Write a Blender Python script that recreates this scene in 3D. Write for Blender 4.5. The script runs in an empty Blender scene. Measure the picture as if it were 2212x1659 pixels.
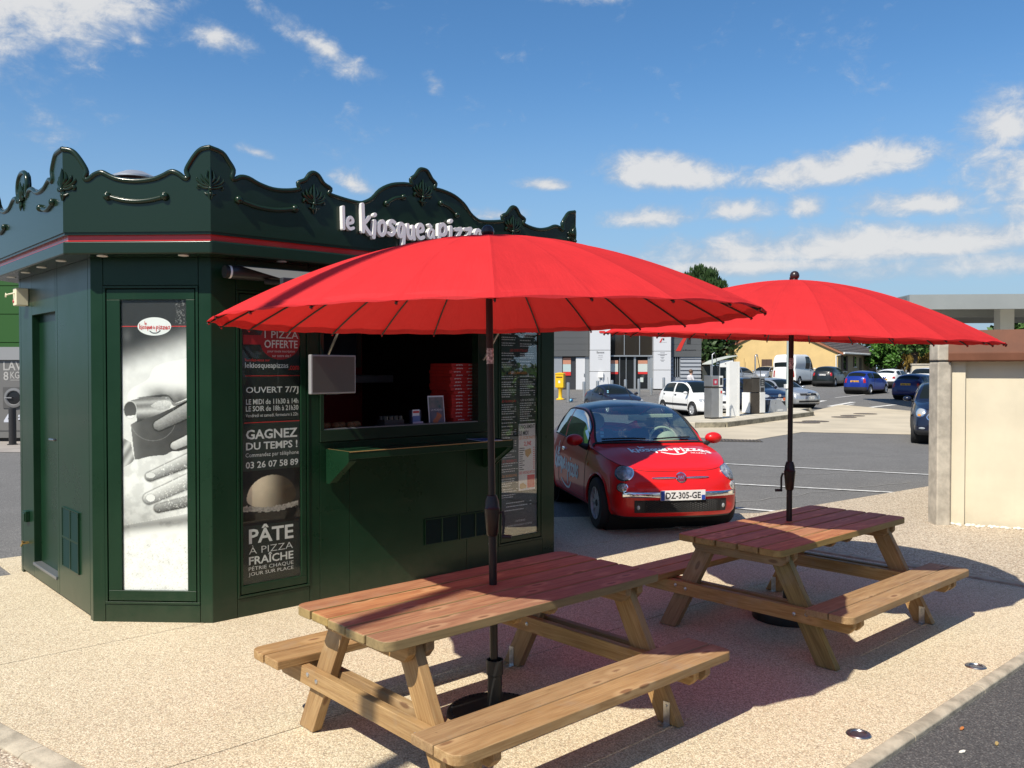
import bpy, bmesh, math, random
import numpy as np
from mathutils import Vector, Matrix, noise as mnoise
from mathutils.geometry import tessellate_polygon
from mathutils.bvhtree import BVHTree
R = math.radians
random.seed(7)
S = bpy.context.scene
COL = S.collection

# ------------------------------------------------------------------ camera, sky, sun, exposure
cam_data = bpy.data.cameras.new('camera')
cam_data.sensor_width = 36.0
cam_data.lens = 36.0 * 1853 / 2212
cam_data.clip_start = 0.05
cam_data.clip_end = 6000
cam = bpy.data.objects.new('camera', cam_data)
COL.objects.link(cam)
cam.location = (0, 0, 1.85)
cam.rotation_euler = (R(90 - 1.036), 0, 0)
S.camera = cam

SUN_EL = 48.5
SUN_AZ = (-0.58, -0.815)
sun_data = bpy.data.lights.new('sun', 'SUN')
sun_data.energy = 4.7
sun_data.angle = R(0.53)
sun_data.color = (1.0, 0.93, 0.81)
sun = bpy.data.objects.new('sun', sun_data)
COL.objects.link(sun)
sdir = Vector((SUN_AZ[0] * math.cos(R(SUN_EL)), SUN_AZ[1] * math.cos(R(SUN_EL)), math.sin(R(SUN_EL))))
sun.rotation_euler = (-sdir).to_track_quat('-Z', 'Y').to_euler()
sun.location = (-20, -30, 40)
S.view_settings.view_transform = 'Standard'
S.view_settings.look = 'None'
S.view_settings.gamma = 1.0
S.view_settings.exposure = 0.42
S.view_settings.use_curve_mapping = False

class NT:
    """small helper to write node graphs as expressions"""
    def __init__(s, tree): s.t = tree; s.n = tree.nodes; s.l = tree.links
    def node(s, kind, **kw):
        n = s.n.new(kind)
        for k, v in kw.items(): setattr(n, k, v)
        return n
    def put(s, sock, v):
        if hasattr(v, 'is_linked') or isinstance(v, bpy.types.NodeSocket): s.l.new(v, sock)
        else: sock.default_value = v
    def m(s, op, a, b=0.0, c=None, clamp=False):
        n = s.node('ShaderNodeMath', operation=op, use_clamp=clamp)
        s.put(n.inputs[0], a); s.put(n.inputs[1], b)
        if c is not None: s.put(n.inputs[2], c)
        return n.outputs[0]
    def ss(s, x, a, b):
        n = s.node('ShaderNodeMapRange', interpolation_type='SMOOTHSTEP')
        s.put(n.inputs[0], x); n.inputs[1].default_value = a; n.inputs[2].default_value = b
        return n.outputs[0]
    def mix(s, f, a, b):
        n = s.node('ShaderNodeMix', data_type='RGBA')
        s.put(n.inputs[0], f)
        for i, v in ((6, a), (7, b)):
            if isinstance(v, tuple) and len(v) == 3: v = v + (1,)
            s.put(n.inputs[i], v)
        return n.outputs[2]
    def noise(s, vec, scale, detail=4.0, rough=0.55, dist=0.0):
        n = s.node('ShaderNodeTexNoise')
        if vec is not None: s.l.new(vec, n.inputs['Vector'])
        n.inputs['Scale'].default_value = scale; n.inputs['Detail'].default_value = detail
        n.inputs['Roughness'].default_value = rough; n.inputs['Distortion'].default_value = dist
        return n
    def comb(s, x, y, z):
        n = s.node('ShaderNodeCombineXYZ')
        for i, v in enumerate((x, y, z)): s.put(n.inputs[i], v)
        return n.outputs[0]

world = bpy.data.worlds.new('World')
S.world = world
world.use_nodes = True
world.node_tree.nodes.clear()
W = NT(world.node_tree)
sky = W.node('ShaderNodeTexSky', sky_type='NISHITA', sun_disc=False)
sky.sun_elevation = R(SUN_EL)
sky.sun_rotation = math.atan2(SUN_AZ[0], SUN_AZ[1])
sky.altitude = 100; sky.air_density = 1.0; sky.dust_density = 0.25; sky.ozone_density = 2.6
bg = W.node('ShaderNodeBackground')
skh = W.node('ShaderNodeHueSaturation'); skh.inputs['Saturation'].default_value = 1.24; W.l.new(sky.outputs[0], skh.inputs['Color'])
bg.inputs[1].default_value = 0.104
tc = W.node('ShaderNodeTexCoord')
sep = W.node('ShaderNodeSeparateXYZ'); W.l.new(tc.outputs['Generated'], sep.inputs[0])
az = W.m('ARCTAN2', sep.outputs[0], sep.outputs[1])
el = W.m('ARCSINE', sep.outputs[2])
# the low sky is pale and hazy blue, not yellow
W.l.new(W.mix(W.m('MULTIPLY', W.ss(el, 0.34, -0.02), 0.92), skh.outputs[0], (2.1, 3.2, 4.5)), bg.inputs[0])
pxa = lambda x: math.atan((x - 1106) / 1853)
pye = lambda y: math.atan((796 - y) / 1853)
CLOUDS = [  # centre x, y, half width, half height (in units of the view), strength, tilt
    (80, 30, 324.8, 212.8, 1.55, 0), (-150, 60, 336, 257.6, 1.60, 0), (480, 128, 106.4, 47.04, 0.88, 10), (715, 132, 207.2, 44.8, 0.92, 27),
    (936, 176, 38.08, 38.08, 0.82, 0), (1210, -4, 145.6, 29.12, 0.72, 0), (1430, 390, 207.2, 60.48, 1.47, 4), (1810, 398, 302.4, 60.48, 1.52, -3),
    (1590, 468, 112, 51.52, 1.27, 0), (1995, 478, 179.2, 53.76, 1.37, 2), (1410, 480, 168, 40.32, 0.94, 0), (1180, 402, 84, 24.64, 0.96, 0),
    (1740, 470, 56, 42.56, 1.07, 0), (2170, 350, 145.6, 89.6, 1.02, 10), (1900, 558, 716.8, 69.44, 1.37, 0), (2500, 480, 537.6, 168, 1.27, 0), (1650, 585, 470.4, 44.8, 1.12, 0),
    (2350, 600, 784, 67.2, 1.02, 0), (560, 352, 67.2, 22.4, 0.82, 15), (760, 405, 78.4, 38.08, 0.82, 20), (1060, 470, 112, 29.12, 0.90, 0),
    (1300, 5, 123.2, 24.64, 0.65, 0), (300, 150, 44.8, 28, 0.65, 0)]
wv = W.comb(az, W.m('MULTIPLY', el, 1.5), 0.0)
n1 = W.noise(wv, 9.0, 9.0, 0.62, 0.25)
n2 = W.noise(wv, 30.0, 9.0, 0.66, 0.4)
dens = None
for (x, y, w, h, s, tilt) in CLOUDS:
    da = W.m('SUBTRACT', az, pxa(x)); de = W.m('SUBTRACT', el, pye(y))
    if tilt:
        c, sn = math.cos(R(tilt)), math.sin(R(tilt))
        u = W.m('SUBTRACT', W.m('MULTIPLY', da, c), W.m('MULTIPLY', de, sn))
        v = W.m('ADD', W.m('MULTIPLY', da, sn), W.m('MULTIPLY', de, c))
    else: u, v = da, de
    u = W.m('DIVIDE', u, w / 1853)
    v = W.m('DIVIDE', v, h / 1853) if y < 300 else W.m('MAXIMUM', W.m('DIVIDE', v, h / 1853), W.m('DIVIDE', v, -h * .62 / 1853))      # flatter undersides low in the sky
    q = W.m('SQRT', W.m('ADD', W.m('MULTIPLY', u, u), W.m('MULTIPLY', v, v)))
    b = W.m('MULTIPLY_ADD', q, -s, s)
    dens = b if dens is None else W.m('MAXIMUM', dens, b)
# clouds of the same kind go on all round outside the field of view
n3 = W.noise(wv, 3.2, 6.0, 0.6, 0.2)
away = W.ss(W.m('ABSOLUTE', az), 0.66, 0.95)
gen = W.m('MULTIPLY', W.m('SUBTRACT', W.m('MULTIPLY', n3.outputs[0], 3.0), 1.35), away)
dens = W.m('MAXIMUM', dens, gen)
calm = W.m('MULTIPLY_ADD', W.ss(el, 0.06, 0.20), .62, .38)
dn = W.m('ADD', dens, W.m('MULTIPLY', W.m('MULTIPLY', W.m('SUBTRACT', n1.outputs[0], 0.5), 1.9), calm))
dn = W.m('ADD', dn, W.m('MULTIPLY', W.m('MULTIPLY', W.m('SUBTRACT', n2.outputs[0], 0.5), 1.3), calm))
mask = W.ss(dn, 0.14, 1.0)
above = W.ss(el, 0.0, 0.03)
haze_low = W.m('MULTIPLY', W.ss(el, 0.30, 0.0), 0.25)
mask = W.m('MULTIPLY', mask, above)
lum = W.ss(W.m('ADD', W.m('MULTIPLY', dn, .75), W.m('MULTIPLY', n2.outputs[0], 0.8)), 0.6, 1.25)
ccol = W.mix(lum, (0.52, 0.60, 0.72), (0.90, 0.90, 0.90))
bgc = W.node('ShaderNodeBackground'); W.l.new(ccol, bgc.inputs[0]); bgc.inputs[1].default_value = 0.64
mx = W.node('ShaderNodeMixShader')
W.l.new(W.m('MULTIPLY', mask, 0.93), mx.inputs[0]); W.l.new(bg.outputs[0], mx.inputs[1]); W.l.new(bgc.outputs[0], mx.inputs[2])
wo = W.node('ShaderNodeOutputWorld'); W.l.new(mx.outputs[0], wo.inputs[0])

# ------------------------------------------------------------------ materials
MATS = {}
def mat(name, col, rough=0.5, metal=0.0, spec=0.5, coat=0.0, bump=None, vary=None, coords='Object', trans=0.0):
    if name in MATS: return MATS[name]
    m = bpy.data.materials.new(name); m.use_nodes = True
    N = NT(m.node_tree); b = m.node_tree.nodes['Principled BSDF']
    b.inputs['Base Color'].default_value = (*col, 1); b.inputs['Roughness'].default_value = rough
    b.inputs['Metallic'].default_value = metal; b.inputs['Specular IOR Level'].default_value = spec
    if coat: b.inputs['Coat Weight'].default_value = coat; b.inputs['Coat Roughness'].default_value = 0.04
    t = N.node('ShaderNodeTexCoord').outputs[coords]
    if vary:      # (scale, amount) small tonal unevenness, dust and wear
        n = N.noise(t, vary[0], 6.0, 0.6)
        f = N.ss(n.outputs[0], 0.3, 0.7)
        c1 = tuple(max(0, c * (1 - vary[1])) for c in col); c2 = tuple(min(1, c * (1 + vary[1]) + vary[1] * .01) for c in col)
        N.l.new(N.mix(f, c1, c2), b.inputs['Base Color'])
        N.l.new(N.m('ADD', N.m('MULTIPLY', N.m('SUBTRACT', n.outputs[0], .5), .25), rough, clamp=True), b.inputs['Roughness'])
    if bump:      # (scale, strength, distance)
        n = N.noise(t, bump[0], 3.0, 0.6)
        bn = N.node('ShaderNodeBump'); bn.inputs['Strength'].default_value = bump[1]; bn.inputs['Distance'].default_value = bump[2]
        N.l.new(n.outputs[0], bn.inputs['Height']); N.l.new(bn.outputs[0], b.inputs['Normal'])
    MATS[name] = m
    return m

def mat_glass(name, tint, refl=1.0, rough=0.02, clear=0.7):
    """thin pane: see-through part plus a mirror-like reflection that grows at grazing angles"""
    if name in MATS: return MATS[name]
    m = bpy.data.materials.new(name); m.use_nodes = True
    N = NT(m.node_tree); m.node_tree.nodes.remove(m.node_tree.nodes['Principled BSDF'])
    out = m.node_tree.nodes['Material Output']
    tr = N.node('ShaderNodeBsdfTransparent'); tr.inputs[0].default_value = (*[clear * t for t in tint], 1)
    gl = N.node('ShaderNodeBsdfGlossy'); gl.inputs[0].default_value = (1, 1, 1, 1); gl.inputs['Roughness'].default_value = rough
    fr = N.node('ShaderNodeFresnel'); fr.inputs[0].default_value = 1.52
    mix = N.node('ShaderNodeMixShader')
    N.l.new(N.m('MULTIPLY', fr.outputs[0], refl, clamp=True), mix.inputs[0])
    N.l.new(tr.outputs[0], mix.inputs[1]); N.l.new(gl.outputs[0], mix.inputs[2]); N.l.new(mix.outputs[0], out.inputs[0])
    MATS[name] = m
    return m

def mat_wood(name, base, dark, light, knot=(0.16, 0.07, 0.03), rough=0.6, side=None):
    m = bpy.data.materials.new(name); m.use_nodes = True
    N = NT(m.node_tree); b = m.node_tree.nodes['Principled BSDF']
    oi = N.node('ShaderNodeObjectInfo'); tc = N.node('ShaderNodeTexCoord')
    off = N.comb(N.m('MULTIPLY', oi.outputs['Random'], 37.0), N.m('MULTIPLY', oi.outputs['Random'], 91.0), N.m('MULTIPLY', oi.outputs['Random'], 13.0))
    va = N.node('ShaderNodeVectorMath', operation='ADD'); N.l.new(tc.outputs['Object'], va.inputs[0]); N.l.new(off, va.inputs[1])
    mp = N.node('ShaderNodeMapping'); mp.inputs['Scale'].default_value = (1.4, 18, 18); N.l.new(va.outputs[0], mp.inputs[0])
    g = N.noise(mp.outputs[0], 1.6, 6.0, 0.6, 0.9)
    mp2 = N.node('ShaderNodeMapping'); mp2.inputs['Scale'].default_value = (3, 70, 70); N.l.new(va.outputs[0], mp2.inputs[0])
    g2 = N.noise(mp2.outputs[0], 2.0, 3.0, 0.5)
    big = N.noise(va.outputs[0], 1.7, 3.0, 0.5)
    c = N.mix(N.ss(g.outputs[0], .32, .68), dark, base)
    c = N.mix(N.m('MULTIPLY', N.ss(g2.outputs[0], .45, .7), .45), c, light)
    c = N.mix(N.m('MULTIPLY', N.ss(big.outputs[0], .45, .75), .35), c, dark)
    # knots
    mp3 = N.node('ShaderNodeMapping'); mp3.inputs['Scale'].default_value = (3.2, 9, 9); N.l.new(va.outputs[0], mp3.inputs[0])
    vo = N.node('ShaderNodeTexVoronoi'); N.l.new(mp3.outputs[0], vo.inputs['Vector']); vo.inputs['Scale'].default_value = 1.0
    kn = N.ss(vo.outputs['Distance'], .16, .09)
    halo = N.ss(vo.outputs['Distance'], .34, .18)
    c = N.mix(N.m('MULTIPLY', halo, .55), c, light)
    c = N.mix(N.m('MULTIPLY', kn, .75), c, knot)
    sp = N.noise(va.outputs[0], 34, 3, .7); wet = N.noise(va.outputs[0], 4.5, 5, .7)
    c = N.mix(N.m('MULTIPLY', N.ss(sp.outputs[0], .66, .74), .5), c, tuple(x * .45 for x in dark))
    c = N.mix(N.m('MULTIPLY', N.ss(wet.outputs[0], .52, .72), .30), c, (.30, .25, .19))
    if side:      # the stain is only on the upper face, the sawn sides stay raw and greenish
        ng = N.node('ShaderNodeSeparateXYZ'); N.l.new(tc.outputs['Normal'], ng.inputs[0])
        c = N.mix(N.ss(ng.outputs[2], .55, .85), N.mix(N.ss(g.outputs[0], .3, .7), tuple(x * .7 for x in side), side), c)
    # per board tone
    hs = N.node('ShaderNodeHueSaturation'); N.l.new(c, hs.inputs['Color'])
    N.l.new(N.m('MULTIPLY_ADD', oi.outputs['Random'], .34, .83), hs.inputs['Value'])
    N.l.new(N.m('MULTIPLY_ADD', oi.outputs['Random'], .18, .9), hs.inputs['Saturation'])
    N.l.new(hs.outputs[0], b.inputs['Base Color'])
    b.inputs['Roughness'].default_value = rough; b.inputs['Specular IOR Level'].default_value = .35
    bn = N.node('ShaderNodeBump'); bn.inputs['Strength'].default_value = .35; bn.inputs['Distance'].default_value = .002
    N.l.new(g.outputs[0], bn.inputs['Height']); N.l.new(bn.outputs[0], b.inputs['Normal'])
    MATS[name] = m
    return m

def mat_vcol(name, rough=0.5, spec=0.3):
    m = bpy.data.materials.new(name); m.use_nodes = True
    N = NT(m.node_tree); b = m.node_tree.nodes['Principled BSDF']
    a = N.node('ShaderNodeVertexColor', layer_name='print')
    N.l.new(a.outputs[0], b.inputs['Base Color']); b.inputs['Roughness'].default_value = rough; b.inputs['Specular IOR Level'].default_value = spec
    MATS[name] = m
    return m

# ------------------------------------------------------------------ mesh helpers
class MB:
    def __init__(s): s.v = []; s.f = []
    def add(s, vs, fs, M=None):
        o = len(s.v)
        for p in vs:
            p = Vector(p)
            s.v.append(tuple(M @ p) if M is not None else tuple(p))
        for f in fs: s.f.append(tuple(i + o for i in f))
        return s
    def box(s, x0, x1, y0, y1, z0, z1, M=None):
        vs = [(x0, y0, z0), (x1, y0, z0), (x1, y1, z0), (x0, y1, z0), (x0, y0, z1), (x1, y0, z1), (x1, y1, z1), (x0, y1, z1)]
        return s.add(vs, [(0, 3, 2, 1), (4, 5, 6, 7), (0, 1, 5, 4), (1, 2, 6, 5), (2, 3, 7, 6), (3, 0, 4, 7)], M)
    def quad(s, a, b, c, d, M=None): return s.add([a, b, c, d], [(0, 1, 2, 3)], M)
    def prism(s, poly, d0, d1, plane='xz', M=None):
        """polygon in a plane, extruded along the third axis from d0 to d1"""
        n = len(poly)
        if plane == 'xz': P = lambda p, d: (p[0], d, p[1])
        elif plane == 'xy': P = lambda p, d: (p[0], p[1], d)
        else: P = lambda p, d: (d, p[0], p[1])
        area = sum(poly[i][0] * poly[(i + 1) % n][1] - poly[(i + 1) % n][0] * poly[i][1] for i in range(n))
        if area < 0: poly = poly[::-1]
        tri = tessellate_polygon([[Vector((p[0], p[1], 0)) for p in poly]])
        flip = (plane == 'xz')
        vs = [P(p, d0) for p in poly] + [P(p, d1) for p in poly]
        fs = []
        for t in tri:
            a, b, c = t
            ar = (poly[b][0] - poly[a][0]) * (poly[c][1] - poly[a][1]) - (poly[c][0] - poly[a][0]) * (poly[b][1] - poly[a][1])
            if ar < 0: b, c = c, b
            if (d1 > d0) != flip: fs.append((c, b, a)); fs.append((a + n, b + n, c + n))
            else: fs.append((a, b, c)); fs.append((c + n, b + n, a + n))
        for i in range(n):
            j = (i + 1) % n
            if (d1 > d0) != flip: fs.append((i, j, j + n, i + n))
            else: fs.append((j, i, i + n, j + n))
        return s.add(vs, fs, M)
    def tube(s, pts, r, n=8, caps=True, M=None):
        pts = [Vector(p) for p in pts]; k = len(pts); vs = []; fs = []
        up = None
        for i, p in enumerate(pts):
            t = (pts[min(i + 1, k - 1)] - pts[max(i - 1, 0)]).normalized()
            if up is None:
                a = Vector((0, 0, 1)) if abs(t.z) < .9 else Vector((1, 0, 0))
                x = t.cross(a).normalized()
            else: x = (up - t * up.dot(t)).normalized()
            up = x; y = t.cross(x)
            rr = r[i] if isinstance(r, (list, tuple)) else r
            for j in range(n):
                an = 2 * math.pi * j / n
                vs.append(p + x * (rr * math.cos(an)) + y * (rr * math.sin(an)))
        for i in range(k - 1):
            for j in range(n):
                j2 = (j + 1) % n
                fs.append((i * n + j, i * n + j2, (i + 1) * n + j2, (i + 1) * n + j))
        if caps:
            fs.append(tuple(range(n))[::-1]); fs.append(tuple((k - 1) * n + j for j in range(n)))
        return s.add(vs, fs, M)
    def lathe(s, prof, n=24, c=(0, 0, 0), axis='z', M=None, cap=True):
        vs = []; fs = []; k = len(prof)
        for (r, h) in prof:
            for j in range(n):
                a = 2 * math.pi * j / n
                if axis == 'z': vs.append((c[0] + r * math.cos(a), c[1] + r * math.sin(a), c[2] + h))
                elif axis == 'y': vs.append((c[0] + r * math.cos(a), c[1] + h, c[2] - r * math.sin(a)))
                else: vs.append((c[0] + h, c[1] + r * math.cos(a), c[2] + r * math.sin(a)))
        for i in range(k - 1):
            for j in range(n):
                j2 = (j + 1) % n
                fs.append((i * n + j, i * n + j2, (i + 1) * n + j2, (i + 1) * n + j))
        if cap and prof[0][0] > 1e-5: fs.append(tuple(range(n))[::-1])
        if cap and prof[-1][0] > 1e-5: fs.append(tuple((k - 1) * n + j for j in range(n)))
        return s.add(vs, fs, M)
    def ball(s, c, r, n=10, sq=(1, 1, 1), M=None):
        prof = [(max(1e-6, r * math.sin(math.pi * i / n)), -r * math.cos(math.pi * i / n)) for i in range(n + 1)]
        t = MB().lathe(prof, n + 4)
        return s.add([(c[0] + p[0] * sq[0], c[1] + p[1] * sq[1], c[2] + p[2] * sq[2]) for p in t.v], t.f, M)
    def build(s, name, m, parent=None, smooth=None, bevel=0.0, loc=None, rot=None, seg=2):
        me = bpy.data.meshes.new(name)
        me.from_pydata(s.v, [], s.f); me.update()
        o = bpy.data.objects.new(name, me); COL.objects.link(o)
        if m is not None: me.materials.append(m)
        if smooth is not None:
            me.polygons.foreach_set('use_smooth', [True] * len(me.polygons)); me.set_sharp_from_angle(angle=R(smooth))
        if bevel:
            b = o.modifiers.new('bevel', 'BEVEL'); b.width = bevel; b.segments = seg; b.limit_method = 'ANGLE'; b.angle_limit = R(40)
            if smooth is None:
                me.polygons.foreach_set('use_smooth', [True] * len(me.polygons)); me.set_sharp_from_angle(angle=R(40))
            b.harden_normals = True
        if parent is not None: o.parent = parent
        if loc is not None: o.location = loc
        if rot is not None: o.rotation_euler = rot
        return o

def tag(o, label=None, cat=None, group=None, kind=None):
    if label: o['label'] = label
    if cat: o['category'] = cat
    if group: o['group'] = group
    if kind: o['kind'] = kind
    return o
def thing(name, label, cat, loc=(0, 0, 0), rz=0.0, group=None):
    o = bpy.data.objects.new(name, None); COL.objects.link(o)
    o.empty_display_size = .2; o.location = loc; o.rotation_euler = (0, 0, rz)
    return tag(o, label, cat, group)
KIDS = {}
def copy_tree(o, parent=None, label=None):
    c = o.copy(); COL.objects.link(c)
    if parent is not None: c.parent = parent
    for ch in list(o.children): copy_tree(ch, c)
    if label: c['label'] = label
    return c
def structure(name, mb, m, **kw):
    return tag(mb.build(name, m, **kw), kind='structure')

def text_mesh(body, bold=0.0):
    cu = bpy.data.curves.new('text', 'FONT'); cu.body = body; cu.offset = bold; cu.resolution_u = 2; cu.fill_mode = 'FRONT'
    ob = bpy.data.objects.new('text', cu)
    me = bpy.data.meshes.new_from_object(ob)
    v = np.array([x.co[:] for x in me.vertices]) if len(me.vertices) else np.zeros((0, 3))
    f = [tuple(p.vertices) for p in me.polygons]
    bpy.data.objects.remove(ob); bpy.data.curves.remove(cu); bpy.data.meshes.remove(me)
    return v, f
def text(body, x0, x1, z0, z1, y, m, parent, bold=0.0, name='lettering', fn=None, slant=0.0):
    """flat lettering filling the box x0..x1 by z0..z1 in the local xz plane at depth y (reads from -y)"""
    v, f = text_mesh(body, bold)
    if not len(v): return None
    lo, hi = v.min(0), v.max(0)
    X = x0 + (v[:, 0] - lo[0]) / (hi[0] - lo[0]) * (x1 - x0)
    Z = z0 + (v[:, 1] - lo[1]) / (hi[1] - lo[1]) * (z1 - z0)
    X = X + slant * (Z - z0)
    mb = MB(); mb.v = [((a, y, b) if fn is None else fn(a, b)) for a, b in zip(X, Z)]; mb.f = f
    return mb.build(name, m, parent)

def smooth_line(pts, sub=5):
    P = [Vector((p[0], p[1], p[2] if len(p) > 2 else 0)) for p in pts]; out = []
    for i in range(len(P) - 1):
        a, b, c, d = P[max(i - 1, 0)], P[i], P[i + 1], P[min(i + 2, len(P) - 1)]
        for k in range(sub):
            t = k / sub
            out.append(0.5 * ((2 * b) + (c - a) * t + (2 * a - 5 * b + 4 * c - d) * t * t + (3 * b - a - 3 * c + d) * t ** 3))
    out.append(P[-1]); return out

# hand-drawn letters (strokes) for the brush lettering of the pizza kiosk
GL = {'l': ([[(.15, 0), (.12, 1), (.1, 1.9)]], .34),
      'e': ([[(.12, .48), (.62, .62), (.6, .92), (.36, 1.04), (.1, .72), (.1, .28), (.36, .02), (.72, .14)]], .86),
      'k': ([[(.14, 0), (.12, 1), (.08, 1.9)], [(.68, 1.06), (.4, .75), (.2, .52), (.45, .2), (.78, -.12)]], .86),
      'i': ([[(.14, -.22), (.2, .4), (.22, .95)], [(.22, 1.36), (.27, 1.42)]], .42),
      'o': ([[(.42, 1.0), (.14, .8), (.12, .25), (.4, .02), (.68, .3), (.68, .78), (.46, 1.02)]], .86),
      's': ([[(.66, .92), (.36, 1.02), (.14, .78), (.44, .54), (.62, .28), (.36, .02), (.06, .12)]], .78),
      'q': ([[(.66, .88), (.36, 1.02), (.12, .62), (.26, .1), (.54, .24), (.68, .9), (.68, .2), (.62, -.62)]], .84),
      'u': ([[(.12, 1.0), (.12, .36), (.34, .04), (.58, .26), (.68, 1.0), (.68, .4), (.74, .02)]], .88),
      'a': ([[(.66, .9), (.34, 1.0), (.1, .5), (.26, .04), (.56, .3), (.68, 1.0), (.68, .4), (.76, .02)]], .9),
      'g': ([[(.2, 1.5), (.42, 1.3)]], 0.0),
      'p': ([[(.1, -.8), (.13, .2), (.14, 1.0)], [(.15, .82), (.46, 1.08), (.74, .78), (.6, .36), (.2, .3)]], .88),
      'z': ([[(.1, .94), (.4, .96), (.68, 1.02), (.4, .5), (.1, .04), (.45, .06), (.76, .1)]], .86)}
def logo_strokes(lines):
    """lines: list of (word, x, baseline, size) ; returns list of (points, halfwidth)"""
    out = []
    for (word, x, y, sz, *x1) in lines:
        tw = sum(GL['a' if c == 'à' else c][1] + .10 for c in word) * sz
        kx = ((x1[0] - x) / tw) if x1 else 1.0
        cx = x
        for i, ch in enumerate(word):
            dy = .07 * math.sin(i * 2.1 + x * 7) * sz
            strokes, w = GL['a' if ch == 'à' else ch]
            if ch == 'à': strokes = strokes + GL['g'][0]
            for st in strokes:
                out.append(([(cx + px * sz * kx, y + dy + py * sz) for px, py in st], sz * (.75 + .25 * kx)))
            cx += (w + .10) * sz * kx
    return out
def ribbon(mb, pts, hw, front, back=None, fn=None, k=[0]):
    """flat brush stroke with round ends as a strip; front/back depth (along local y); fn maps (x,z)->xyz for wrapped prints"""
    L = smooth_line(pts, 5); n = len(L); Ls = []; Rs = []
    for i in range(n):
        t = (L[min(i + 1, n - 1)] - L[max(i - 1, 0)]).normalized(); nn = Vector((-t.y, t.x, 0))
        Ls.append(L[i] + nn * hw); Rs.append(L[i] - nn * hw)
    t0 = (L[0] - L[1]).normalized(); t1 = (L[-1] - L[-2]).normalized()
    cap = lambda c, t, sgn: [c + hw * (math.cos(a) * t + math.sin(a) * Vector((-t.y, t.x, 0)) * sgn) for a in (R(-45), 0, R(45))]
    k[0] = (k[0] + 1) % 7
    eps = 0.00025
    vs = []; fs = []
    dep = lambda i: front - eps * (i / n + k[0] * 1.3)
    def P(p, d): return (p.x, d, p.y) if fn is None else fn(p.x, p.y, d)
    for i in range(n): vs += [P(Ls[i], dep(i)), P(Rs[i], dep(i))]
    for i in range(n - 1): fs.append((2 * i, 2 * i + 1, 2 * i + 3, 2 * i + 2))
    o = len(vs); vs += [P(p, dep(0)) for p in cap(L[0], t0, 1)]; fs.append((1, 0, o, o + 1, o + 2))
    o2 = len(vs); vs += [P(p, dep(n)) for p in cap(L[-1], t1, 1)]; fs.append((2 * n - 2, 2 * n - 1, o2, o2 + 1, o2 + 2))
    if back is not None:
        loop = [2 * i for i in range(n)] + [o2 + 2, o2 + 1, o2] + [2 * i + 1 for i in range(n - 1, -1, -1)] + [o + 2, o + 1, o]
        m = len(vs)
        for i in loop: vs.append((vs[i][0], back, vs[i][2]))
        q = len(loop)
        for i in range(q):
            j = (i + 1) % q; fs.append((loop[i], loop[j], m + j, m + i))
    mb.add(vs, fs)

# the plan grid that terrace, kiosk and tables share
KA = R(42.2)
KU = Vector((math.cos(KA), math.sin(KA), 0)); KV = Vector((-KU.y, KU.x, 0))
KB = Vector((-2.173, 6.201, 0))
def kw(u, v, z=0.0): return KB + KU * u + KV * v + Vector((0, 0, z))
def gz(y): return max(0.0, 0.02 * (min(y, 82) - 40))     # the car park rises gently to the back
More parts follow.
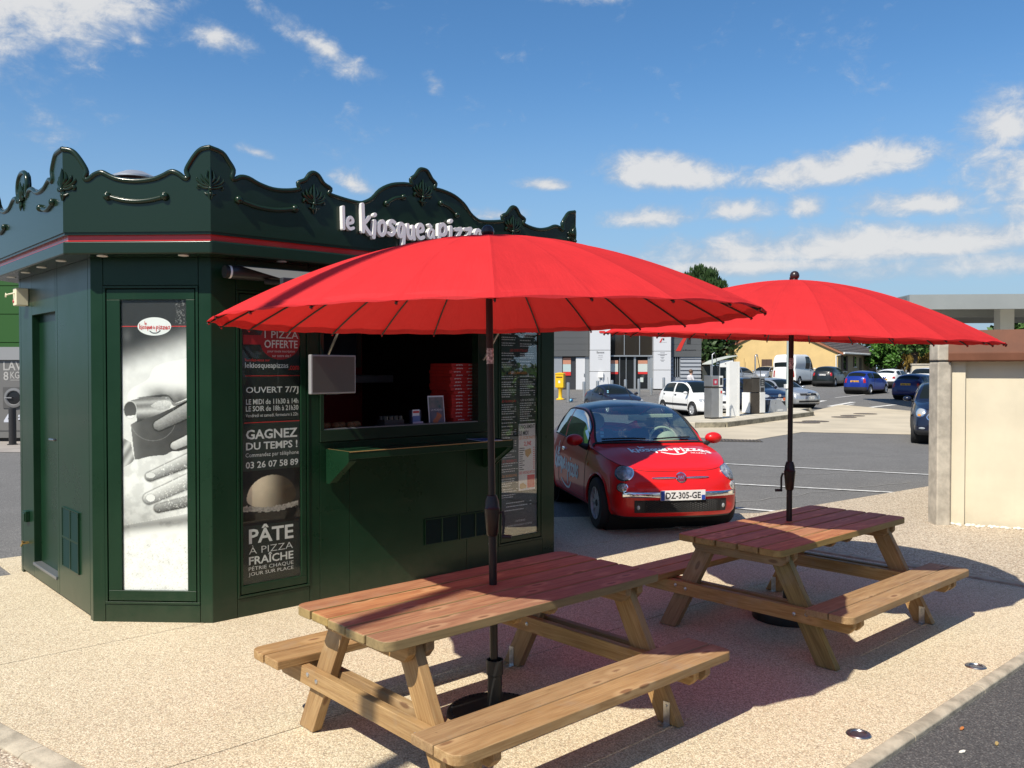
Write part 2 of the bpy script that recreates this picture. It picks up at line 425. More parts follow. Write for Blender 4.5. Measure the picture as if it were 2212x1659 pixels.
# ------------------------------------------------------------------ ground
def mat_aggregate(name, c1, c2, c3, dark, scale=120.0, bump=.5, patch=.10):
    m = bpy.data.materials.new(name); m.use_nodes = True
    N = NT(m.node_tree); b = m.node_tree.nodes['Principled BSDF']
    t = N.node('ShaderNodeTexCoord').outputs['Object']
    v = N.node('ShaderNodeTexVoronoi'); N.l.new(t, v.inputs['Vector']); v.inputs['Scale'].default_value = scale
    sp = N.node('ShaderNodeSeparateColor'); N.l.new(v.outputs['Color'], sp.inputs[0])
    c = N.mix(N.ss(sp.outputs[0], .25, .8), c1, c2)
    c = N.mix(N.ss(sp.outputs[1], .78, .86), c, c3)
    c = N.mix(N.m('MULTIPLY', N.ss(sp.outputs[2], .90, .95), .8), c, dark)
    v2 = N.node('ShaderNodeTexVoronoi'); N.l.new(t, v2.inputs['Vector']); v2.inputs['Scale'].default_value = scale * .42
    sp2 = N.node('ShaderNodeSeparateColor'); N.l.new(v2.outputs['Color'], sp2.inputs[0])
    c = N.mix(N.m('MULTIPLY', N.m('MULTIPLY', N.ss(sp2.outputs[0], .90, .93), N.ss(v2.outputs['Distance'], .45, .3)), .75), c, dark)
    c = N.mix(N.m('MULTIPLY', N.ss(v.outputs['Distance'], .38, .62), .55), c, tuple(x * .45 for x in c1))
    p = N.noise(t, 1.3, 5.0, .6)
    hs = N.node('ShaderNodeHueSaturation'); N.l.new(c, hs.inputs['Color'])
    p2 = N.noise(t, .35, 3.0, .5)
    N.l.new(N.m('ADD', N.m('MULTIPLY', N.m('SUBTRACT', p.outputs[0], .5), patch * 2.4), N.m('MULTIPLY_ADD', p2.outputs[0], patch * 2, 1 - patch)), hs.inputs['Value'])
    v3 = N.node('ShaderNodeTexVoronoi'); N.l.new(t, v3.inputs['Vector']); v3.inputs['Scale'].default_value = 1.7     # sparse gum spots and drips
    sp3 = N.node('ShaderNodeSeparateColor'); N.l.new(v3.outputs['Color'], sp3.inputs[0])
    wob = N.noise(t, 22, 3, .6)
    spot = N.m('MULTIPLY', N.ss(N.m('ADD', v3.outputs['Distance'], N.m('MULTIPLY', wob.outputs[0], .05)), .085, .055), N.ss(sp3.outputs[1], .5, .6))
    st = N.noise(t, .8, 6.0, .68)
    f = N.m('ADD', N.m('MULTIPLY', spot, .28), N.m('MULTIPLY', N.ss(st.outputs[0], .58, .78), .16), clamp=True)
    N.l.new(N.mix(f, hs.outputs[0], tuple(x * .35 for x in c1)), b.inputs['Base Color']); b.inputs['Roughness'].default_value = .85; b.inputs['Specular IOR Level'].default_value = .25
    bn = N.node('ShaderNodeBump'); bn.inputs['Strength'].default_value = bump; bn.inputs['Distance'].default_value = .5 / scale
    N.l.new(N.m('SUBTRACT', 1.0, v.outputs['Distance']), bn.inputs['Height']); N.l.new(bn.outputs[0], b.inputs['Normal'])
    MATS[name] = m; return m
AGG = mat_aggregate('exposed_aggregate', (.66, .555, .375), (.80, .70, .515), (.53, .405, .275), (.30, .23, .165), 132, .5, .085)
GRV = mat_aggregate('loose_gravel', (.55, .45, .33), (.70, .61, .47), (.38, .28, .20), (.22, .17, .13), 72, .9, .10)
ASP = mat_aggregate('worn_asphalt', (.160, .155, .148), (.20, .195, .186), (.26, .25, .235), (.095, .092, .09), 95, .35, .14)
ASD = mat_aggregate('dark_asphalt', (.088, .086, .086), (.112, .110, .108), (.17, .165, .155), (.05, .05, .05), 110, .5, .12)
CONC = mat('old_concrete', (.42, .38, .31), .85, vary=(7, .22), bump=(60, .25, .004))
KERBM = mat('kerb_concrete', (.37, .325, .245), .9, vary=(7, .30), bump=(70, .5, .006))
BEIGE = mat('forecourt_concrete', (.50, .43, .315), .8, vary=(.6, .12), bump=(80, .2, .003))
LINE = mat('road_paint', (.62, .61, .58), .7, vary=(9, .25))
ZA = -0.03
mb = MB()
rows = [-80, -10, 20, 40, 61, 82, 200, 3000]
xs = [-1500, -200, -40, 0, 40, 200, 1500]
for y in rows:
    for x in xs: mb.v.append((x, y, ZA - .004 + gz(y)))
for i in range(len(rows) - 1):
    for j in range(len(xs) - 1):
        a = i * len(xs) + j; mb.f.append((a, a + 1, a + 1 + len(xs), a + len(xs)))
structure('ground', mb, ASP)
def sheet(name, pts, z, m, kind='structure', parent=None):
    mb = MB(); n = len(pts)
    tri = tessellate_polygon([[Vector((p[0], p[1], 0)) for p in pts]])
    mb.v = [(p[0], p[1], z + gz(p[1])) for p in pts]
    for t in tri:
        a, b, c = t
        ar = (pts[b][0] - pts[a][0]) * (pts[c][1] - pts[a][1]) - (pts[c][0] - pts[a][0]) * (pts[b][1] - pts[a][1])
        mb.f.append((a, b, c) if ar > 0 else (a, c, b))
    return tag(mb.build(name, m, parent), kind=kind)
uv = lambda pts: [kw(a, b)[:2] for a, b in pts]
# terrace of exposed aggregate slabs, cut by saw joints
uL = lambda v: -1.55 - .21 * (v + .99)
terrace = tag(bpy.data.objects.new('terrace', None), kind='structure'); COL.objects.link(terrace)
for poly in ([(uL(-4.168), -4.168), (5.5, -4.168), (5.5, -2.064), (uL(-2.064), -2.064)],
             [(uL(-2.056), -2.056), (5.5, -2.056), (5.5, .036), (uL(.036), .036)],
             [(uL(.044), .044), (5.5, .044), (5.5, 1.08), (5.0, 1.47), (4.2, 2.1), (4.2, 3.45), (-.7, 3.45), (-.7, 2.65), (uL(2.65), 2.65)]):
    MB().prism(uv(poly), -.12, 0.0, 'xy').build('slab', AGG, terrace)
for v_ in (-2.060, .040): tag(MB().prism(uv([(uL(v_), v_ - .0035), (5.5, v_ - .0035), (5.5, v_ + .0035), (uL(v_), v_ + .0035)]), -.1, -.003, 'xy').build('joint_filler', mat('joint_dark', (.10, .085, .065), .9), terrace), kind=None)
sheet('road', uv([(-6, -4.24), (14, -4.24), (14, -12), (-6, -12)]), ZA, ASD)
gb = [(5.62, .99), (7.09, -.1), (8.27, -.27), (11.24, -.52), (13.5, -.9), (14, -4.24), (5.62, -4.24)]
sheet('gravel', uv(gb), .012, GRV)
sheet('gravel', uv([(uL(-4.24) - .12, -4.24), (uL(2.65) - .12, 2.65), (-5, 2.65), (-6, -4.24)]), -.012, GRV)
# kerbs: one stone per metre
def kerb(a, b, w, h0, h1, n, inward):
    a = Vector((*a, 0)); b = Vector((*b, 0)); d = (b - a); L = d.length; d.normalize()
    root = tag(bpy.data.objects.new('kerb', None), kind='structure'); COL.objects.link(root)
    root.location = a; root.rotation_euler = (0, 0, math.atan2(d.y, d.x))
    s = L / n
    for i in range(n):
        m_ = MB().prism([(0, h0), (0, h1 - .012), (.02 * inward, h1), (w * inward, h1), (w * inward, h0)], i * s + .0015, (i + 1) * s - .0015, 'yz')
        m_.build('kerb_stone', KERBM, root, bevel=.006)
kerb(kw(-1.0, -4.24)[:2], kw(5.62, -4.24)[:2], .070, -.2, .006, 7, 1)
kerb(kw(uL(-4.5) - .12, -4.5)[:2], kw(uL(2.6) - .12, 2.6)[:2], .12, -.2, .008, 7, -1)
kerb(kw(5.62, -4.1)[:2], kw(5.62, .98)[:2], .12, -.2, .02, 5, 1)
# beige concrete apron in front of the pumps
sheet('forecourt', [(2.0, 24.6), (5.0, 23.3), (6.33, 22.49), (8.56, 25.3), (11.35, 24.35), (40, 18.6), (52, 30), (17.69, 37.6), (16.49, 43.1), (11.9, 35.4), (5.8, 27.0), (2.0, 27.5)], ZA + .004, BEIGE)
# painted parking lines, each a thin strip
def stripe(a, b, w=.1):
    a = Vector((*a, 0)); b = Vector((*b, 0)); n = Vector((-(b - a).y, (b - a).x, 0)).normalized() * w / 2
    k = 4; pts = []
    mb = MB()
    for i in range(k + 1):
        p = a.lerp(b, i / k)
        for q in (p - n, p + n): mb.v.append((q.x, q.y, ZA + .009 + gz(q.y)))
    for i in range(k): mb.f.append((2 * i, 2 * i + 1, 2 * i + 3, 2 * i + 2) if True else None)
    mb.f = [f[::-1] for f in mb.f]
    return tag(mb.build('parking_line', LINE), kind='structure')
for a, b, w in [((3.6, 13.9), (6.2, 12.75), .09), ((2.9, 11.55), (5.6, 10.0), .09), ((4.1, 16.9), (7.4, 15.1), .09), ((4.4, 20.0), (1.9, 21.6), .1),
                ((6.6, 30.4), (5.2, 33.6), .1), ((15.2, 40.6), (17.4, 43.6), .12), ((16.2, 40.0), (19.2, 43.0), .3), ((15.4, 41.6), (18.0, 45.2), .3), ((14.8, 43.4), (17.0, 46.6), .3),
                ((18.6, 49.4), (23.0, 54.4), .12), ((22.2, 44.8), (27.0, 50.0), .12), ((20.0, 62.0), (24.5, 66.6), .12), ((14.0, 63.0), (18.5, 67.4), .12),
                ((7.0, 59.5), (12.0, 55.5), .12), ((9.0, 41.0), (12.0, 47.0), .1)]:
    stripe(a, b, w)
# round recessed ground lights near the kerb
STEEL = mat('brushed_steel', (.42, .41, .40), .32, 1.0, vary=(30, .12))
for (x, y), lab in (((1.752, 4.303), 'round steel floor light sunk in the pale terrace, nearest the camera'), ((2.877, 5.29), 'round steel floor light sunk in the terrace beside the right kerb, the farther one')):
    g = thing('floor_light', lab, 'floor light', (x, y, 0), .3, 'floor lights set in the terrace')
    MB().lathe([(.036, .004), (.039, .009), (.057, .008), (.062, .003), (.062, -.01)], 28).build('ring', STEEL, g, smooth=40)
    MB().lathe([(.0001, .002), (.036, .003)], 24).build('lens', mat('dusty_lens', (.30, .27, .20), .25, vary=(60, .3)), g, smooth=60)
    for s in (-1, 1): MB().lathe([(.0035, .009), (.003, .0102), (.0001, .0104)], 8, (s * .048, 0, 0)).build('screw', mat('dark_screw', (.10, .10, .10), .4, .8), g)
# manholes and a drain in the forecourt
IRON = mat('cast_iron', (.13, .105, .08), .7, .3, vary=(9, .3))
for i, ((x, y), lab) in enumerate(zip([(10.18, 29.64), (10.75, 30.36), (12.76, 32.95), (13.48, 33.92), (14.59, 35.4)],
        ['round brown tank cover in the beige forecourt, nearest the camera', 'round brown tank cover just behind the nearest one on the forecourt', 'middle one of five brown tank covers on the forecourt',
         'round tank cover second farthest from the camera on the forecourt', 'farthest round tank cover near the back edge of the beige forecourt'])):
    g = thing('manhole_cover', lab, 'manhole cover', (x, y, ZA + .004), 0, 'tank covers in the forecourt')
    MB().lathe([(.46, 0), (.46, .012), (.40, .014), (.40, .008), (.0001, .010)], 24).build('cover', IRON, g, smooth=30)
    MB().box(-.05, .05, -.02, .02, .008, .018).build('grip', STEEL, g)
g = thing('drain_grate', 'dark rectangular drain grate in asphalt at the beige forecourt edge', 'drain', (5.774, 22.3, ZA), R(-8))
MB().box(-.7, .7, -.3, .3, -.1, .006).build('frame', mat('grate_shadow', (.03, .03, .03), .9), g)
for i in range(15): MB().box(-.66 + i * .09, -.66 + i * .09 + .05, -.28, .28, .006, .016).build('bar', IRON, g)

# cracks in the old asphalt, filled with pale grit
rg = random.Random(3)
for (a, b, n) in (((3.0, 11.9), (6.6, 14.2), 14), ((4.2, 14.9), (9.6, 16.4), 16), ((.6, 12.6), (1.6, 17.5), 14), ((2.6, 17.2), (11.0, 19.2), 18)):
    a = Vector((*a, 0)); b = Vector((*b, 0)); d = (b - a); nn = Vector((-d.y, d.x, 0)).normalized(); P = [a.lerp(b, i / n) + nn * rg.gauss(0, .05) for i in range(n + 1)]
    m_ = MB()
    for p in P:
        w = rg.uniform(.004, .014)
        for q in (p + nn * w, p - nn * w): m_.v.append((q.x, q.y, ZA + .002))
    m_.f = [(2 * i + 1, 2 * i + 3, 2 * i + 2, 2 * i) for i in range(n)]
    tag(m_.build('asphalt_crack', mat('crack_grit', (.27, .26, .24), .9)), kind='structure')
# ------------------------------------------------------------------ pizza kiosk
GREEN = mat('dark_green_paint', (.0060, .0280, .0125), .30, 0, .27, coat=.04, vary=(1.5, .12))
def grime(m):       # dust splashed on the lowest part of the painted walls, thin runs higher up
    N = NT(m.node_tree); b = m.node_tree.nodes['Principled BSDF']; src = b.inputs['Base Color'].links[0].from_socket
    t = N.node('ShaderNodeTexCoord').outputs['Object']; sx_ = N.node('ShaderNodeSeparateXYZ'); N.l.new(t, sx_.inputs[0])
    n = N.noise(t, 11, 6, .65); mp = N.node('ShaderNodeMapping'); mp.inputs['Scale'].default_value = (26, 26, .7); N.l.new(t, mp.inputs[0]); rn = N.noise(mp.outputs[0], 1.0, 4, .6)
    f = N.m('ADD', N.m('MULTIPLY', N.ss(N.m('ADD', sx_.outputs[2], N.m('MULTIPLY', n.outputs[0], .30)), .42, .10), .20), N.m('MULTIPLY', N.ss(rn.outputs[0], .60, .82), .07))
    N.l.new(N.mix(f, src, (.12, .105, .075)), b.inputs['Base Color'])
grime(GREEN)
GREEN2 = mat('dark_green_gloss', (.010, .024, .013), .22, 0, .32, coat=.10)
BLACK = mat('matt_black', (.012, .012, .012), .6)
RUBBER = mat('black_rubber', (.015, .015, .015), .75)
REDP = mat('red_plastic', (.62, .015, .012), .25, 0, .5, coat=.3)
WHITEP = mat('white_plastic', (.78, .78, .76), .35)
CHROME = mat('chrome', (.78, .78, .78), .08, 1.0)
INK = mat('white_print', (.62, .63, .61), .45)
INKO = mat('orange_print', (.62, .22, .03), .5); INKR = mat('red_print', (.60, .03, .025), .5); INKB = mat('black_print', (.02, .02, .02), .5)
kiosk = thing('pizza_kiosk', 'dark green pizza kiosk with wavy ornamental crown and open serving window', 'kiosk', KB, KA)
LC = .63; LF = 3.5; DEP = 3.38; r2 = math.sqrt(.5); LCh = LC / r2
FACES = {'F': ((0, 0), 0, LF), 'C': ((-LC, LC), -45, LCh), 'S': ((-LC, DEP - LC), -90, DEP - 2 * LC), 'R': ((LF, 0), 45, LCh), 'E': ((LF + LC, LC), 90, DEP - 2 * LC),
         'BL': ((0, DEP), -135, LCh), 'B': ((LF, DEP), 180, LF), 'BR': ((LF + LC, DEP - LC), 135, LCh)}
def on(face, dx=0, dy=0):
    (u, v), a, L = FACES[face]
    return dict(loc=(u + dx * math.cos(R(a)) , v + dx * math.sin(R(a)), 0), rot=(0, 0, R(a)))
def octa(off):
    t = off * math.tan(R(22.5)); P = []
    for k in ('F', 'R', 'E', 'BR', 'B', 'BL'):
        pass
    c = lambda u, v, su, sv: None
    l, f = LC, LF
    return [(-t, -off), (f + t, -off), (f + l + off, l - t), (f + l + off, DEP - l + t), (f + t, DEP + off), (-t, DEP + off), (-l - off, DEP - l + t), (-l - off, l - t)]
# structure of the body
MB().prism(octa(.20), 2.652, 2.744, 'xy').build('fascia', GREEN2, kiosk, bevel=.012)
MB().prism(octa(.165), 2.744, 2.788, 'xy').build('red_strip', REDP, kiosk)
MB().prism(octa(.19), 2.788, 2.806, 'xy').build('crown_base', GREEN2, kiosk)
MB().prism(octa(.05), 2.806, 2.83, 'xy').build('roof', mat('roof_membrane', (.10, .10, .10), .8), kiosk)
MB().prism(octa(-.05), .02, .05, 'xy').build('floor', mat('kiosk_floor', (.05, .04, .035), .6), kiosk)
MB().prism(octa(-.03), -.0, .02, 'xy').build('plinth', BLACK, kiosk)
# crown boards: outline of half a board (distance from centre, height); mirrored
HF = [(0, 3.525), (.04, 3.515), (.085, 3.458), (.128, 3.424), (.118, 3.382), (.2, 3.374), (.32, 3.349), (.43, 3.292), (.505, 3.217), (.57, 3.178), (.63, 3.163), (.75, 3.172), (.88, 3.192), (.9, 3.204), (.885, 3.24),
      (.945, 3.270), (.99, 3.325), (1.03, 3.340), (1.065, 3.322), (1.1, 3.275), (1.16, 3.243), (1.145, 3.203), (1.24, 3.176), (1.36, 3.168), (1.47, 3.190), (1.55, 3.221), (1.61, 3.222), (1.662, 3.195), (1.675, 3.215), (1.665, 3.262), (1.705, 3.322), (1.75, 3.372), (1.834, 3.392)]
HC = [(0, 3.166), (.12, 3.178), (.19, 3.202), (.25, 3.230), (.30, 3.215), (.335, 3.188), (.36, 3.180), (.372, 3.196), (.358, 3.235), (.39, 3.297), (.435, 3.357), (.475, 3.386), (.53, 3.395)]
HS = [(0, 3.420), (.07, 3.412), (.13, 3.370), (.15, 3.300), (.125, 3.226), (.16, 3.214), (.2, 3.245), (.3, 3.246), (.45, 3.194), (.64, 3.194), (.79, 3.238), (.86, 3.212), (.885, 3.228), (.872, 3.285), (.905, 3.335), (.955, 3.38), (1.0, 3.392), (1.143, 3.397)]
def board(face, half):
    (u, v), a, L = FACES[face]; mid = L / 2; end = L / 2 + .2 * math.tan(R(22.5))
    k = end / half[-1][0]
    H = [(d * k, z) for d, z in half]
    top = [(mid - d, z) for d, z in H[::-1]] + [(mid + d, z) for d, z in H[1:]]
    poly = [(mid - end, 2.806)] + top + [(mid + end, 2.806)]
    MB().prism(poly, -.20, -.165).build('crown_board', GREEN2, kiosk, **on(face))
    mb = MB(); pts = smooth_line([(x, z) for x, z in top], 3)
    mb.tube([(p.x, -.197, p.y - .006) for p in pts], .019, 8)
    mb.build('crown_moulding', GREEN2, kiosk, smooth=60, **on(face))
for fc, h in (('F', HF), ('C', HC), ('S', HS), ('R', HC), ('E', HS), ('BL', HC), ('B', HF), ('BR', HC)): board(fc, h)
# cast leaf ornaments
def ornament_mesh(n=10):
    mb = MB()
    def leaf(pts, r): mb.tube([(x, -y, z) for x, y, z in [(p.x, .012, p.y) for p in smooth_line(pts, 4)]], [max(.002, r * math.sin(math.pi * (.12 + .85 * i / (len(pts) * 4 - 4)))) for i in range((len(pts) - 1) * 4 + 1)], 6)
    for s in (-1, 1):
        leaf([(0, .0), (s * .03, .045), (s * .02, .10)], .012); leaf([(s * .01, -.01), (s * .055, .03), (s * .07, .075)], .011)
        leaf([(s * .005, -.02), (s * .06, .0), (s * .092, .03), (s * .095, .05)], .010)
        leaf([(s * .0, -.03), (s * .045, -.028), (s * .085, -.008), (s * .088, -.03), (s * .07, -.034)], .011)
        leaf([(0, -.06), (s * .025, -.075), (s * .045, -.062)], .009); leaf([(0, -.03), (s * .014, -.07), (s * .004, -.115)], .011)
    leaf([(0, -.04), (.0, .05), (0, .125)], .014); mb.ball((0, -.014, -.035), .018, 6); mb.ball((0, -.012, .075), .011, 6); mb.ball((0, -.012, -.075), .013, 6)
    return mb
def ornament(face, s, z, sc=1.0, bend=0.0):
    o = ornament_mesh(); o.v = [(p[0] * sc, p[1] * sc - .2 + abs(p[0]) * sc * bend, p[2] * sc) for p in o.v]
    k = on(face); a = k['rot'][2]
    k['loc'] = (k['loc'][0] + s * math.cos(a), k['loc'][1] + s * math.sin(a), z)
    o.build('ornament', GREEN2, kiosk, smooth=50, **k)
for fc, s, z in (('F', .717, 3.13), ('F', 1.737, 3.315), ('F', 2.757, 3.14), ('S', 1.06, 3.22), ('E', 1.06, 3.22)): ornament(fc, s, z, .95)
tt = .2 * math.tan(R(22.5))
def corner_ornament(f1, f2, z):
    (u, v), a, L = FACES[f2]; aa = R(a - 22.5)
    o = ornament_mesh()
    o.v = [(p[0] * .95, p[1] * .95 + abs(p[0]) * .95 * .414 - .2 / math.cos(R(22.5)) + .004, p[2] * .95) for p in o.v]
    o.build('ornament', GREEN2, kiosk, smooth=50, loc=(u, v, z), rot=(0, 0, aa))
for f1, f2 in (('C', 'F'), ('S', 'C'), ('F', 'R'), ('BL', 'S'), ('R', 'E')): corner_ornament(f1, f2, 3.135)
# bone shaped relief bars
def bar(face, pts, r=.017):
    P = smooth_line(pts, 6); mb = MB(); n = len(P)
    mb.tube([(p.x, -.205, p.y) for p in P], r, 8)
    for q in (P[0], P[-1]): mb.ball((q.x, -.208, q.y), r * 1.75, 8)
    mb.build('relief_bar', GREEN2, kiosk, smooth=60, **on(face))
m = LCh / 2
bar('C', [(m - .205, 3.055), (m - .1, 3.028), (m, 3.018), (m + .1, 3.026), (m + .205, 3.05)])
bar('F', [(.12, 3.05), (.25, 3.02), (.36, 3.012), (.46, 3.02), (.56, 3.042)]); bar('F', [(2.94, 3.042), (3.06, 3.015), (3.14, 3.012), (3.25, 3.02), (3.38, 3.05)])
bar('F', [(1.375, 3.185), (1.45, 3.235), (1.54, 3.258)], .015); bar('F', [(1.93, 3.258), (2.02, 3.235), (2.1, 3.178)], .015)
for q in (.32, 1.8): bar('S', [(q - .17, 3.055), (q, 3.018), (q + .17, 3.05)], .016)
# raised white brush letters over the window
ST = []
for word, x, y, sz, x1 in (('le', .945, 2.932, .088, 1.065), ('kiosque', 1.12, 2.922, .112, 1.745), ('à', 1.762, 2.945, .075, 1.852), ('pizzas', 1.872, 2.945, .118, 2.48)): ST.append((word, logo_strokes([(word, x, y, sz, x1)])))
for word, strokes in ST:
    mb = MB()
    for pts, sz in strokes: ribbon(mb, pts, .135 * sz, -.242, -.203)
    mb.build('raised_lettering', mat('sign_white', (.80, .80, .78), .4), kiosk, **on('F'))
# soffit spots
for fc, ss_ in (('C', (.15, .74)), ('S', (.25, .75, 1.25, 1.8)), ('F', (.5, 1.5, 2.5))):
    for s in ss_:
        k = on(fc, s); a = k['rot'][2]; k['loc'] = (k['loc'][0] + .11 * math.sin(a), k['loc'][1] - .11 * math.cos(a), 2.652)
        MB().lathe([(.0001, -.006), (.028, -.006), (.036, -.004), (.038, .002)], 16).build('soffit_spot', mat('spot_lens', (.75, .74, .70), .3), kiosk, smooth=40, **k)

# ---- walls
def wall(face, x0, x1, z0, z1, y0=0.0, y1=.06, name='wall_panel', m=GREEN, bevel=.003):
    return MB().box(x0, x1, y0, y1, z0, z1).build(name, m, kiosk, bevel=bevel, **on(face))
T = 2.652
def sash(face, x0, x1, z0, z1, gx0, gx1, gz0, gz1):
    """display case: rebated outer trim, opening sash, glass"""
    w = MB()
    for (a, b, c, d) in ((x0, x1, z0, z0 + .018), (x0, x1, z1 - .018, z1), (x0, x0 + .018, z0 + .018, z1 - .018), (x1 - .018, x1, z0 + .018, z1 - .018)): w.box(a, b, -.006, .05, c, d)
    fr = w.build('display_case', GREEN, kiosk, bevel=.002, **on(face))
    s = MB(); e = .026
    X0, X1, Z0, Z1 = x0 + e, x1 - e, z0 + e, z1 - e
    for (a, b, c, d) in ((X0, X1, Z0, gz0), (X0, X1, gz1, Z1), (X0, gx0, gz0 + .0005, gz1 - .0005), (gx1, X1, gz0 + .0005, gz1 - .0005)): s.box(a, b, -.004, .03, c, d)
    s.build('sash', GREEN, fr, bevel=.003)
    MB().box(x0, x1, .045, .06, z0, z1).build('back_board', BLACK, fr)
    h = MB()
    for z in (.55, .9, 1.5, 2.0):
        h.lathe([(.006, -.0055), (.004, -.0062), (.0001, -.0065)], 8, (gx1 + .02, -.0, z), 'y')
    h.build('sash_screw', BLACK, fr)
    return fr
PANE = mat_glass('display_glass', (.98, 1.0, .99), .24, .01, 1.0)
# chamfer with the big black and white poster
o0 = LCh
wall('C', 0, .091, 0, T); wall('C', LCh - .091, LCh, 0, T)
wall('C', .094, LCh - .094, .0, .128); wall('C', .094, LCh - .094, 2.452, T)
cs = sash('C', .094, LCh - .094, .131, 2.449, LCh - .672 , LCh - .183, .231, 2.349)
# left side wall with the recessed door
sx = lambda v: 2.75 - v          # v measured from the kiosk front -> distance along the side
S0 = DEP - 2 * LC
wall('S', 0, .07, 0, T); wall('S', .075, sx(2.29), .03, T); wall('S', sx(1.56), sx(1.505), .03, T); wall('S', sx(1.50), S0 - .07, .03, T); wall('S', S0 - .066, S0, 0, T)
wall('S', sx(2.29), sx(1.56), 2.312, T); wall('S', sx(2.29), sx(1.56), .03, .135)
d = MB().box(sx(2.29), sx(1.56), .058, .10, .135, 2.312).build('door', GREEN, kiosk, **on('S'))
MB().box(sx(2.285), sx(1.565), -.012, .058, .135, .160).build('door_sill', mat('grey_metal', (.22, .23, .24), .4, .6), kiosk, bevel=.003, **on('S'))
hb = MB(); hb.box(sx(1.655), sx(1.60), .044, .058, 1.19, 1.30); hb.tube([(sx(1.63), .058, 1.268), (sx(1.63), .0, 1.268), (sx(1.74), -.004, 1.266)], .011, 8)
hb.build('door_handle', STEEL, d, smooth=40)
def vent(face, x0, x1, z0, z1, nx, nz, nslat):
    f = MB(); t = .014
    xs_ = [x0 + (x1 - x0) * i / nx for i in range(nx + 1)]; zs = [z0 + (z1 - z0) * i / nz for i in range(nz + 1)]
    for i, x in enumerate(xs_): f.box(max(x0, x - t / 2), min(x1, x + t / 2), -.014, .0, z0, z1)
    for i in range(nx):
        for z in zs: f.box(xs_[i] + t / 2 + (t / 2 if False else 0), xs_[i + 1] - t / 2, -.0135, .0, max(z0, z - t / 2), min(z1, z + t / 2))
    fo = f.build('vent_grille', GREEN, kiosk, **on(face))
    MB().box(x0 + .002, x1 - .002, -.002, -.0005, z0 + .002, z1 - .002).build('vent_backing', BLACK, fo)
    for i in range(nx):
        for j in range(nz):
            a, b = xs_[i] + t / 2, xs_[i + 1] - t / 2
            for k in range(nslat):
                z = zs[j] + t / 2 + (zs[j + 1] - zs[j] - t) * (k + .5) / nslat
                h = (zs[j + 1] - zs[j] - t) / nslat
                MB().quad((a, -.012, z - h * .42), (b, -.012, z - h * .42), (b, -.0035, z + h * .40), (a, -.0035, z + h * .40)).build('slat', mat('slat_green', (.006, .022, .012), .55, 0, .3), fo)
vent('S', sx(1.38), sx(.945), .285, .755, 2, 2, 14)
ab = MB().box(sx(2.50), sx(2.39), -.10, 0, 2.40, 2.555).build('alarm_box', mat('cream_plastic', (.72, .66, .46), .5), kiosk, bevel=.008, **on('S'))
k_ = MB(); k_.tube([(sx(2.44), -.10, 2.51), (sx(2.46), -.135, 2.50), (sx(2.50), -.15, 2.495)], .007, 6); k_.lathe([(.018, -.004), (.022, 0), (.018, .004), (.013, 0), (.018, -.004)], 12, (sx(2.515), -.152, 2.492), 'y')
k_.build('key_lever', mat('cream_plastic', (.7, .65, .46), .5), ab, smooth=40)
MB().lathe([(.016, -.103), (.014, -.106), (.0001, -.106)], 12, (sx(2.47), 0, 2.44), 'y').build('alarm_lamp', REDP, ab, smooth=40)
sb = MB(); sb.box(sx(2.53), sx(2.43), -.035, 0, .49, .585); sb.box(sx(2.52), sx(2.44), -.045, -.035, .495, .57); sb.build('socket', GREEN, kiosk, bevel=.004, **on('S'))
tb = MB(); tb.tube([(sx(2.49), 0, .30), (sx(2.49), -.05, .30)], .012, 8); tb.tube([(sx(2.49), -.045, .305), (sx(2.49), -.06, .27)], .009, 8); tb.box(sx(2.51), sx(2.47), -.055, -.04, .312, .32)
tb.build('brass_tap', mat('brass', (.62, .38, .13), .35, .9), kiosk, smooth=40, **on('S'))
# hidden sides, plain
for fc in ('R', 'E', 'BL', 'B', 'BR'): wall(fc, 0, FACES[fc][2], 0, T)
# front: posts, poster case, serving window, menu case
wall('F', 0, .187, 0, T); wall('F', .19, .782, 0, .138); wall('F', .19, .782, 2.43, T)
fs = sash('F', .19, .782, .141, 2.427, .234, .712, .231, 2.33)
wall('F', .785, .874, 0, T)
for a, b in ((.876, 1.146), (1.149, 2.374), (2.377, 2.655)): wall('F', a, b, 0, 1.262)
wall('F', .876, 2.655, 2.33, T)
wf = MB()
for (a, b, c, d_) in ((.876, 2.655, 1.265, 1.36), (.876, .91, 1.36, 2.29), (2.505, 2.655, 1.36, 2.29), (.876, 2.655, 2.29, 2.328)): wf.box(a, b, -.012, .08, c, d_)
win = wf.build('window_frame', GREEN2, kiosk, bevel=.004, **on('F'))
MB().box(.91, 2.505, -.006, .07, 1.3605, 1.368).build('window_sill', mat('grey_metal', (.3, .3, .3), .4, .6), win)
wall('F', 2.658, 2.757, 0, T); wall('F', 2.76, 3.337, 0, .17); wall('F', 2.76, 3.337, 2.43, T); wall('F', 3.34, LF, 0, T)
ms = sash('F', 2.76, 3.337, .173, 2.427, 2.80, 3.275, .245, 2.33)
vent('F', 1.899, 2.272, .302, .53, 2, 1, 15); vent('F', 2.286, 2.655, .302, .53, 2, 1, 15)
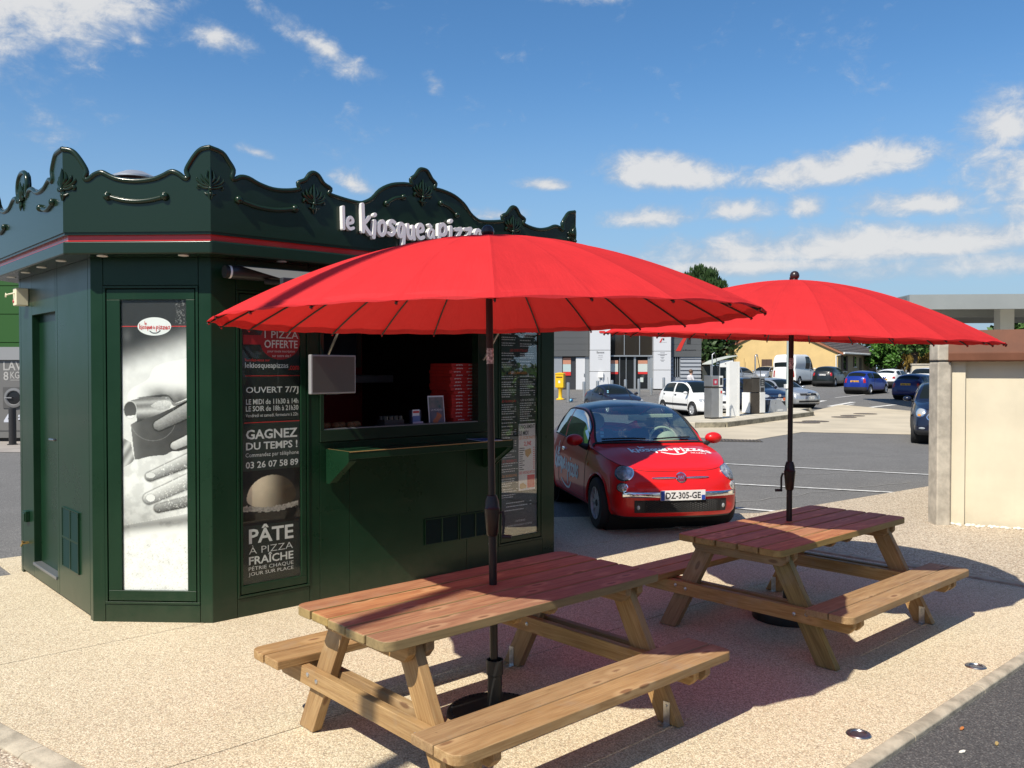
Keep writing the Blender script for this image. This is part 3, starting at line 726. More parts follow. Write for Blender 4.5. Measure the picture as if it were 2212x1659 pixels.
# interior
DRED = mat('interior_red', (.26, .016, .014), .5); INTB = mat('interior_black', (.008, .007, .007), .5)
MB().box(.1, 3.4, 2.2, 2.24, .05, 2.64).build('inner_wall', DRED, kiosk)
MB().box(.86, .875, .09, 2.2, .05, 2.64).build('inner_wall', INTB, kiosk); MB().box(2.66, 2.675, .09, 2.2, .05, 2.64).build('inner_wall', INTB, kiosk)
MB().box(.88, 2.655, .085, .62, 1.29, 1.33).build('counter', mat('counter_top', (.04, .035, .03), .3), kiosk, bevel=.004)
MB().box(.88, 2.655, .50, .54, .05, 1.285).build('counter_front', INTB, kiosk)
MB().box(.1, 3.4, .09, 3.25, 2.60, 2.64).build('ceiling', INTB, kiosk)
ow = MB()
for a, b, c, d_ in ((1.95, 2.62, 1.86, 1.91), (1.95, 2.62, 2.25, 2.30), (1.95, 2.0, 1.91, 2.25), (2.57, 2.62, 1.91, 2.25)): ow.box(a, b, 2.15, 2.198, c, d_)
bw = ow.build('back_window_frame', mat('taupe_frame', (.13, .11, .085), .4), kiosk)
MB().box(2.0, 2.57, 2.17, 2.18, 1.91, 2.25).build('back_window_pane', mat('blue_pane', (.05, .08, .11), .06), bw)
MB().box(1.9, 2.64, 1.55, 2.15, 1.70, 1.78).build('oven_hood', mat('grey_metal', (.3, .3, .3), .35, .9), kiosk, bevel=.01)
for z in (1.63, 1.93): MB().box(1.35, 1.72, 1.9, 2.19, z, z + .03).build('wall_shelf', mat('shelf_grey', (.35, .33, .30), .5), kiosk)
# serving shelf with end brackets
sh = MB().box(.935, 2.62, -.35, -.0125, 1.150, 1.205).build('serving_shelf', GREEN, kiosk, bevel=.004)
MB().box(.937, 2.618, -.353, -.335, 1.2055, 1.2105).box(.935, .948, -.334, -.0125, 1.2055, 1.2105).build('shelf_edge', mat('shelf_trim', (.40, .26, .10), .35, .2), sh)
for a, b in ((.925, .934), (2.622, 2.632)):
    mb = MB().prism([(-.0125, .935), (-.06, .935), (-.35, 1.13), (-.35, 1.211), (-.0125, 1.211)], a, b, 'yz')
    mb.box(a - (0 if a > 2 else 0), b + .06 if a < 2 else b, -.06, -.0126, .9355, 1.149) if False else None
    mb.build('bracket', GREEN, sh)
for a in (.936, 2.56):
    MB().prism([(-.0125, .94), (-.055, .94), (-.345, 1.135), (-.345, 1.149), (-.0125, 1.149)], a, a + .06, 'yz').build('bracket', GREEN, sh)
# raised hatch over the window with gas struts, awning roll with grey cloth
hm = Matrix.Translation((0, -.0125, 2.325)) @ Matrix.Rotation(R(-9), 4, 'X')
hb = MB().box(.88, 2.72, -.62, 0, -.03, .0, hm); hb.box(.88, 2.72, -.62, -.605, -.07, -.03, hm)
ht = hb.build('hatch', GREEN2, kiosk, bevel=.003)
for x in (.93, 2.56): MB().tube([(x, -.02, 1.93), (x, -.30, 2.255)], .011, 8).build('gas_strut', STEEL, ht, smooth=40)
for x in (1.35, 1.85): 
    b_ = MB(); b_.box(x, x + .12, -.50, -.46, 2.205, 2.212); b_.box(x, x + .012, -.50, -.46, 2.212, 2.25); b_.box(x + .108, x + .12, -.50, -.46, 2.212, 2.25); b_.build('hatch_handle', CHROME, ht)
aw = MB().tube([(.10, -.105, 2.545), (3.3, -.105, 2.545)], .05, 16).build('awning_roll', mat('awning_case', (.025, .025, .027), .3), kiosk, smooth=40)
MB().tube([(.085, -.105, 2.545), (.10, -.105, 2.545)], .047, 16).build('end_cap', WHITEP, aw, smooth=40)
MB().tube([(.055, -.105, 2.545), (.085, -.105, 2.545)], .046, 16).build('end_cap', BLACK, aw, smooth=40)
MB().quad((.16, -.12, 2.595), (3.25, -.12, 2.595), (3.25, -.86, 2.43), (.16, -.86, 2.43)).build('awning_cloth', mat('grey_awning', (.11, .11, .105), .85, bump=(300, .2, .001)), aw)
MB().box(.10, 3.3, -.90, -.855, 2.395, 2.445).build('front_bar', mat('awning_case', (.025, .025, .027), .3), aw, bevel=.008)
for x, sgn in ((.35, 1), (3.0, -1)):
    MB().tube([(x, -.14, 2.49), (x + sgn * .42, -.50, 2.455), (x + sgn * .05, -.86, 2.42)], .02, 8).build('awning_arm', BLACK, aw, smooth=40)
# roof top things
cw = kw(.15, 1.75)
g = thing('exhaust_cap', 'brown round exhaust cap with pale top peeking over the kiosk crown', 'vent cap', kw(-.02, 1.5, 2.83), KA)
MB().lathe([(.10, 0), (.10, .52), (.16, .52), (.16, .60), (.15, .62)], 20).build('pipe', mat('brown_metal', (.10, .035, .025), .5), g, smooth=30)
MB().lathe([(.19, .62), (.19, .635), (.08, .685), (.0001, .70)], 20).build('cap', mat('galvanised', (.55, .55, .56), .4, .7), g, smooth=30)
g = thing('air_conditioner', 'cream air conditioner box on the kiosk roof behind the crown', 'air conditioner', kw(1.0, 1.3, 2.83), KA)
MB().box(-.42, .42, -.3, .3, .04, .60).build('casing', mat('cream_metal', (.70, .67, .56), .5), g, bevel=.02)
MB().box(-.43, .43, -.31, .31, .52, .535).build('lid_rim', mat('cream_metal', (.6, .57, .48), .5), g)
for x in (-.3, .3): MB().box(x - .05, x + .05, -.25, .25, 0, .04).build('foot', BLACK, g)
# ------------------------------------------------------------------ printed posters of the kiosk
def sstep(x, a, b):
    t = np.clip((x - a) / (b - a), 0, 1); return t * t * (3 - 2 * t)
def fbm(X, Y, seed, octs=4, f0=1.0):
    rng = np.random.RandomState(seed); out = np.zeros_like(X); amp = 1.0; tot = 0
    for o in range(octs):
        g = rng.rand(64, 64); fx = X * f0 * 2 ** o; fy = Y * f0 * 2 ** o
        ix = np.floor(fx).astype(int); iy = np.floor(fy).astype(int); tx = fx - ix; ty = fy - iy
        tx = tx * tx * (3 - 2 * tx); ty = ty * ty * (3 - 2 * ty)
        G = lambda a, b: g[a % 64, b % 64]
        out += amp * ((G(ix, iy) * (1 - tx) + G(ix + 1, iy) * tx) * (1 - ty) + (G(ix, iy + 1) * (1 - tx) + G(ix + 1, iy + 1) * tx) * ty)
        tot += amp; amp *= .5
    return out / tot
def inside(X, Y, poly):
    r = np.zeros(X.shape, bool); n = len(poly)
    for i in range(n):
        x1, y1 = poly[i]; x2, y2 = poly[(i + 1) % n]
        c = ((y1 > Y) != (y2 > Y)) & (X < (x2 - x1) * (Y - y1) / (y2 - y1 + 1e-9) + x1); r ^= c
    return r
def spoly(pts, sub=6): return [(p.x, p.y) for p in smooth_line(pts, sub)]
def capsule(X, Y, a, b, ra, rb):
    ax, ay = a; bx, by = b; dx, dy = bx - ax, by - ay; L2 = dx * dx + dy * dy
    t = np.clip(((X - ax) * dx + (Y - ay) * dy) / L2, 0, 1); r = ra + (rb - ra) * t
    px, py = ax + dx * t, ay + dy * t
    return np.hypot(X - px, Y - py) - r, t, (Y - py) / r, r
def print_grid(name, img, x0, x1, z0, z1, y, m, parent):
    """flat print: img rows go from top to bottom, one value per grid vertex"""
    h, w = img.shape[:2]
    xs_ = np.linspace(x0, x1, w); zs = np.linspace(z1, z0, h)
    me = bpy.data.meshes.new(name)
    V = np.zeros((h, w, 3)); V[..., 0] = xs_[None]; V[..., 1] = y; V[..., 2] = zs[:, None]
    idx = np.arange(h * w).reshape(h, w)
    Fq = np.stack([idx[1:, :-1], idx[1:, 1:], idx[:-1, 1:], idx[:-1, :-1]], -1).reshape(-1, 4)
    me.from_pydata(V.reshape(-1, 3).tolist(), [], Fq.tolist())
    at = me.color_attributes.new('print', 'FLOAT_COLOR', 'POINT')
    c = np.ones((h * w, 4), np.float32); c[:, :3] = img.reshape(h * w, -1) if img.ndim == 3 else np.repeat(img.reshape(-1, 1), 3, 1)
    at.data.foreach_set('color', c.ravel())
    o = bpy.data.objects.new(name, me); COL.objects.link(o); me.materials.append(m); o.parent = parent
    return o
PRINT = mat_vcol('photo_print', .45, .3)
# black and white print of hands cutting dough (plane units as measured on the poster)
h_, w_ = 560, 124
X, Y = np.meshgrid(np.linspace(78, 662, w_), np.linspace(75, 2783, h_))
nz = fbm(X / 60, Y / 60, 3, 5); nf = fbm(X / 9, Y / 9, 4, 3)
t = sstep(Y - (610 - .36 * (X - 78)), -170, 190)
I = .045 + .80 * t ** 1.5
I *= .9 + .2 * nz
I[Y < 100] *= .5
drip = ((nf > .62) & (X > 560) & (X < 640) & (Y < 330)); I[drip] += .18
bl = np.exp(-(((X - 125) / 40) ** 2 + ((Y - 410) / 60) ** 2)); I += .08 * bl
# metal cutter blade below the tube
pl = inside(X, Y, [(152, 1235), (210, 1200), (420, 1130), (662, 1010), (662, 1560), (185, 1560)])
I[pl] = (.11 - .05 * sstep(X, 200, 600) + .10 * sstep(X, 260, 150) + .03 * nz)[pl]
arc = np.abs(np.hypot(X - 350, Y - 1180) - 205) < 3; I[arc & pl] += .12
ripple = inside(X, Y, [(78, 1360), (150, 1400), (182, 1560), (120, 1640), (78, 1660)]); I[ripple] = (.42 + .35 * np.sin(X / 14 + Y / 23) * .5 + .1 * nz)[ripple]
# fist above
hand = inside(X, Y, spoly([(664, 612), (600, 632), (500, 648), (400, 682), (352, 722), (326, 790), (300, 820), (250, 850), (180, 888), (138, 930), (124, 980), (140, 1012), (240, 985), (350, 988), (480, 972), (520, 1010), (560, 1030), (664, 985)]))
sh_ = sstep(Y - .10 * (X - 250), 805, 985) * sstep(X, 190, 420)
I[hand] = (.93 - .76 * sh_ * (.75 + .5 * nz) + .05 * (nf - .5))[hand]
crease = inside(X, Y, spoly([(200, 985), (320, 968), (470, 955), (520, 990), (560, 1035), (664, 1000), (664, 1040), (540, 1060), (480, 985), (300, 990)])); I[crease] *= .35
# rolled tube
tube_ = inside(X, Y, [(150, 1012), (250, 985), (400, 978), (500, 990), (525, 1030), (500, 1085), (420, 1130), (300, 1180), (208, 1215), (205, 1140)])
q = (Y - (1012 - .06 * (X - 150))) / 190
I[tube_] = (.22 + .30 * np.exp(-((q - .12) / .1) ** 2) + .42 * np.exp(-((q - .55) / .16) ** 2) - .12 * sstep(q, .75, 1.0) + .12 * (nf - .5))[tube_]
el_ = ((X - 148) / 58) ** 2 + ((Y - 1098) / 80) ** 2
I[el_ < 1.12] = .72; I[(el_ < .93)] = (.10 + .06 * (Y - 1020) / 160)[el_ < .93]
I[(el_ < .93) & (Y > 1158 - .12 * (X - 100))] = .93
thumb = inside(X, Y, spoly([(330, 1060), (400, 1015), (490, 1012), (520, 1045), (470, 1090), (400, 1105)])); I[thumb] = (.50 + .3 * (nf - .4) + .2 * sstep(Y, 1100, 1010))[thumb]
def finger(a, b, ra, rb, v0, v1, nail=None):
    d, tt_, ny, r = capsule(X, Y, a, b, ra, rb)
    mk = d < 0
    I[(d < 14) & ~mk] *= (.35 + .65 * np.clip(d / 14, 0, 1))[(d < 14) & ~mk]
    I[mk] = (v1 + (v0 - v1) * (.5 - .5 * ny) + .16 * (nf - .5) - .12 * sstep(-d, 8, 0))[mk]
    if nail:
        e = ((X - nail[0]) / nail[2]) ** 2 + ((Y - nail[1]) / nail[3]) ** 2
        I[(e < 1.25) & mk] *= .72; I[(e < .95) & mk] = (v0 * .92 + .03 * (nf - .5))[(e < .95) & mk]
finger((405, 1245), (700, 1085), 50, 70, .55, .10)
finger((545, 1432), (720, 1350), 38, 48, .80, .34)
# dough
dough_ = inside(X, Y, spoly([(70, 1645), (130, 1610), (200, 1568), (300, 1536), (400, 1522), (455, 1518), (520, 1484), (590, 1480), (670, 1452)]) + [(670, 2060), (520, 2090), (300, 2135), (70, 2182)])
I[dough_] = (.90 - .16 * sstep(nz, .35, .7) - .34 * sstep(Y - .2 * (300 - X), 1760, 2200) * sstep(X, 700, 200) - .05 * sstep(X, 300, 600))[dough_]
finger((322, 1722), (720, 1545), 44, 66, .84, .10, (326, 1708, 44, 27))
finger((395, 2018), (720, 1935), 40, 50, .50, .08)
finger((312, 1925), (720, 1735), 55, 68, .92, .22, (326, 1920, 42, 36))
fl = (nf > .72) & (X > 400) & (X < 662) & (Y > 1600) & (Y < 2060); I[fl] = np.minimum(.95, I[fl] + .4)
# table edge, shade and flour
low = Y > (2182 - .20 * (X - 70))
shade_ = np.exp(-((Y - (2195 - .13 * (X - 78))) / 60) ** 2)
I[low] = (.92 - .58 * shade_ - .10 * sstep(nz, .5, .75))[low]
spk = (nf > .68) & (Y > 2300); I[spk] -= .22
I = np.clip(I, .012, .93)
sx0, sx1 = LCh - .672, LCh - .183
print_grid('poster', np.clip(I ** 1.1 * 1.0, 0, .93)[..., None] * np.array([1.0, .965, .94]), sx0 + .004, sx1 - .001, .2315, 2.3485, .014, PRINT, cs)
PX = lambda x: sx0 + (x - 73) / (664 - 73) * (sx1 - sx0)
PZ = lambda y: 2.349 - (y - 72) / (2783 - 72) * (2.349 - .231)
MB().box(sx0 + .001, sx1 - .001, .0132, .0138, PZ(323), PZ(315)).build('red_line', INKR, cs)
cxx, czz = PX(372), PZ(320); ov = MB(); ov.v = [(cxx, .0125, czz)] + [(cxx + (PX(523) - cxx) * math.cos(a), .0125, czz + (PZ(235) - czz) * math.sin(a)) for a in [2 * math.pi * i / 40 for i in range(40)]]
ov.f = [(0, 1 + i, 1 + (i + 1) % 40) for i in range(40)]; ov.build('oval_badge', mat('poster_white', (.82, .82, .80), .45), cs)
mb = MB()
for pts, sz in logo_strokes([('le', PX(285), PZ(303), .0125), ('kiosque', PX(238), PZ(343), .0185, PX(357)), ('à', PX(361), PZ(340), .012, PX(381)), ('pizzas', PX(387), PZ(345), .0195, PX(517))]): ribbon(mb, pts, .125 * sz, .0115)
mb.build('badge_lettering', INKR, cs)
mb = MB(); ribbon(mb, [(PX(332), PZ(362)), (PX(352), PZ(378)), (PX(375), PZ(382)), (PX(400), PZ(378)), (PX(424), PZ(360))], .0035, .0118); mb.build('badge_smile', INKB, cs)
MB().box(sx0, sx1, .004, .007, .231, 2.349).build('glass', PANE, cs)

# opening hours poster on the front
MB().box(.236, .710, .0145, .0155, .233, 2.328).build('poster', mat('poster_black', (.010, .016, .013), .5), fs)
gy = .0135
circ = MB(); circ.v = [(.549, .0138, 2.06)] + [(.549 + .166 * math.cos(a), .0138, 2.06 + .142 * math.sin(a)) for a in [2 * math.pi * i / 40 for i in range(40)]]; circ.f = [(0, 1 + i, 1 + (i + 1) % 40) for i in range(40)]
circ.build('red_disc', mat('poster_red', (.32, .012, .016), .5), fs)
MB().box(.250, .388, .0139, .0142, 2.03, 2.10).build('red_band', mat('poster_red', (.3, .01, .015), .5), fs)
TX = [('1 PIZZA', .420, .700, 2.082, 2.135, INK, .0), ('OFFERTE', .418, .694, 2.006, 2.067, INK, .012), ('pour toute inscription', .444, .670, 1.968, 1.990, INK, 0), ('sur notre site !', .482, .636, 1.938, 1.958, INK, 0),
      ('Rendez-vous sur', .263, .462, 1.904, 1.925, INKR, .0), ('lekiosqueapizzas', .263, .614, 1.842, 1.895, INK, .008), ('.com', .618, .706, 1.838, 1.872, INKR, .015),
      ('OUVERT 7/7J', .269, .699, 1.652, 1.712, INK, .012), ('LE MIDI de 11h30 à 14h', .269, .698, 1.580, 1.620, INK, .012), ('LE SOIR de 18h à 21h30', .268, .698, 1.528, 1.568, INK, .012),
      ('Vendredi et samedi, fermeture à 22h', .266, .694, 1.481, 1.510, INK, .0), ('GAGNEZ', .267, .689, 1.318, 1.391, INK, .025), ('DU TEMPS !', .267, .689, 1.238, 1.296, INK, .022),
      ('Commandez par téléphone', .263, .699, 1.176, 1.216, INK, 0), ('03 26 07 58 89', .264, .695, 1.100, 1.151, INK, .015),
      ('PÂTE', .286, .651, .534, .672, INK, .022), ('À PIZZA', .286, .646, .456, .520, INK, -.012), ('FRAÎCHE', .285, .650, .374, .452, INK, .02), ('PÉTRIE CHAQUE', .283, .650, .326, .366, INK, -.004), ('JOUR SUR PLACE', .282, .650, .284, .318, INK, -.004)]
for s, a, b, c, d_, m_, bo in TX: text(s, a, b, c, d_, gy, m_, fs, bo)
MB().box(.263, .719, .0139, .0142, 1.792, 1.797).build('red_line', INKR, fs)
MB().box(.253, .709, .0139, .0142, 1.441, 1.446).build('red_line', INKR, fs)
MB().box(.238, .708, .0142, .0144, .99, 1.441).build('text_field', mat('poster_dark', (.016, .026, .020), .5), fs)
h_, w_ = 120, 110
X, Y = np.meshgrid(np.linspace(0, 1, w_), np.linspace(0, 1, h_)); nz = fbm(X * 6, Y * 6, 9, 4); nf = fbm(X * 40, Y * 40, 5, 2)
C3 = np.zeros((h_, w_, 3)) + np.array([.012, .011, .010]); C3 += .03 * (sstep(Y, .25, .5) * sstep(Y, .75, .5))[..., None] * np.array([1, .9, .75])
ball = ((X - .50) / .43) ** 2 + (np.where(Y < .52, (Y - .52) / .42, (Y - .52) / .20)) ** 2 < 1
lit = sstep(X, .75, .25) * (.55 + .45 * sstep(Y, .8, .2)) * (.85 + .3 * nz)
C3[ball] = (lit[..., None] * np.array([.86, .74, .55]) + np.array([.06, .045, .03]))[ball]
fl = (np.abs(Y - (.74 + .06 * np.sin((X - .5) * 3.0) ** 2 * -1)) < .05 * (.4 + nf)) & (X < .97); C3[fl] = (np.array([.40, .37, .33]) * (.4 + .8 * nf[..., None]))[fl]
print_grid('dough_picture', C3, .238, .708, .67, 1.08, .0141, PRINT, fs)
MB().box(.234, .712, .004, .007, .231, 2.33).build('glass', PANE, fs)

# menu case
MB().box(2.802, 3.273, .0145, .0155, .247, 2.328).build('menu_board', mat('menu_dark', (.012, .017, .016), .5), ms)
for s, a, b, z, m_ in (('LES ESSENTIELLES', 2.92, 3.15, 2.012, INKR), ('LES GOURMANDES', 2.90, 3.14, 1.795, INKO), ('LES CLASSIQUES', 2.81, 3.0, 1.525, INKR), ('LES SUCRÉES', 3.06, 3.235, 1.535, INK), ('LES DESSERTS', 2.81, 3.005, .955, INKR), ('LES BOISSONS', 2.81, 3.01, .815, INKO)):
    text(s, a, b, z, z + .024, gy, m_, ms, .01)
rng = random.Random(5); tl = MB()
def rows_(x0, x1, z0, z1, step):
    z = z1
    while z > z0:
        x = x0; first = True
        e = x0 + (x1 - x0) * rng.uniform(.55, .95)
        while x < e:
            w = rng.uniform(.010, .032); tl.box(x, min(e, x + w), .0136, .0139, z, z + (.0085 if first else .006)); x += w + .006
        if rng.random() < .5: tl.box(x1 - .02, x1, .0136, .0139, z, z + .006)
        z -= step * rng.choice((1, 1, 1.6))
for a, b, c, d_ in ((2.81, 3.0, 2.06, 2.28), (3.05, 3.25, 2.06, 2.28), (2.81, 3.0, 1.84, 1.99), (3.05, 3.25, 1.84, 1.99), (2.81, 3.0, 1.56, 1.77), (3.05, 3.25, 1.58, 1.77), (2.81, 3.0, 1.0, 1.50), (3.05, 3.26, 1.34, 1.51), (2.81, 3.02, .86, .94), (2.81, 3.02, .60, .79), (2.87, 3.2, .52, .56), (2.85, 3.22, .46, .49)):
    rows_(a, b, c, d_, .021)
tag(tl.build('menu_print', INK, ms), kind='stuff')
text('CARTE BLEUE', 2.99, 3.12, .375, .392, gy, INK, ms); text('& TITRES RESTAURANT ACCEPTÉS', 2.88, 3.21, .335, .356, gy, INK, ms)
lf = MB().box(3.032, 3.251, .0128, .0134, .67, 1.316).build('midi_leaflet', mat('leaflet_white', (.70, .69, .67), .5), ms)
y_ = .0123
for s, a, b, c, d_, m_, bo in (('UNIQUEMENT', 3.040, 3.245, 1.262, 1.305, INKB, .02), ('LE MIDI', 3.040, 3.160, 1.205, 1.248, INKB, .02), ("LES KIOSK'PARTS", 3.040, 3.247, 1.165, 1.195, INKO, .015), ('2,9€', 3.10, 3.20, 1.095, 1.145, INKR, .025), ('LES KIOSQUITOS', 3.038, 3.246, .825, .855, INKR, .02)):
    text(s, a, b, c, d_, y_, m_, ms, bo)
tl = MB()
for i in range(11):
    z = 1.075 - i * .0205; tl.box(3.04, 3.04 + rng.uniform(.04, .075), .0121, .0125, z, z + .008)
tag(tl.build('price_list', INKB, ms), kind='stuff')
tl = MB()
for i in range(11): z = 1.075 - i * .0205; tl.box(3.225, 3.243, .0121, .0125, z, z + .009)
tag(tl.build('price_column', INKR, ms), kind='stuff')
MB().prism([(3.115, 1.06), (3.19, 1.075), (3.20, 1.03), (3.15, .985), (3.12, 1.01)], .0121, .0125).build('slice_picture', mat('pizza_print', (.50, .30, .08), .5), ms)
MB().box(3.145, 3.245, .0121, .0125, .69, .815).build('red_field', INKR, ms)
MB().prism([(3.045, .70), (3.06, .685), (3.13, .69), (3.135, .715), (3.09, .745), (3.05, .735)], .0119, .0122).build('pizza_picture', mat('pizza_print', (.5, .3, .08), .5), ms)
MB().box(2.80, 3.275, .004, .007, .245, 2.33).build('glass', PANE, ms)

# ---- things standing in and on the kiosk
def kthing(name, label, cat, u, v, z, rz=0.0, group=None): return thing(name, label, cat, kw(u, v, z), KA + rz, group)
mo = kthing('menu_screen', 'flat screen with black border hung on an arm left of the serving window', 'screen', .865, -.22, 1.805, R(8))
mo.scale = (1.08, 1, 1)
MB().box(-.20, .20, -.018, .018, -.15, .15).build('casing', mat('screen_border', (.35, .35, .35), .4, .3), mo, bevel=.006)
MB().box(-.187, .187, -.0205, -.0182, -.137, .137).build('display', mat('screen_grey', (.085, .08, .072), .3), mo)
MB().box(-.06, .06, -.012, .012, -.158, -.150).build('sensor_bar', BLACK, mo)
MB().tube([(-.05, .018, 0), (-.08, .12, 0), (-.05, .205, 0)], .016, 8).build('wall_arm', BLACK, mo)
BOXR = mat('pizza_box_red', (.50, .022, .015), .6, vary=(8, .12))
ORD = 'first second third fourth fifth sixth seventh eighth ninth tenth eleventh twelfth thirteenth fourteenth fifteenth sixteenth seventeenth eighteenth nineteenth twentieth twenty-first twenty-second'.split()
for i in range(18):
    dx = (.0 if i > 9 else .0) + rng.uniform(-.012, .012); dy = rng.uniform(-.012, .012)
    z = 1.331 + i * .0315
    b = kthing('pizza_box', (ORD[i] + ' red pizza box from the bottom of the tall stack in the window') if 0 < i < 17 else ('bottom red pizza box of the stack on the counter' if i == 0 else 'topmost red pizza box of the tall stack in the window'), 'pizza box', 2.475 + dx, .30 + dy, z, rng.uniform(-.04, .04), 'pizza boxes stacked in the serving window')
    MB().box(-.165, .165, -.165, .165, 0, .0305).build('carton', BOXR if not (12 < i < 22 and False) else BLACK, b, bevel=.002)
    mb = MB()
    for s in (-.085, .06):
        for k in range(7): mb.box(s + k * .011 - .03, s + k * .011 - .022, -.1662, -.1656, .010 + .002 * (k % 3), .019 + .002 * (k % 2))
    tag(mb.build('print', INK, b), kind='stuff')
b = kthing('menu_card', 'framed picture card LA PICADOU propped beside the red pizza boxes', 'card', 2.14, .125, 1.331, R(-4))
b.rotation_euler[0] = R(-7)
MB().box(-.085, .085, 0, .006, 0, .275).build('frame', WHITEP, b)
h_, w_ = 44, 28; X, Y = np.meshgrid(np.linspace(0, 1, w_), np.linspace(0, 1, h_)); nz = fbm(X * 4, Y * 6, 21, 4)
C3 = np.stack([.06 + .16 * nz, .09 + .10 * nz, .12 + .10 * nz], -1); top = Y < .38
C3[top] = np.stack([.35 * nz, .13 + .10 * nz, .12 + .10 * nz], -1)[top]
ob_ = ((X - .5 - .15 * np.sin(Y * 12)) / .2) ** 2 + ((Y - .77) / .22) ** 2 < 1; C3[ob_] = (np.array([.42, .14, .06]) * (.5 + nz[..., None]))[ob_]
print_grid('picture', C3, -.077, .077, .008, .262, -.0015, PRINT, b)
text('LA PICADOU', -.06, .062, .138, .156, -.003, INK, b, .01)
b = kthing('leaflet_holder', 'dark leaflet stand with white and blue cards on the counter', 'leaflet stand', 1.92, .14, 1.331)
MB().box(-.05, .06, .012, .05, 0, .15).build('stand', mat('navy_plastic', (.02, .025, .05), .4), b, bevel=.004)
MB().box(-.04, .035, .006, .009, .09, .155).build('card', WHITEP, b); MB().box(-.04, .04, .0035, .006, .035, .10).build('card', mat('blue_card', (.16, .22, .42), .5), b)
MB().box(-.045, .065, -.008, -.005, .0, .048).build('card', mat('lilac_card', (.60, .52, .60), .5), b)
mb = MB(); mb.box(-.035, .03, .0045, .0055, .125, .142); mb.box(-.03, .02, -.0095, -.0085, .012, .034); mb.build('print', INKR, b)
b = kthing('jar_crate', 'black wire crate of small dark jars on the counter', 'crate', 1.67, .17, 1.331)
MB().box(-.10, .10, -.05, .07, 0, .075).build('crate', mat('crate_black', (.03, .03, .03), .5), b)
for i in range(8):
    j = MB().lathe([(.022, 0), (.022, .03), (.018, .034), (.0001, .035)], 10, (-.075 + (i % 4) * .05, -.025 + (i // 4) * .06, .075)).build('jar', mat('jar_dark', (.05, .05, .05), .15), b, smooth=40)
b = kthing('bread_tray', 'shallow tray of brown rolls behind the window sill', 'tray', 1.18, .22, 1.331)
MB().box(-.22, .22, -.06, .10, 0, .02).build('tray', BLACK, b)
for i in range(9): MB().ball((-.19 + i * .047, .02 * ((i * 7) % 3 - 1), .045), .036, 7, (1, 1, .8)).build('bread_roll', mat('bread', (.20, .10, .035), .8, vary=(20, .3)), b, smooth=60)
b = kthing('tart_dish', 'flat dish with red and white toppings beside the jars', 'dish', 1.42, .115, 1.331)
MB().box(-.10, .10, -.03, .03, 0, .012).build('dish', mat('dish_dark', (.05, .03, .03), .4), b)
mb = MB()
for i in range(60): mb.ball((rng.uniform(-.095, .095), rng.uniform(-.028, .028), .015), .006, 4)
tag(mb.build('topping', mat('topping_red', (.45, .10, .07), .6), b), kind='stuff')
b = kthing('flyer', 'blue printed flyer lying on the right end of the serving shelf', 'flyer', 2.42, -.20, 1.2115, R(-12))
MB().box(-.105, .105, -.15, .15, 0, .002).build('sheet', WHITEP, b); MB().box(-.09, .09, -.12, .13, .0022, .0028).build('print', mat('blue_print', (.03, .07, .22), .5), b)
# ------------------------------------------------------------------ picnic tables
WTOP = mat_wood('stained_tabletop', (.375, .185, .090), (.25, .105, .052), (.52, .32, .165), side=(.33, .235, .095))
WRAW = mat_wood('treated_pine', (.375, .235, .100), (.27, .155, .062), (.49, .33, .16))
WGRN = mat_wood('greenish_pine', (.27, .20, .075), (.17, .12, .045), (.36, .28, .12))
GALV = mat('galvanised_steel', (.55, .55, .54), .35, .9, vary=(40, .2))
def plank_mesh(L, w, t, round_side=0, rr=.05):
    """board along x; outer corners rounded on the side given"""
    a = L / 2; h = w / 2
    if not round_side: poly = [(-a, -h), (a, -h), (a, h), (-a, h)]
    else:
        s = round_side; arc = lambda cx, cy, a0, a1: [(cx + rr * math.cos(R(q)), cy + rr * math.sin(R(q))) for q in np.linspace(a0, a1, 5)]
        if s < 0: poly = arc(-a + rr, -h + rr, 180, 270) + arc(a - rr, -h + rr, 270, 360) + [(a, h), (-a, h)]
        else: poly = [(-a, -h), (a, -h)] + arc(a - rr, h - rr, 0, 90) + arc(-a + rr, h - rr, 90, 180)
    return MB().prism(poly, -t / 2, t / 2, 'xy')
TL, TW, ZT, ZB_ = 1.83, .787, .72, .40
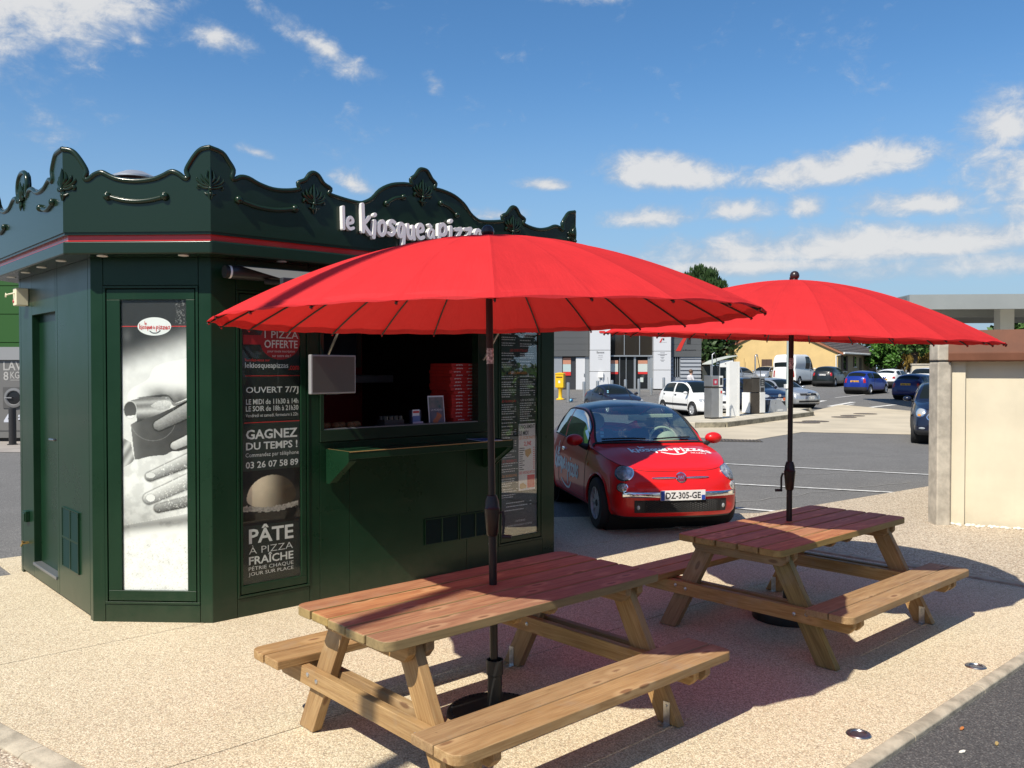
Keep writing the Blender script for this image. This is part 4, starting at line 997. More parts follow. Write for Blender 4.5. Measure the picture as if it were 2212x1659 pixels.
def picnic_table(label, loc, first):
    t = thing('picnic_table', label, 'picnic table', loc, KA, 'picnic tables on the terrace')
    pw = (TW - 4 * .013) / 5
    for i in range(5):
        y = -TW / 2 + pw / 2 + i * (pw + .013)
        o = plank_mesh(TL + random.uniform(-.012, .012), pw, .044, -1 if i == 0 else (1 if i == 4 else 0), .055).build('tabletop_plank', WTOP, t, bevel=.009)
        o.location = (random.uniform(-.006, .006), y, ZT - .022)
        if i == 2 and False: pass
    for s in (-1, 1):
        for k in range(2):
            o = plank_mesh(TL - .0 + random.uniform(-.01, .01), .143, .044, s if k else 0, .055).build('bench_plank', WRAW, t, bevel=.006)
            o.location = (0, s * (.632 + k * .150), ZB_ - .022)
    def beam(x, y0, y1, z0, z1, th, name, m, cham=.03):
        L = y1 - y0; a = L / 2; h = (z1 - z0) / 2
        o = MB().prism([(-a + cham, -h), (a - cham, -h), (a, -h + cham * 1.1), (a, h), (-a, h), (-a, -h + cham * 1.1)], -th / 2, th / 2, 'xz').build(name, m, t, bevel=.004)
        o.location = (x, (y0 + y1) / 2, (z0 + z1) / 2); o.rotation_euler = (0, 0, R(90)); return o
    for e in (-1, 1):
        X0 = e * .71
        for s in (-1, 1):
            f = Vector((0, s * .61, 0)); tp = Vector((0, s * .255, ZT - .046)); d = (tp - f).normalized(); n = Vector((0, -d.z, d.y))
            aof = lambda z, b: (z - b * n.z) / d.z
            h = .060
            o = MB().prism([(aof(.004, -h), -h), (aof(ZT - .047, -h), -h), (aof(ZT - .047, h), h), (aof(.004, h), h)], -.026, .026, 'xz').build('leg', WGRN if (first == 2 and e == -1 and s == -1) else WRAW, t, bevel=.004)
            M = Matrix(((0, 1, 0, X0), (d.y, 0, n.y, f.y), (d.z, 0, n.z, 0), (0, 0, 0, 1)))
            if M.to_3x3().determinant() < 0: M = Matrix(((0, -1, 0, X0), (d.y, 0, n.y, f.y), (d.z, 0, n.z, 0), (0, 0, 0, 1)))
            o.matrix_local = M
            if e == 1:      # galvanised foot bracket on the outer face
                b = MB(); xo = X0 - .0275
                b.box(xo - .003, xo, -.02, .02, .004, .12); b.box(xo - .05, xo, -.02, .02, .0, .004)
                b.lathe([(.0001, -.0075), (.005, -.007), (.007, -.003)], 8, (xo, 0, .10), 'x'); b.box(xo - .0036, xo - .003, -.004, .004, .03, .08)
                bo = b.build('foot_bracket', GALV, t); bo.location = (0, s * .60, 0)
        for q in (-1, 1):
            beam(X0 + q * .049, -.80, .80, .262, ZB_ - .046, .044, 'crossbeam', WRAW)
            beam(X0 + q * .049, -.36, .36, ZT - .044 - .085, ZT - .0455, .044, 'top_batten', WRAW, .035)
        for s in (-1, 1):
            for k in (0, 1):
                for q in (-1, 1):
                    bl = MB().lathe([(.0125, 0), (.0115, .004), (.006, .007), (.0001, .0075)], 10, (X0 + q * .0712, s * (.50 - k * .085), .322 - k * .012), 'x')
                    if q < 0:
                        bl = MB().lathe([(.0001, -.0075), (.006, -.007), (.0115, -.004), (.0125, 0)], 10, (X0 + q * .0712, s * (.50 - k * .085), .322 - k * .012), 'x')
                    bl.build('bolt', GALV, t, smooth=40)
    for q in (-1, 1): beam(q * .12, -.34, .34, ZT - .044 - .05, ZT - .0455, .044, 'top_batten', WRAW, .02)
    for e in (-.88, .88):
        for s in (-1, 1):
            pass
    return t
picnic_table('wooden picnic table nearest the camera, reddish tabletop beside the green kiosk', (-.105, 4.41, 0), 1)
picnic_table('wooden picnic table farther right, beside the gravel bed and in front of the red car', (2.07, 6.19, 0), 2)

# ------------------------------------------------------------------ parasols
def mat_fabric(name, col, under):
    m = bpy.data.materials.new(name); m.use_nodes = True
    N = NT(m.node_tree); m.node_tree.nodes.remove(m.node_tree.nodes['Principled BSDF']); out = m.node_tree.nodes['Material Output']
    t = N.node('ShaderNodeTexCoord').outputs['Object']
    n = N.noise(t, 5, 4, .6); wv = N.noise(t, 420, 2, .5)
    c = N.mix(N.ss(n.outputs[0], .3, .7), tuple(x * .9 for x in col), col)
    d = N.node('ShaderNodeBsdfDiffuse'); N.l.new(c, d.inputs[0])
    tr = N.node('ShaderNodeBsdfTranslucent'); tr.inputs[0].default_value = (*under, 1)
    gl = N.node('ShaderNodeBsdfGlossy'); gl.inputs[0].default_value = (.9, .7, .75, 1); gl.inputs['Roughness'].default_value = .5
    b = N.node('ShaderNodeBump'); b.inputs['Strength'].default_value = .32; b.inputs['Distance'].default_value = .006
    # every cloth panel has its own axes: x runs from the pole to the rim, so seams and pulled creases follow the ribs
    sx_ = N.node('ShaderNodeSeparateXYZ'); N.l.new(t, sx_.inputs[0])
    ang = N.m('ABSOLUTE', N.m('ARCTAN2', sx_.outputs[1], sx_.outputs[0])); edge = N.m('MULTIPLY', N.m('SUBTRACT', .1309, ang), sx_.outputs[0])
    seam = N.ss(edge, .011, .004); stitch = N.ss(N.m('ABSOLUTE', N.m('SUBTRACT', edge, .012)), .003, .0008)
    oi = N.node('ShaderNodeObjectInfo'); mp = N.node('ShaderNodeMapping'); mp.inputs['Scale'].default_value = (3.2, 26, 6); va = N.node('ShaderNodeVectorMath', operation='ADD')
    N.l.new(t, va.inputs[0]); N.l.new(N.comb(N.m('MULTIPLY', oi.outputs['Random'], 31.0), N.m('MULTIPLY', oi.outputs['Random'], 17.0), 0.0), va.inputs[1]); N.l.new(va.outputs[0], mp.inputs[0])
    cre = N.noise(mp.outputs[0], 1.0, 5, .6, .4)
    hgt = N.m('ADD', N.m('MULTIPLY', N.m('MULTIPLY', cre.outputs[0], N.ss(sx_.outputs[0], .35, 1.3)), 2.2), N.m('ADD', N.m('MULTIPLY', N.noise(t, 14, 3, .5).outputs[0], .8), N.m('MULTIPLY', wv.outputs[0], .06)))
    N.l.new(N.m('ADD', hgt, N.m('MULTIPLY', seam, .35)), b.inputs['Height'])
    fade = N.m('MULTIPLY_ADD', oi.outputs['Random'], .16, .88)
    hs = N.node('ShaderNodeHueSaturation'); N.l.new(N.mix(N.m('MULTIPLY', stitch, .12), c, tuple(x * .55 for x in col)), hs.inputs['Color']); N.l.new(fade, hs.inputs['Value']); N.l.new(hs.outputs[0], d.inputs[0])
    for s in (d, gl): N.l.new(b.outputs[0], s.inputs['Normal'])
    m1 = N.node('ShaderNodeMixShader'); m1.inputs[0].default_value = .26; N.l.new(d.outputs[0], m1.inputs[1]); N.l.new(tr.outputs[0], m1.inputs[2])
    m2 = N.node('ShaderNodeMixShader'); m2.inputs[0].default_value = .035; N.l.new(m1.outputs[0], m2.inputs[1]); N.l.new(gl.outputs[0], m2.inputs[2])
    N.l.new(m2.outputs[0], out.inputs[0]); MATS[name] = m; return m
FAB = mat_fabric('red_canopy_cloth', (.70, .034, .036), (.78, .026, .020))
POLE = mat('dark_brown_pole', (.018, .013, .012), .38, .2)
CR, CZ, CH = 1.39, 2.508, .432
prof = lambda r: CZ - CH * (r / CR) ** 1.78
def gore_mesh(seed):
    rg = random.Random(seed); mb = MB(); nr, na = 16, 8; A = 2 * math.pi / 24; ph = rg.uniform(0, 6)
    for i in range(nr + 1):
        r = .022 + (CR - .022) * i / nr
        for j in range(na + 1):
            t = j / na; a = (t - .5) * A
            chord = math.cos(A / 2) / math.cos(a)               # straight between the ribs
            sag = .009 * math.sin(math.pi * t) ** 1.2 * (r / CR) * (1 + .35 * math.sin(ph + r * 3)) * (1 - (r / CR) ** 5)
            wr = .0035 * math.sin(ph * 3 + t * 9 + r * 5) * (r / CR) ** 3 * math.sin(math.pi * t)
            rr = r * (chord * (.9) + .1) - (.012 * math.sin(math.pi * t) if i == nr else 0)
            mb.v.append((rr * math.cos(a), rr * math.sin(a), prof(r) - sag + wr))
    for i in range(nr):
        for j in range(na):
            q = i * (na + 1) + j; mb.f.append((q, q + na + 1, q + na + 2, q + 1))
    # turned-up hem under the edge
    o = len(mb.v)
    for k, (dr, dz) in enumerate(((0, -.0015), (-.016, -.012), (-.052, -.002))):
        for j in range(na + 1):
            x, y, z = mb.v[nr * (na + 1) + j]; rr = math.hypot(x, y); f = (rr + dr) / rr
            mb.v.append((x * f, y * f, prof(rr + dr) + dz))
    for j in range(na): mb.f.append((nr * (na + 1) + j, nr * (na + 1) + j + 1, o + j + 1, o + j))
    for k in range(2):
        for j in range(na):
            q = o + k * (na + 1) + j; mb.f.append((q, q + 1, q + na + 2, q + na + 1))
    return mb
GORES = None
def parasol(label, loc, lean, canopy_tilt, spin, crank=0.0):
    global GORES
    p = thing('parasol', label, 'parasol', loc, 0, 'red parasols over the picnic tables')
    p.rotation_euler = lean
    if GORES is None:
        GORES = []
        for s in range(4):
            o = gore_mesh(s).build('canopy_panel', FAB, None, smooth=30); GORES.append(o.data); bpy.data.objects.remove(o)
        rb = MB().tube([(r, 0, prof(r) - .012) for r in np.linspace(.03, CR - .004, 14)], .0052, 6).build('rib', POLE, None, smooth=60)
        tp = MB().ball((CR - .012, 0, prof(CR) - .012), .0052, 6); GORES.append(rb.data); bpy.data.objects.remove(rb)
        ro = tp.build('rib_tip', FAB, None, smooth=60); GORES.append(ro.data); bpy.data.objects.remove(ro)
    T0 = Matrix.Translation((0, 0, 2.0)) @ Matrix.Rotation(canopy_tilt[0], 4, 'X') @ Matrix.Rotation(canopy_tilt[1], 4, 'Y') @ Matrix.Translation((0, 0, -2.0))
    for k in range(24):
        for nm, me, off in (('canopy_panel', GORES[(k * 7) % 4], .5), ('rib', GORES[4], 0), ('rib_tip', GORES[5], 0)):
            o = bpy.data.objects.new(nm, me); COL.objects.link(o); o.parent = p
            o.matrix_local = T0 @ Matrix.Rotation(2 * math.pi * (k + off) / 24 + spin, 4, 'Z')
    MB().lathe([(.021, .30), (.021, 1.0)], 16).build('lower_pole', POLE, p, smooth=40)
    MB().lathe([(.0185, 1.10), (.0185, 2.53)], 16).build('upper_pole', POLE, p, smooth=40)
    ck = MB().lathe([(.022, .955), (.030, .965), (.041, 1.09), (.042, 1.10), (.038, 1.105), (.036, 1.135), (.026, 1.168), (.019, 1.17)], 20).build('crank_housing', POLE, p, smooth=35)
    ck.rotation_euler = (0, 0, crank)
    cb = MB(); cb.tube([(.036, .0, 1.075), (.056, -.006, 1.08), (.062, -.012, 1.05), (.056, -.02, .965)], .0075, 8); cb.tube([(.050, -.02, .955), (.100, -.03, .955)], .010, 8)
    cb.build('crank_handle', BLACK, ck, smooth=40)
    MB().lathe([(.0192, 1.855), (.0192, 1.935)], 16).build('sticker', mat('clear_sticker', (.38, .35, .35), .25, .3, vary=(60, .8)), p, smooth=40)
    hubm = MB().lathe([(.02, 2.44), (.045, 2.45), (.045, 2.475), (.02, 2.485)], 16).build('hub', BLACK, p, smooth=40)
    hubm.matrix_local = T0
    fi = MB().lathe([(.030, 2.530), (.026, 2.540), (.022, 2.544), (.030, 2.552), (.034, 2.566), (.034, 2.568), (.0315, 2.582), (.022, 2.596), (.010, 2.602), (.0001, 2.603)], 20).build('finial', mat('finial_brown', (.03, .018, .018), .3), p, smooth=35)
    fi.matrix_local = T0 @ Matrix.Translation((0, 0, CZ - 2.535))
    MB().lathe([(.003, 0), (.006, .004), (.006, .012), (.0001, .013)], 8, (-.021, -.004, .915), 'x').build('locking_pin', STEEL, p)
    return p
P1 = parasol('open red parasol in the foreground over the nearer picnic table', (-.09, 4.47, .02), (R(0.0), R(-.75), 0), (R(-.3), R(-.35)), .04)
P2 = parasol('open red parasol standing at the right over the farther picnic table', (2.05, 6.34, -.008), (R(0.0), R(.35), 0), (R(1.6), R(1.5)), .10, R(195))
def parasol_base(p):
    b = MB().lathe([(.255, 0), (.258, .012), (.250, .058), (.240, .064), (.150, .058), (.07, .066), (.0445, .075)], 40).build('base_plate', mat('black_resin', (.014, .014, .014), .45), p, smooth=35)
    b.matrix_local = p.rotation_euler.to_matrix().to_4x4().inverted() @ Matrix.Translation((0, 0, -p.location.z))
    mb = MB()
    for i in range(56):
        a = 2 * math.pi * i / 56
        mb.ball((.228 * math.cos(a), .228 * math.sin(a), .0635), .0055, 4)
    mb.build('bead_ring', mat('black_resin', (.014, .014, .014), .4), b, smooth=60)
    MB().lathe([(.038, .066), (.038, .245), (.044, .25), (.045, .318), (.0445, .326), (.036, .326), (.034, .29), (.0225, .288)], 24).build('sleeve', mat('black_resin', (.014, .014, .014), .4), b, smooth=35)
parasol_base(P1); parasol_base(P2)
# ------------------------------------------------------------------ cars: lofted shells with parts cut along the loft's own lines
def cr(P, n):
    """Catmull-Rom along axis 0 of P (k,...), n samples per span -> array and parameter"""
    P = np.asarray(P, float); k = len(P)
    s = np.concatenate([np.arange(k - 1)[:, None] + np.linspace(0, 1, n, endpoint=False)[None]], 1).ravel(); s = np.append(s, k - 1)
    return crat(P, s), s
def crat(P, s):
    k = len(P); i = np.clip(np.floor(s).astype(int), 0, k - 2); t = s - i
    sh = (-1,) + (1,) * (P.ndim - 1); t = t.reshape(sh)
    a, b, c, d = P[np.clip(i - 1, 0, k - 1)], P[i], P[i + 1], P[np.clip(i + 2, 0, k - 1)]
    return .5 * (2 * b + (c - a) * t + (2 * a - 5 * b + 4 * c - d) * t ** 2 + (3 * b - a - 3 * c + d) * t ** 3)
class Shell:
    def __init__(s, **k):
        p = dict(fo=.75, ro=.7, wb=2.5, hw=.84, H=1.45, zh0=.72, zc=.95, zb0=.91, zb1=.95, xc=-.25, xh=-.95, xrr=-2.3, xt=-2.95, zt=.95, zs=.2, wr=.3, rail=.70, plan=1.0)
        p.update(k); s.__dict__.update(p); L = lambda a, b, t: a + (b - a) * t
        xf, xb, hw = s.fo, -(s.wb + s.ro), s.hw; s.xb = xb
        x4, x5 = L(xf - .27, s.xc, .36), L(xf - .27, s.xc, .72)
        x12 = L(s.xrr, s.xt, .6)
        S = [(xf - .13, 0, s.zh0), (xf - .14, .38 * hw, s.zh0), (xf - .18, .60 * hw, s.zh0 + .008), (xf - .27, .745 * hw, s.zh0 + .035), (x4, .85 * hw, L(s.zh0, s.zb0, .55)), (x5, .89 * hw, L(s.zh0, s.zb0, .82)),
             (s.xc - .05, .91 * hw, s.zb0), (L(s.xc, s.xh, .5), .92 * hw, s.zb0 + .01), (s.xh - .03, .92 * hw, L(s.zb0, s.zb1, .4)), (L(s.xh, s.xrr, .4), .925 * hw, L(s.zb0, s.zb1, .7)), (L(s.xh, s.xrr, .75), .915 * hw, L(s.zb0, s.zb1, .9)),
             (s.xrr, .90 * hw, s.zb1), (x12, .86 * hw, L(s.zb1, s.zt, .5)), (s.xt + .07, .74 * hw, s.zt), (s.xt, .45 * hw, s.zt), (s.xt - .01, 0, s.zt)]
        H, zc = s.H, s.zc
        C = [(xf - .13, s.zh0), (xf - .135, s.zh0 + .004), (xf - .17, s.zh0 + .018), (xf - .25, L(s.zh0, zc, .22)), (x4, L(s.zh0, zc, .60) + .02), (x5, L(s.zh0, zc, .86) + .012), (s.xc + .02, zc), (L(s.xc, s.xh, .5) + .03, zc + .56 * (H - zc)), (s.xh, H - .05),
             (L(s.xh, s.xrr, .4), H), (L(s.xh, s.xrr, .75), H - .012), (s.xrr, H - .07), (L(s.xrr, s.xt, .52), L(H - .07, s.zt, .48) + .01), (s.xt + .03, s.zt + .10), (s.xt, s.zt + .012), (s.xt - .01, s.zt)]
        rl = s.rail
        Rl = [None] * 6 + [(s.xc - .10, .82 * hw, zc - .015), (L(s.xc, s.xh, .5) - .10, (rl + .05) * hw, zc + .50 * (H - zc)), (s.xh - .11, rl * hw, H - .11), (L(s.xh, s.xrr, .4), rl * hw, H - .085), (L(s.xh, s.xrr, .75), (rl - .01) * hw, H - .10),
              (s.xrr + .02, (rl - .03) * hw, H - .16), (L(s.xrr, s.xt, .52) + .04, (rl - .03) * hw, L(H - .16, s.zt, .5)), (s.xt + .06, (rl - .10) * hw, s.zt + .075), (s.xt + .006, .36 * hw, s.zt + .010), (s.xt - .01, 0, s.zt)]
        B = np.zeros((16, 5, 3))
        for i in range(16):
            a = np.array(S[i]); c = np.array((C[i][0], 0, C[i][1]))
            if Rl[i] is None:
                r = np.array((L(a[0], c[0], .5), a[1] * .62, L(a[2], c[2], .80)))
            else: r = np.array(Rl[i])
            m = (a + r) / 2; m[1] += .035 * max(0, r[2] - a[2]) / .4
            h = (r + c) / 2; h[2] += .30 * (c[2] - r[2]); h[0] = L(r[0], c[0], .72)
            B[i] = (a, m, r, h, c)
        s.B = B
        M = [(xf, 0), (xf - .012, .40 * hw), (xf - .06, .68 * hw), (xf - .18, .87 * hw), (min(x4, xf - .38), .96 * hw), (x5, .985 * hw), (S[6][0], hw), (S[7][0], hw), (S[8][0], hw), (S[9][0], hw), (S[10][0], hw), (s.xrr, .99 * hw), (L(s.xrr, xb, .55), .955 * hw), (xb + .11, .82 * hw), (xb + .012, .48 * hw), (xb, 0)]
        M = np.array(M); A = np.zeros((16, 6, 3))
        t = np.gradient(M, axis=0); n = np.stack([-t[:, 1], t[:, 0]], 1); n[:, :] = np.stack([t[:, 1], -t[:, 0]], 1); n /= np.linalg.norm(n, axis=1, keepdims=True)
        n = np.where((n[:, :1] * (M[:, :1] - (xf + xb) / 2) + n[:, 1:] * M[:, 1:]) < 0, -n, n)
        n[0] = (1, 0); n[-1] = (-1, 0)
        for i in range(16):
            sp = np.array(S[i]); mz = .50
            f = lambda off, z: (M[i, 0] + n[i, 0] * off, max(0, M[i, 1] + n[i, 1] * off), z)
            A[i, 0] = f(-.07, s.zs); A[i, 1] = f(-.015, s.zs + .07); A[i, 2] = f(0, L(s.zs, mz, .6)); A[i, 3] = f(.0, mz)
            u = .55; A[i, 4] = (L(M[i, 0], sp[0], u * .75) + n[i, 0] * .012, max(0, L(M[i, 1], sp[1], u * .75) + n[i, 1] * .012), L(mz, sp[2], u)); A[i, 5] = sp
        s.A = A
    def ev(s, net, u, v, side=1):
        P = s.A if net == 'A' else s.B
        u = np.atleast_1d(np.asarray(u, float)); v = np.atleast_1d(np.asarray(v, float))
        rows = crat(P, u)                       # (n, c, 3)
        out = np.array([crat(rows[i], np.array([v[i]]))[0] for i in range(len(u))])
        out[:, 1] *= side; return out
    def nrm(s, net, u, v, side=1):
        e = .03; a = s.ev(net, u + e, v, side) - s.ev(net, u - e, v, side); b = s.ev(net, u, v + e, side) - s.ev(net, u, v - e, side)
        n = np.cross(a, b); n /= np.linalg.norm(n, axis=1, keepdims=True) + 1e-9
        c = np.array(((s.fo + s.xb) / 2, 0, .6)); p = s.ev(net, u, v, side)
        f = np.sign(((p - c) * n).sum(1, keepdims=True)); return n * np.where(f == 0, 1, f)
    def grid(s, net, nu, nv):
        P = s.A if net == 'A' else s.B
        G, u = cr(P, nu); G = np.swapaxes(G, 0, 1); G, v = cr(G, nv); G = np.swapaxes(G, 0, 1)
        G[..., 1] = np.maximum(G[..., 1], 0); return G, u, v
    def point(s, net, u, v, side, off=.004):
        uu = np.array([u]); vv = np.array([v]); return s.ev(net, uu, vv, side)[0] + s.nrm(net, uu, vv, side)[0] * off
    def patch(s, net, cu, cv, ru, rv, side, off, shape='ellipse', n=20, dome=0.0):
        """small conforming piece: ellipse or box in loft coordinates, standing proud by off, with a rim"""
        mb = MB(); rings = 4
        if shape == 'ellipse': edge = [(math.cos(2 * math.pi * i / n), math.sin(2 * math.pi * i / n)) for i in range(n)]
        else:
            q = max(2, n // 4); edge = [(-1 + 2 * i / q, -1) for i in range(q)] + [(1, -1 + 2 * i / q) for i in range(q)] + [(1 - 2 * i / q, 1) for i in range(q)] + [(-1, 1 - 2 * i / q) for i in range(q)]
        n = len(edge)
        mb.v.append(tuple(s.point(net, cu, cv, side, off + dome)))
        for k in range(1, rings + 1):
            f = k / rings
            for (a, b) in edge: mb.v.append(tuple(s.point(net, cu + ru * a * f, cv + rv * b * f, side, off + dome * (1 - f * f))))
        for (a, b) in edge: mb.v.append(tuple(s.point(net, cu + ru * a, cv + rv * b, side, -.012)))
        for i in range(n): mb.f.append((0, 1 + i, 1 + (i + 1) % n))
        for k in range(rings):
            for i in range(n):
                j = (i + 1) % n; mb.f.append((1 + k * n + i, 1 + (k + 1) * n + i, 1 + (k + 1) * n + j, 1 + k * n + j))
        if side < 0: mb.f = [f[::-1] for f in mb.f]
        return mb
    def line(s, net, pts, side, r=.004, off=.0):
        L_ = smooth_line(pts, 4); return MB().tube([tuple(s.point(net, p.x, p.y, side, off)) for p in L_], r, 5)
TYRE = mat('tyre_rubber', (.018, .018, .019), .8); ALLOY = mat('alloy_silver', (.62, .63, .64), .3, .45)
CGL = mat('car_glass_dark', (.010, .014, .015), .07, 0, .14)
CLEAR = mat('lamp_clear', (.45, .47, .48), .12, .3); REDL = mat('tail_lamp_red', (.35, .012, .012), .12, 0, .5, coat=.5); TRIM = mat('black_trim', (.02, .02, .021), .55)
PLW = mat('plate_white', (.75, .75, .73), .4); PLY = mat('plate_yellow', (.72, .36, .02), .4); PLB = mat('plate_blue', (.02, .06, .32), .4)
def paint(name, c, metal=.0, rough=.28): return mat(name, c, rough, metal, .35, coat=.45)
def wheel(car, x, y, r, side, w=.19, spokes=7, rim=None, cap=False, detail=True):
    n = 28 if detail else 18
    t = MB().lathe([(r * .63, -w / 2), (r * .93, -w / 2), (r * .985, -w / 2 + .02), (r, -w / 4), (r, w / 4), (r * .985, w / 2 - .02), (r * .93, w / 2), (r * .63, w / 2 - .012)], n, (0, 0, 0), 'y', None, False)
    wo = bpy.data.objects.new('wheel', None); COL.objects.link(wo); wo.parent = car; wo.location = (x, y, r)
    t.build('tyre', TYRE, wo, smooth=40)
    ys = side * (w / 2 - .012); m = MB(); R_ = r * .645
    m.lathe([(R_, -w * .3), (R_, w / 2 - .004), (R_ * .94, w / 2 - .004), (R_ * .92, w / 2 - .03), (R_ * .9, -w * .3)], n, (0, 0, 0), 'y', None, False)
    if side < 0: m.v = [(a, -b, c) for a, b, c in m.v]; m.f = [f[::-1] for f in m.f]
    for k in range(spokes):
        a = 2 * math.pi * k / spokes + .2; d = Vector((math.cos(a), 0, math.sin(a))); q = Vector((-d.z, 0, d.x)); y0 = ys - side * .012; y1 = ys - side * .04
        w0, w1 = R_ * (.16 if spokes < 9 else .10), R_ * (.20 if spokes < 9 else .115)
        pts = [d * R_ * .12 - q * w0, d * R_ * .95 - q * w1, d * R_ * .95 + q * w1, d * R_ * .12 + q * w0]
        o = len(m.v)
        for yy in (y0, y1): m.v += [(p.x, yy, p.z) for p in pts]
        m.f += [(o, o + 1, o + 2, o + 3), (o + 4, o + 7, o + 6, o + 5), (o, o + 4, o + 5, o + 1), (o + 3, o + 2, o + 6, o + 7)]
    m.build('rim', rim or ALLOY, wo, smooth=35)
    MB().lathe([(R_ * .22, -.02), (R_ * .20, .006), (.0001, .01)] if side > 0 else [(.0001, -.01), (R_ * .20, -.006), (R_ * .22, .02)], 12, (0, ys - side * .012, 0), 'y').build('hub_cap', TRIM if detail else (rim or ALLOY), wo, smooth=40)
    MB().lathe([(R_ * .9, -.002), (.0001, 0)] if side > 0 else [(.0001, 0), (R_ * .9, .002)], n, (0, ys - side * .06, 0), 'y').build('brake_disc', mat('brake_shadow', (.03, .03, .03), .6), wo)
    return wo
def number_plate(car, x, z, s, txt=None, m=PLW, blue=True, det=False, w=.52):
    p = MB().box(min(x, x + s * .012), max(x, x + s * .012), -w / 2, w / 2, z - .055, z + .055).build('number_plate', m, car)
    xs = x + s * .0125
    sg = 1 if s > 0 else -1
    if blue:
        MB().box(min(xs, xs + s * .001), max(xs, xs + s * .001), (-w / 2 + .002 if sg > 0 else w / 2 - .045), (-w / 2 + .045 if sg > 0 else w / 2 - .002), z - .053, z + .053).build('country_band', PLB, p)
        if det: MB().box(min(xs, xs + s * .001), max(xs, xs + s * .001), (w / 2 - .045), (w / 2 - .002), z - .053, z + .000).build('region_band', PLB, p)
    if txt:
        # a plate on the front reads from -y to +y when seen from ahead of the car
        text(txt, -w / 2 + .058, w / 2 - (.055 if det else .02), z - .036, z + .036, 0, INKB, p, .018, fn=lambda a, b: (xs + s * .0015, a * sg, b))
    return p
def make_car(label, loc, heading, sh, pm, group, scale=1.0, roofm=None, glass=CGL, nu=10, nv=6, lower=None, tail='v', spokes=7, plate_f=None, plate_r=None, lights=True, rim=None, side_glass_to=11.25, mirrors=True, name='parked_car', cat='car', dark_win=None, ws=(6.12, 7.9), rw=(11.3, 12.75), pillar=9.35, plain_low=False):
    """heading: angle of the car's nose"""
    car = thing(name, label, cat, loc, heading, group); car.scale = (scale,) * 3
    A, ua, va = sh.grid('A', nu, nv); B, ub, vb = sh.grid('B', nu, nv)
    parts = {}
    def put(nm, quad): parts.setdefault(nm, MB()).add(quad, [(0, 1, 2, 3)])
    wx = (0, -sh.wb)
    ar = sh.wr * 1.16
    for side in (1, -1):
        for G, u, v, net in ((A, ua, va, 'A'), (B, ub, vb, 'B')):
            for i in range(len(u) - 1):
                uc = (u[i] + u[i + 1]) / 2
                for j in range(len(v) - 1):
                    vc = (v[j] + v[j + 1]) / 2
                    q = [G[i, j], G[i + 1, j], G[i + 1, j + 1], G[i, j + 1]]
                    c = sum(q) / 4
                    nm = 'body'
                    if net == 'A':
                        if 3.1 < uc < 13.2 and any((c[0] - x) ** 2 + (c[2] - sh.wr) ** 2 < ar * ar for x in wx): continue
                        if lower and vc < lower: nm = 'bumper' if (uc < 3.6 or uc > 12.4) else 'body'
                        if vc < (.38 if plain_low else .9): nm = 'lower_trim'
                    else:
                        if ws[0] < uc < ws[1] and vc > 2.10: nm = 'windscreen'
                        elif rw[0] < uc < rw[1] and vc > 2.12 and tail == 'v': nm = 'rear_window'
                        elif 6.55 < uc < side_glass_to and .12 < vc < 1.84 and not (pillar - .07 < uc < pillar + .07): nm = 'side_window' if side > 0 else 'side_window_'
                        elif roofm and 7.9 <= uc < 11.3 and vc > 2.0: nm = 'roof'
                    q = [(p[0], p[1] * side, p[2]) for p in q]
                    if side > 0: q = q[::-1]
                    if net == 'B': q = q
                    put(nm, q)
    ms_ = {'body': pm, 'windscreen': glass, 'rear_window': glass, 'side_window': dark_win or glass, 'side_window_': dark_win or glass, 'roof': roofm, 'bumper': TRIM, 'lower_trim': TRIM}
    objs = {}
    for nm, mb in parts.items():
        # weld
        key = {}; vs = []; fs = []
        for f in mb.f:
            idx = []
            for i in f:
                k = tuple(round(x, 4) for x in mb.v[i])
                if k not in key: key[k] = len(vs); vs.append(k)
                if key[k] not in idx: idx.append(key[k])
            if len(idx) > 2: fs.append(tuple(idx))
        w = MB(); w.v = vs; w.f = fs
        objs[nm] = w.build(nm.rstrip('_'), ms_[nm], car, smooth=45)
    # dark inner floor and arches so that nothing shows through
    ib = MB(); ib.box(sh.xb + .25, sh.fo - .25, -sh.hw * .80, sh.hw * .80, sh.zs + .02, sh.zs + .05)
    for x in wx: ib.lathe([(ar * .98, -sh.hw * .90), (ar * .98, sh.hw * .90)], 20, (x, 0, sh.wr), 'y')
    ib.build('underbody', mat('underbody_black', (.008, .008, .008), .9), car)
    yw = sh.hw - .095
    for x in wx:
        for s in (1, -1): wheel(car, x, s * yw, sh.wr, s, .185, spokes, rim, detail=nu > 12)
        for s in (1, -1):
            pts = []
            for a in np.linspace(R(-12), R(192), 22):
                px, pz = x + ar * math.cos(a), sh.wr + ar * math.sin(a)
                if pz < sh.zs + .01: continue
                yy = sh.hw * .985
                # find the skin by sampling the loft
                d = np.abs(A[..., 0] - px) + np.abs(A[..., 2] - pz); k = np.unravel_index(d.argmin(), d.shape); yy = A[k][1]
                pts.append((px, s * (yy - .004), pz))
            if len(pts) > 4: MB().tube(pts, .016, 5).build('arch_lip', pm if lower is None else TRIM, car, smooth=60)
    if mirrors:
        for s in (1, -1):
            mm = MB().ball((sh.xc - .30, s * (sh.hw + .085), sh.zb0 + .065), .10, 8, (.75, 1.05, .68))
            mo_ = mm.build('mirror', pm, car, smooth=60)
            MB().tube([(sh.xc - .32, s * (sh.hw * .93), sh.zb0 + .0), (sh.xc - .30, s * (sh.hw + .05), sh.zb0 + .04)], .025, 6).build('stalk', TRIM, mo_, smooth=60)
    if plate_f: number_plate(car, sh.fo - .002, .46, 1, plate_f, PLW)
    if plate_r:
        m_, txt, z, xo = plate_r; number_plate(car, sh.xb + xo, z, -1, txt, m_, m_ is PLW)
    return car, objs
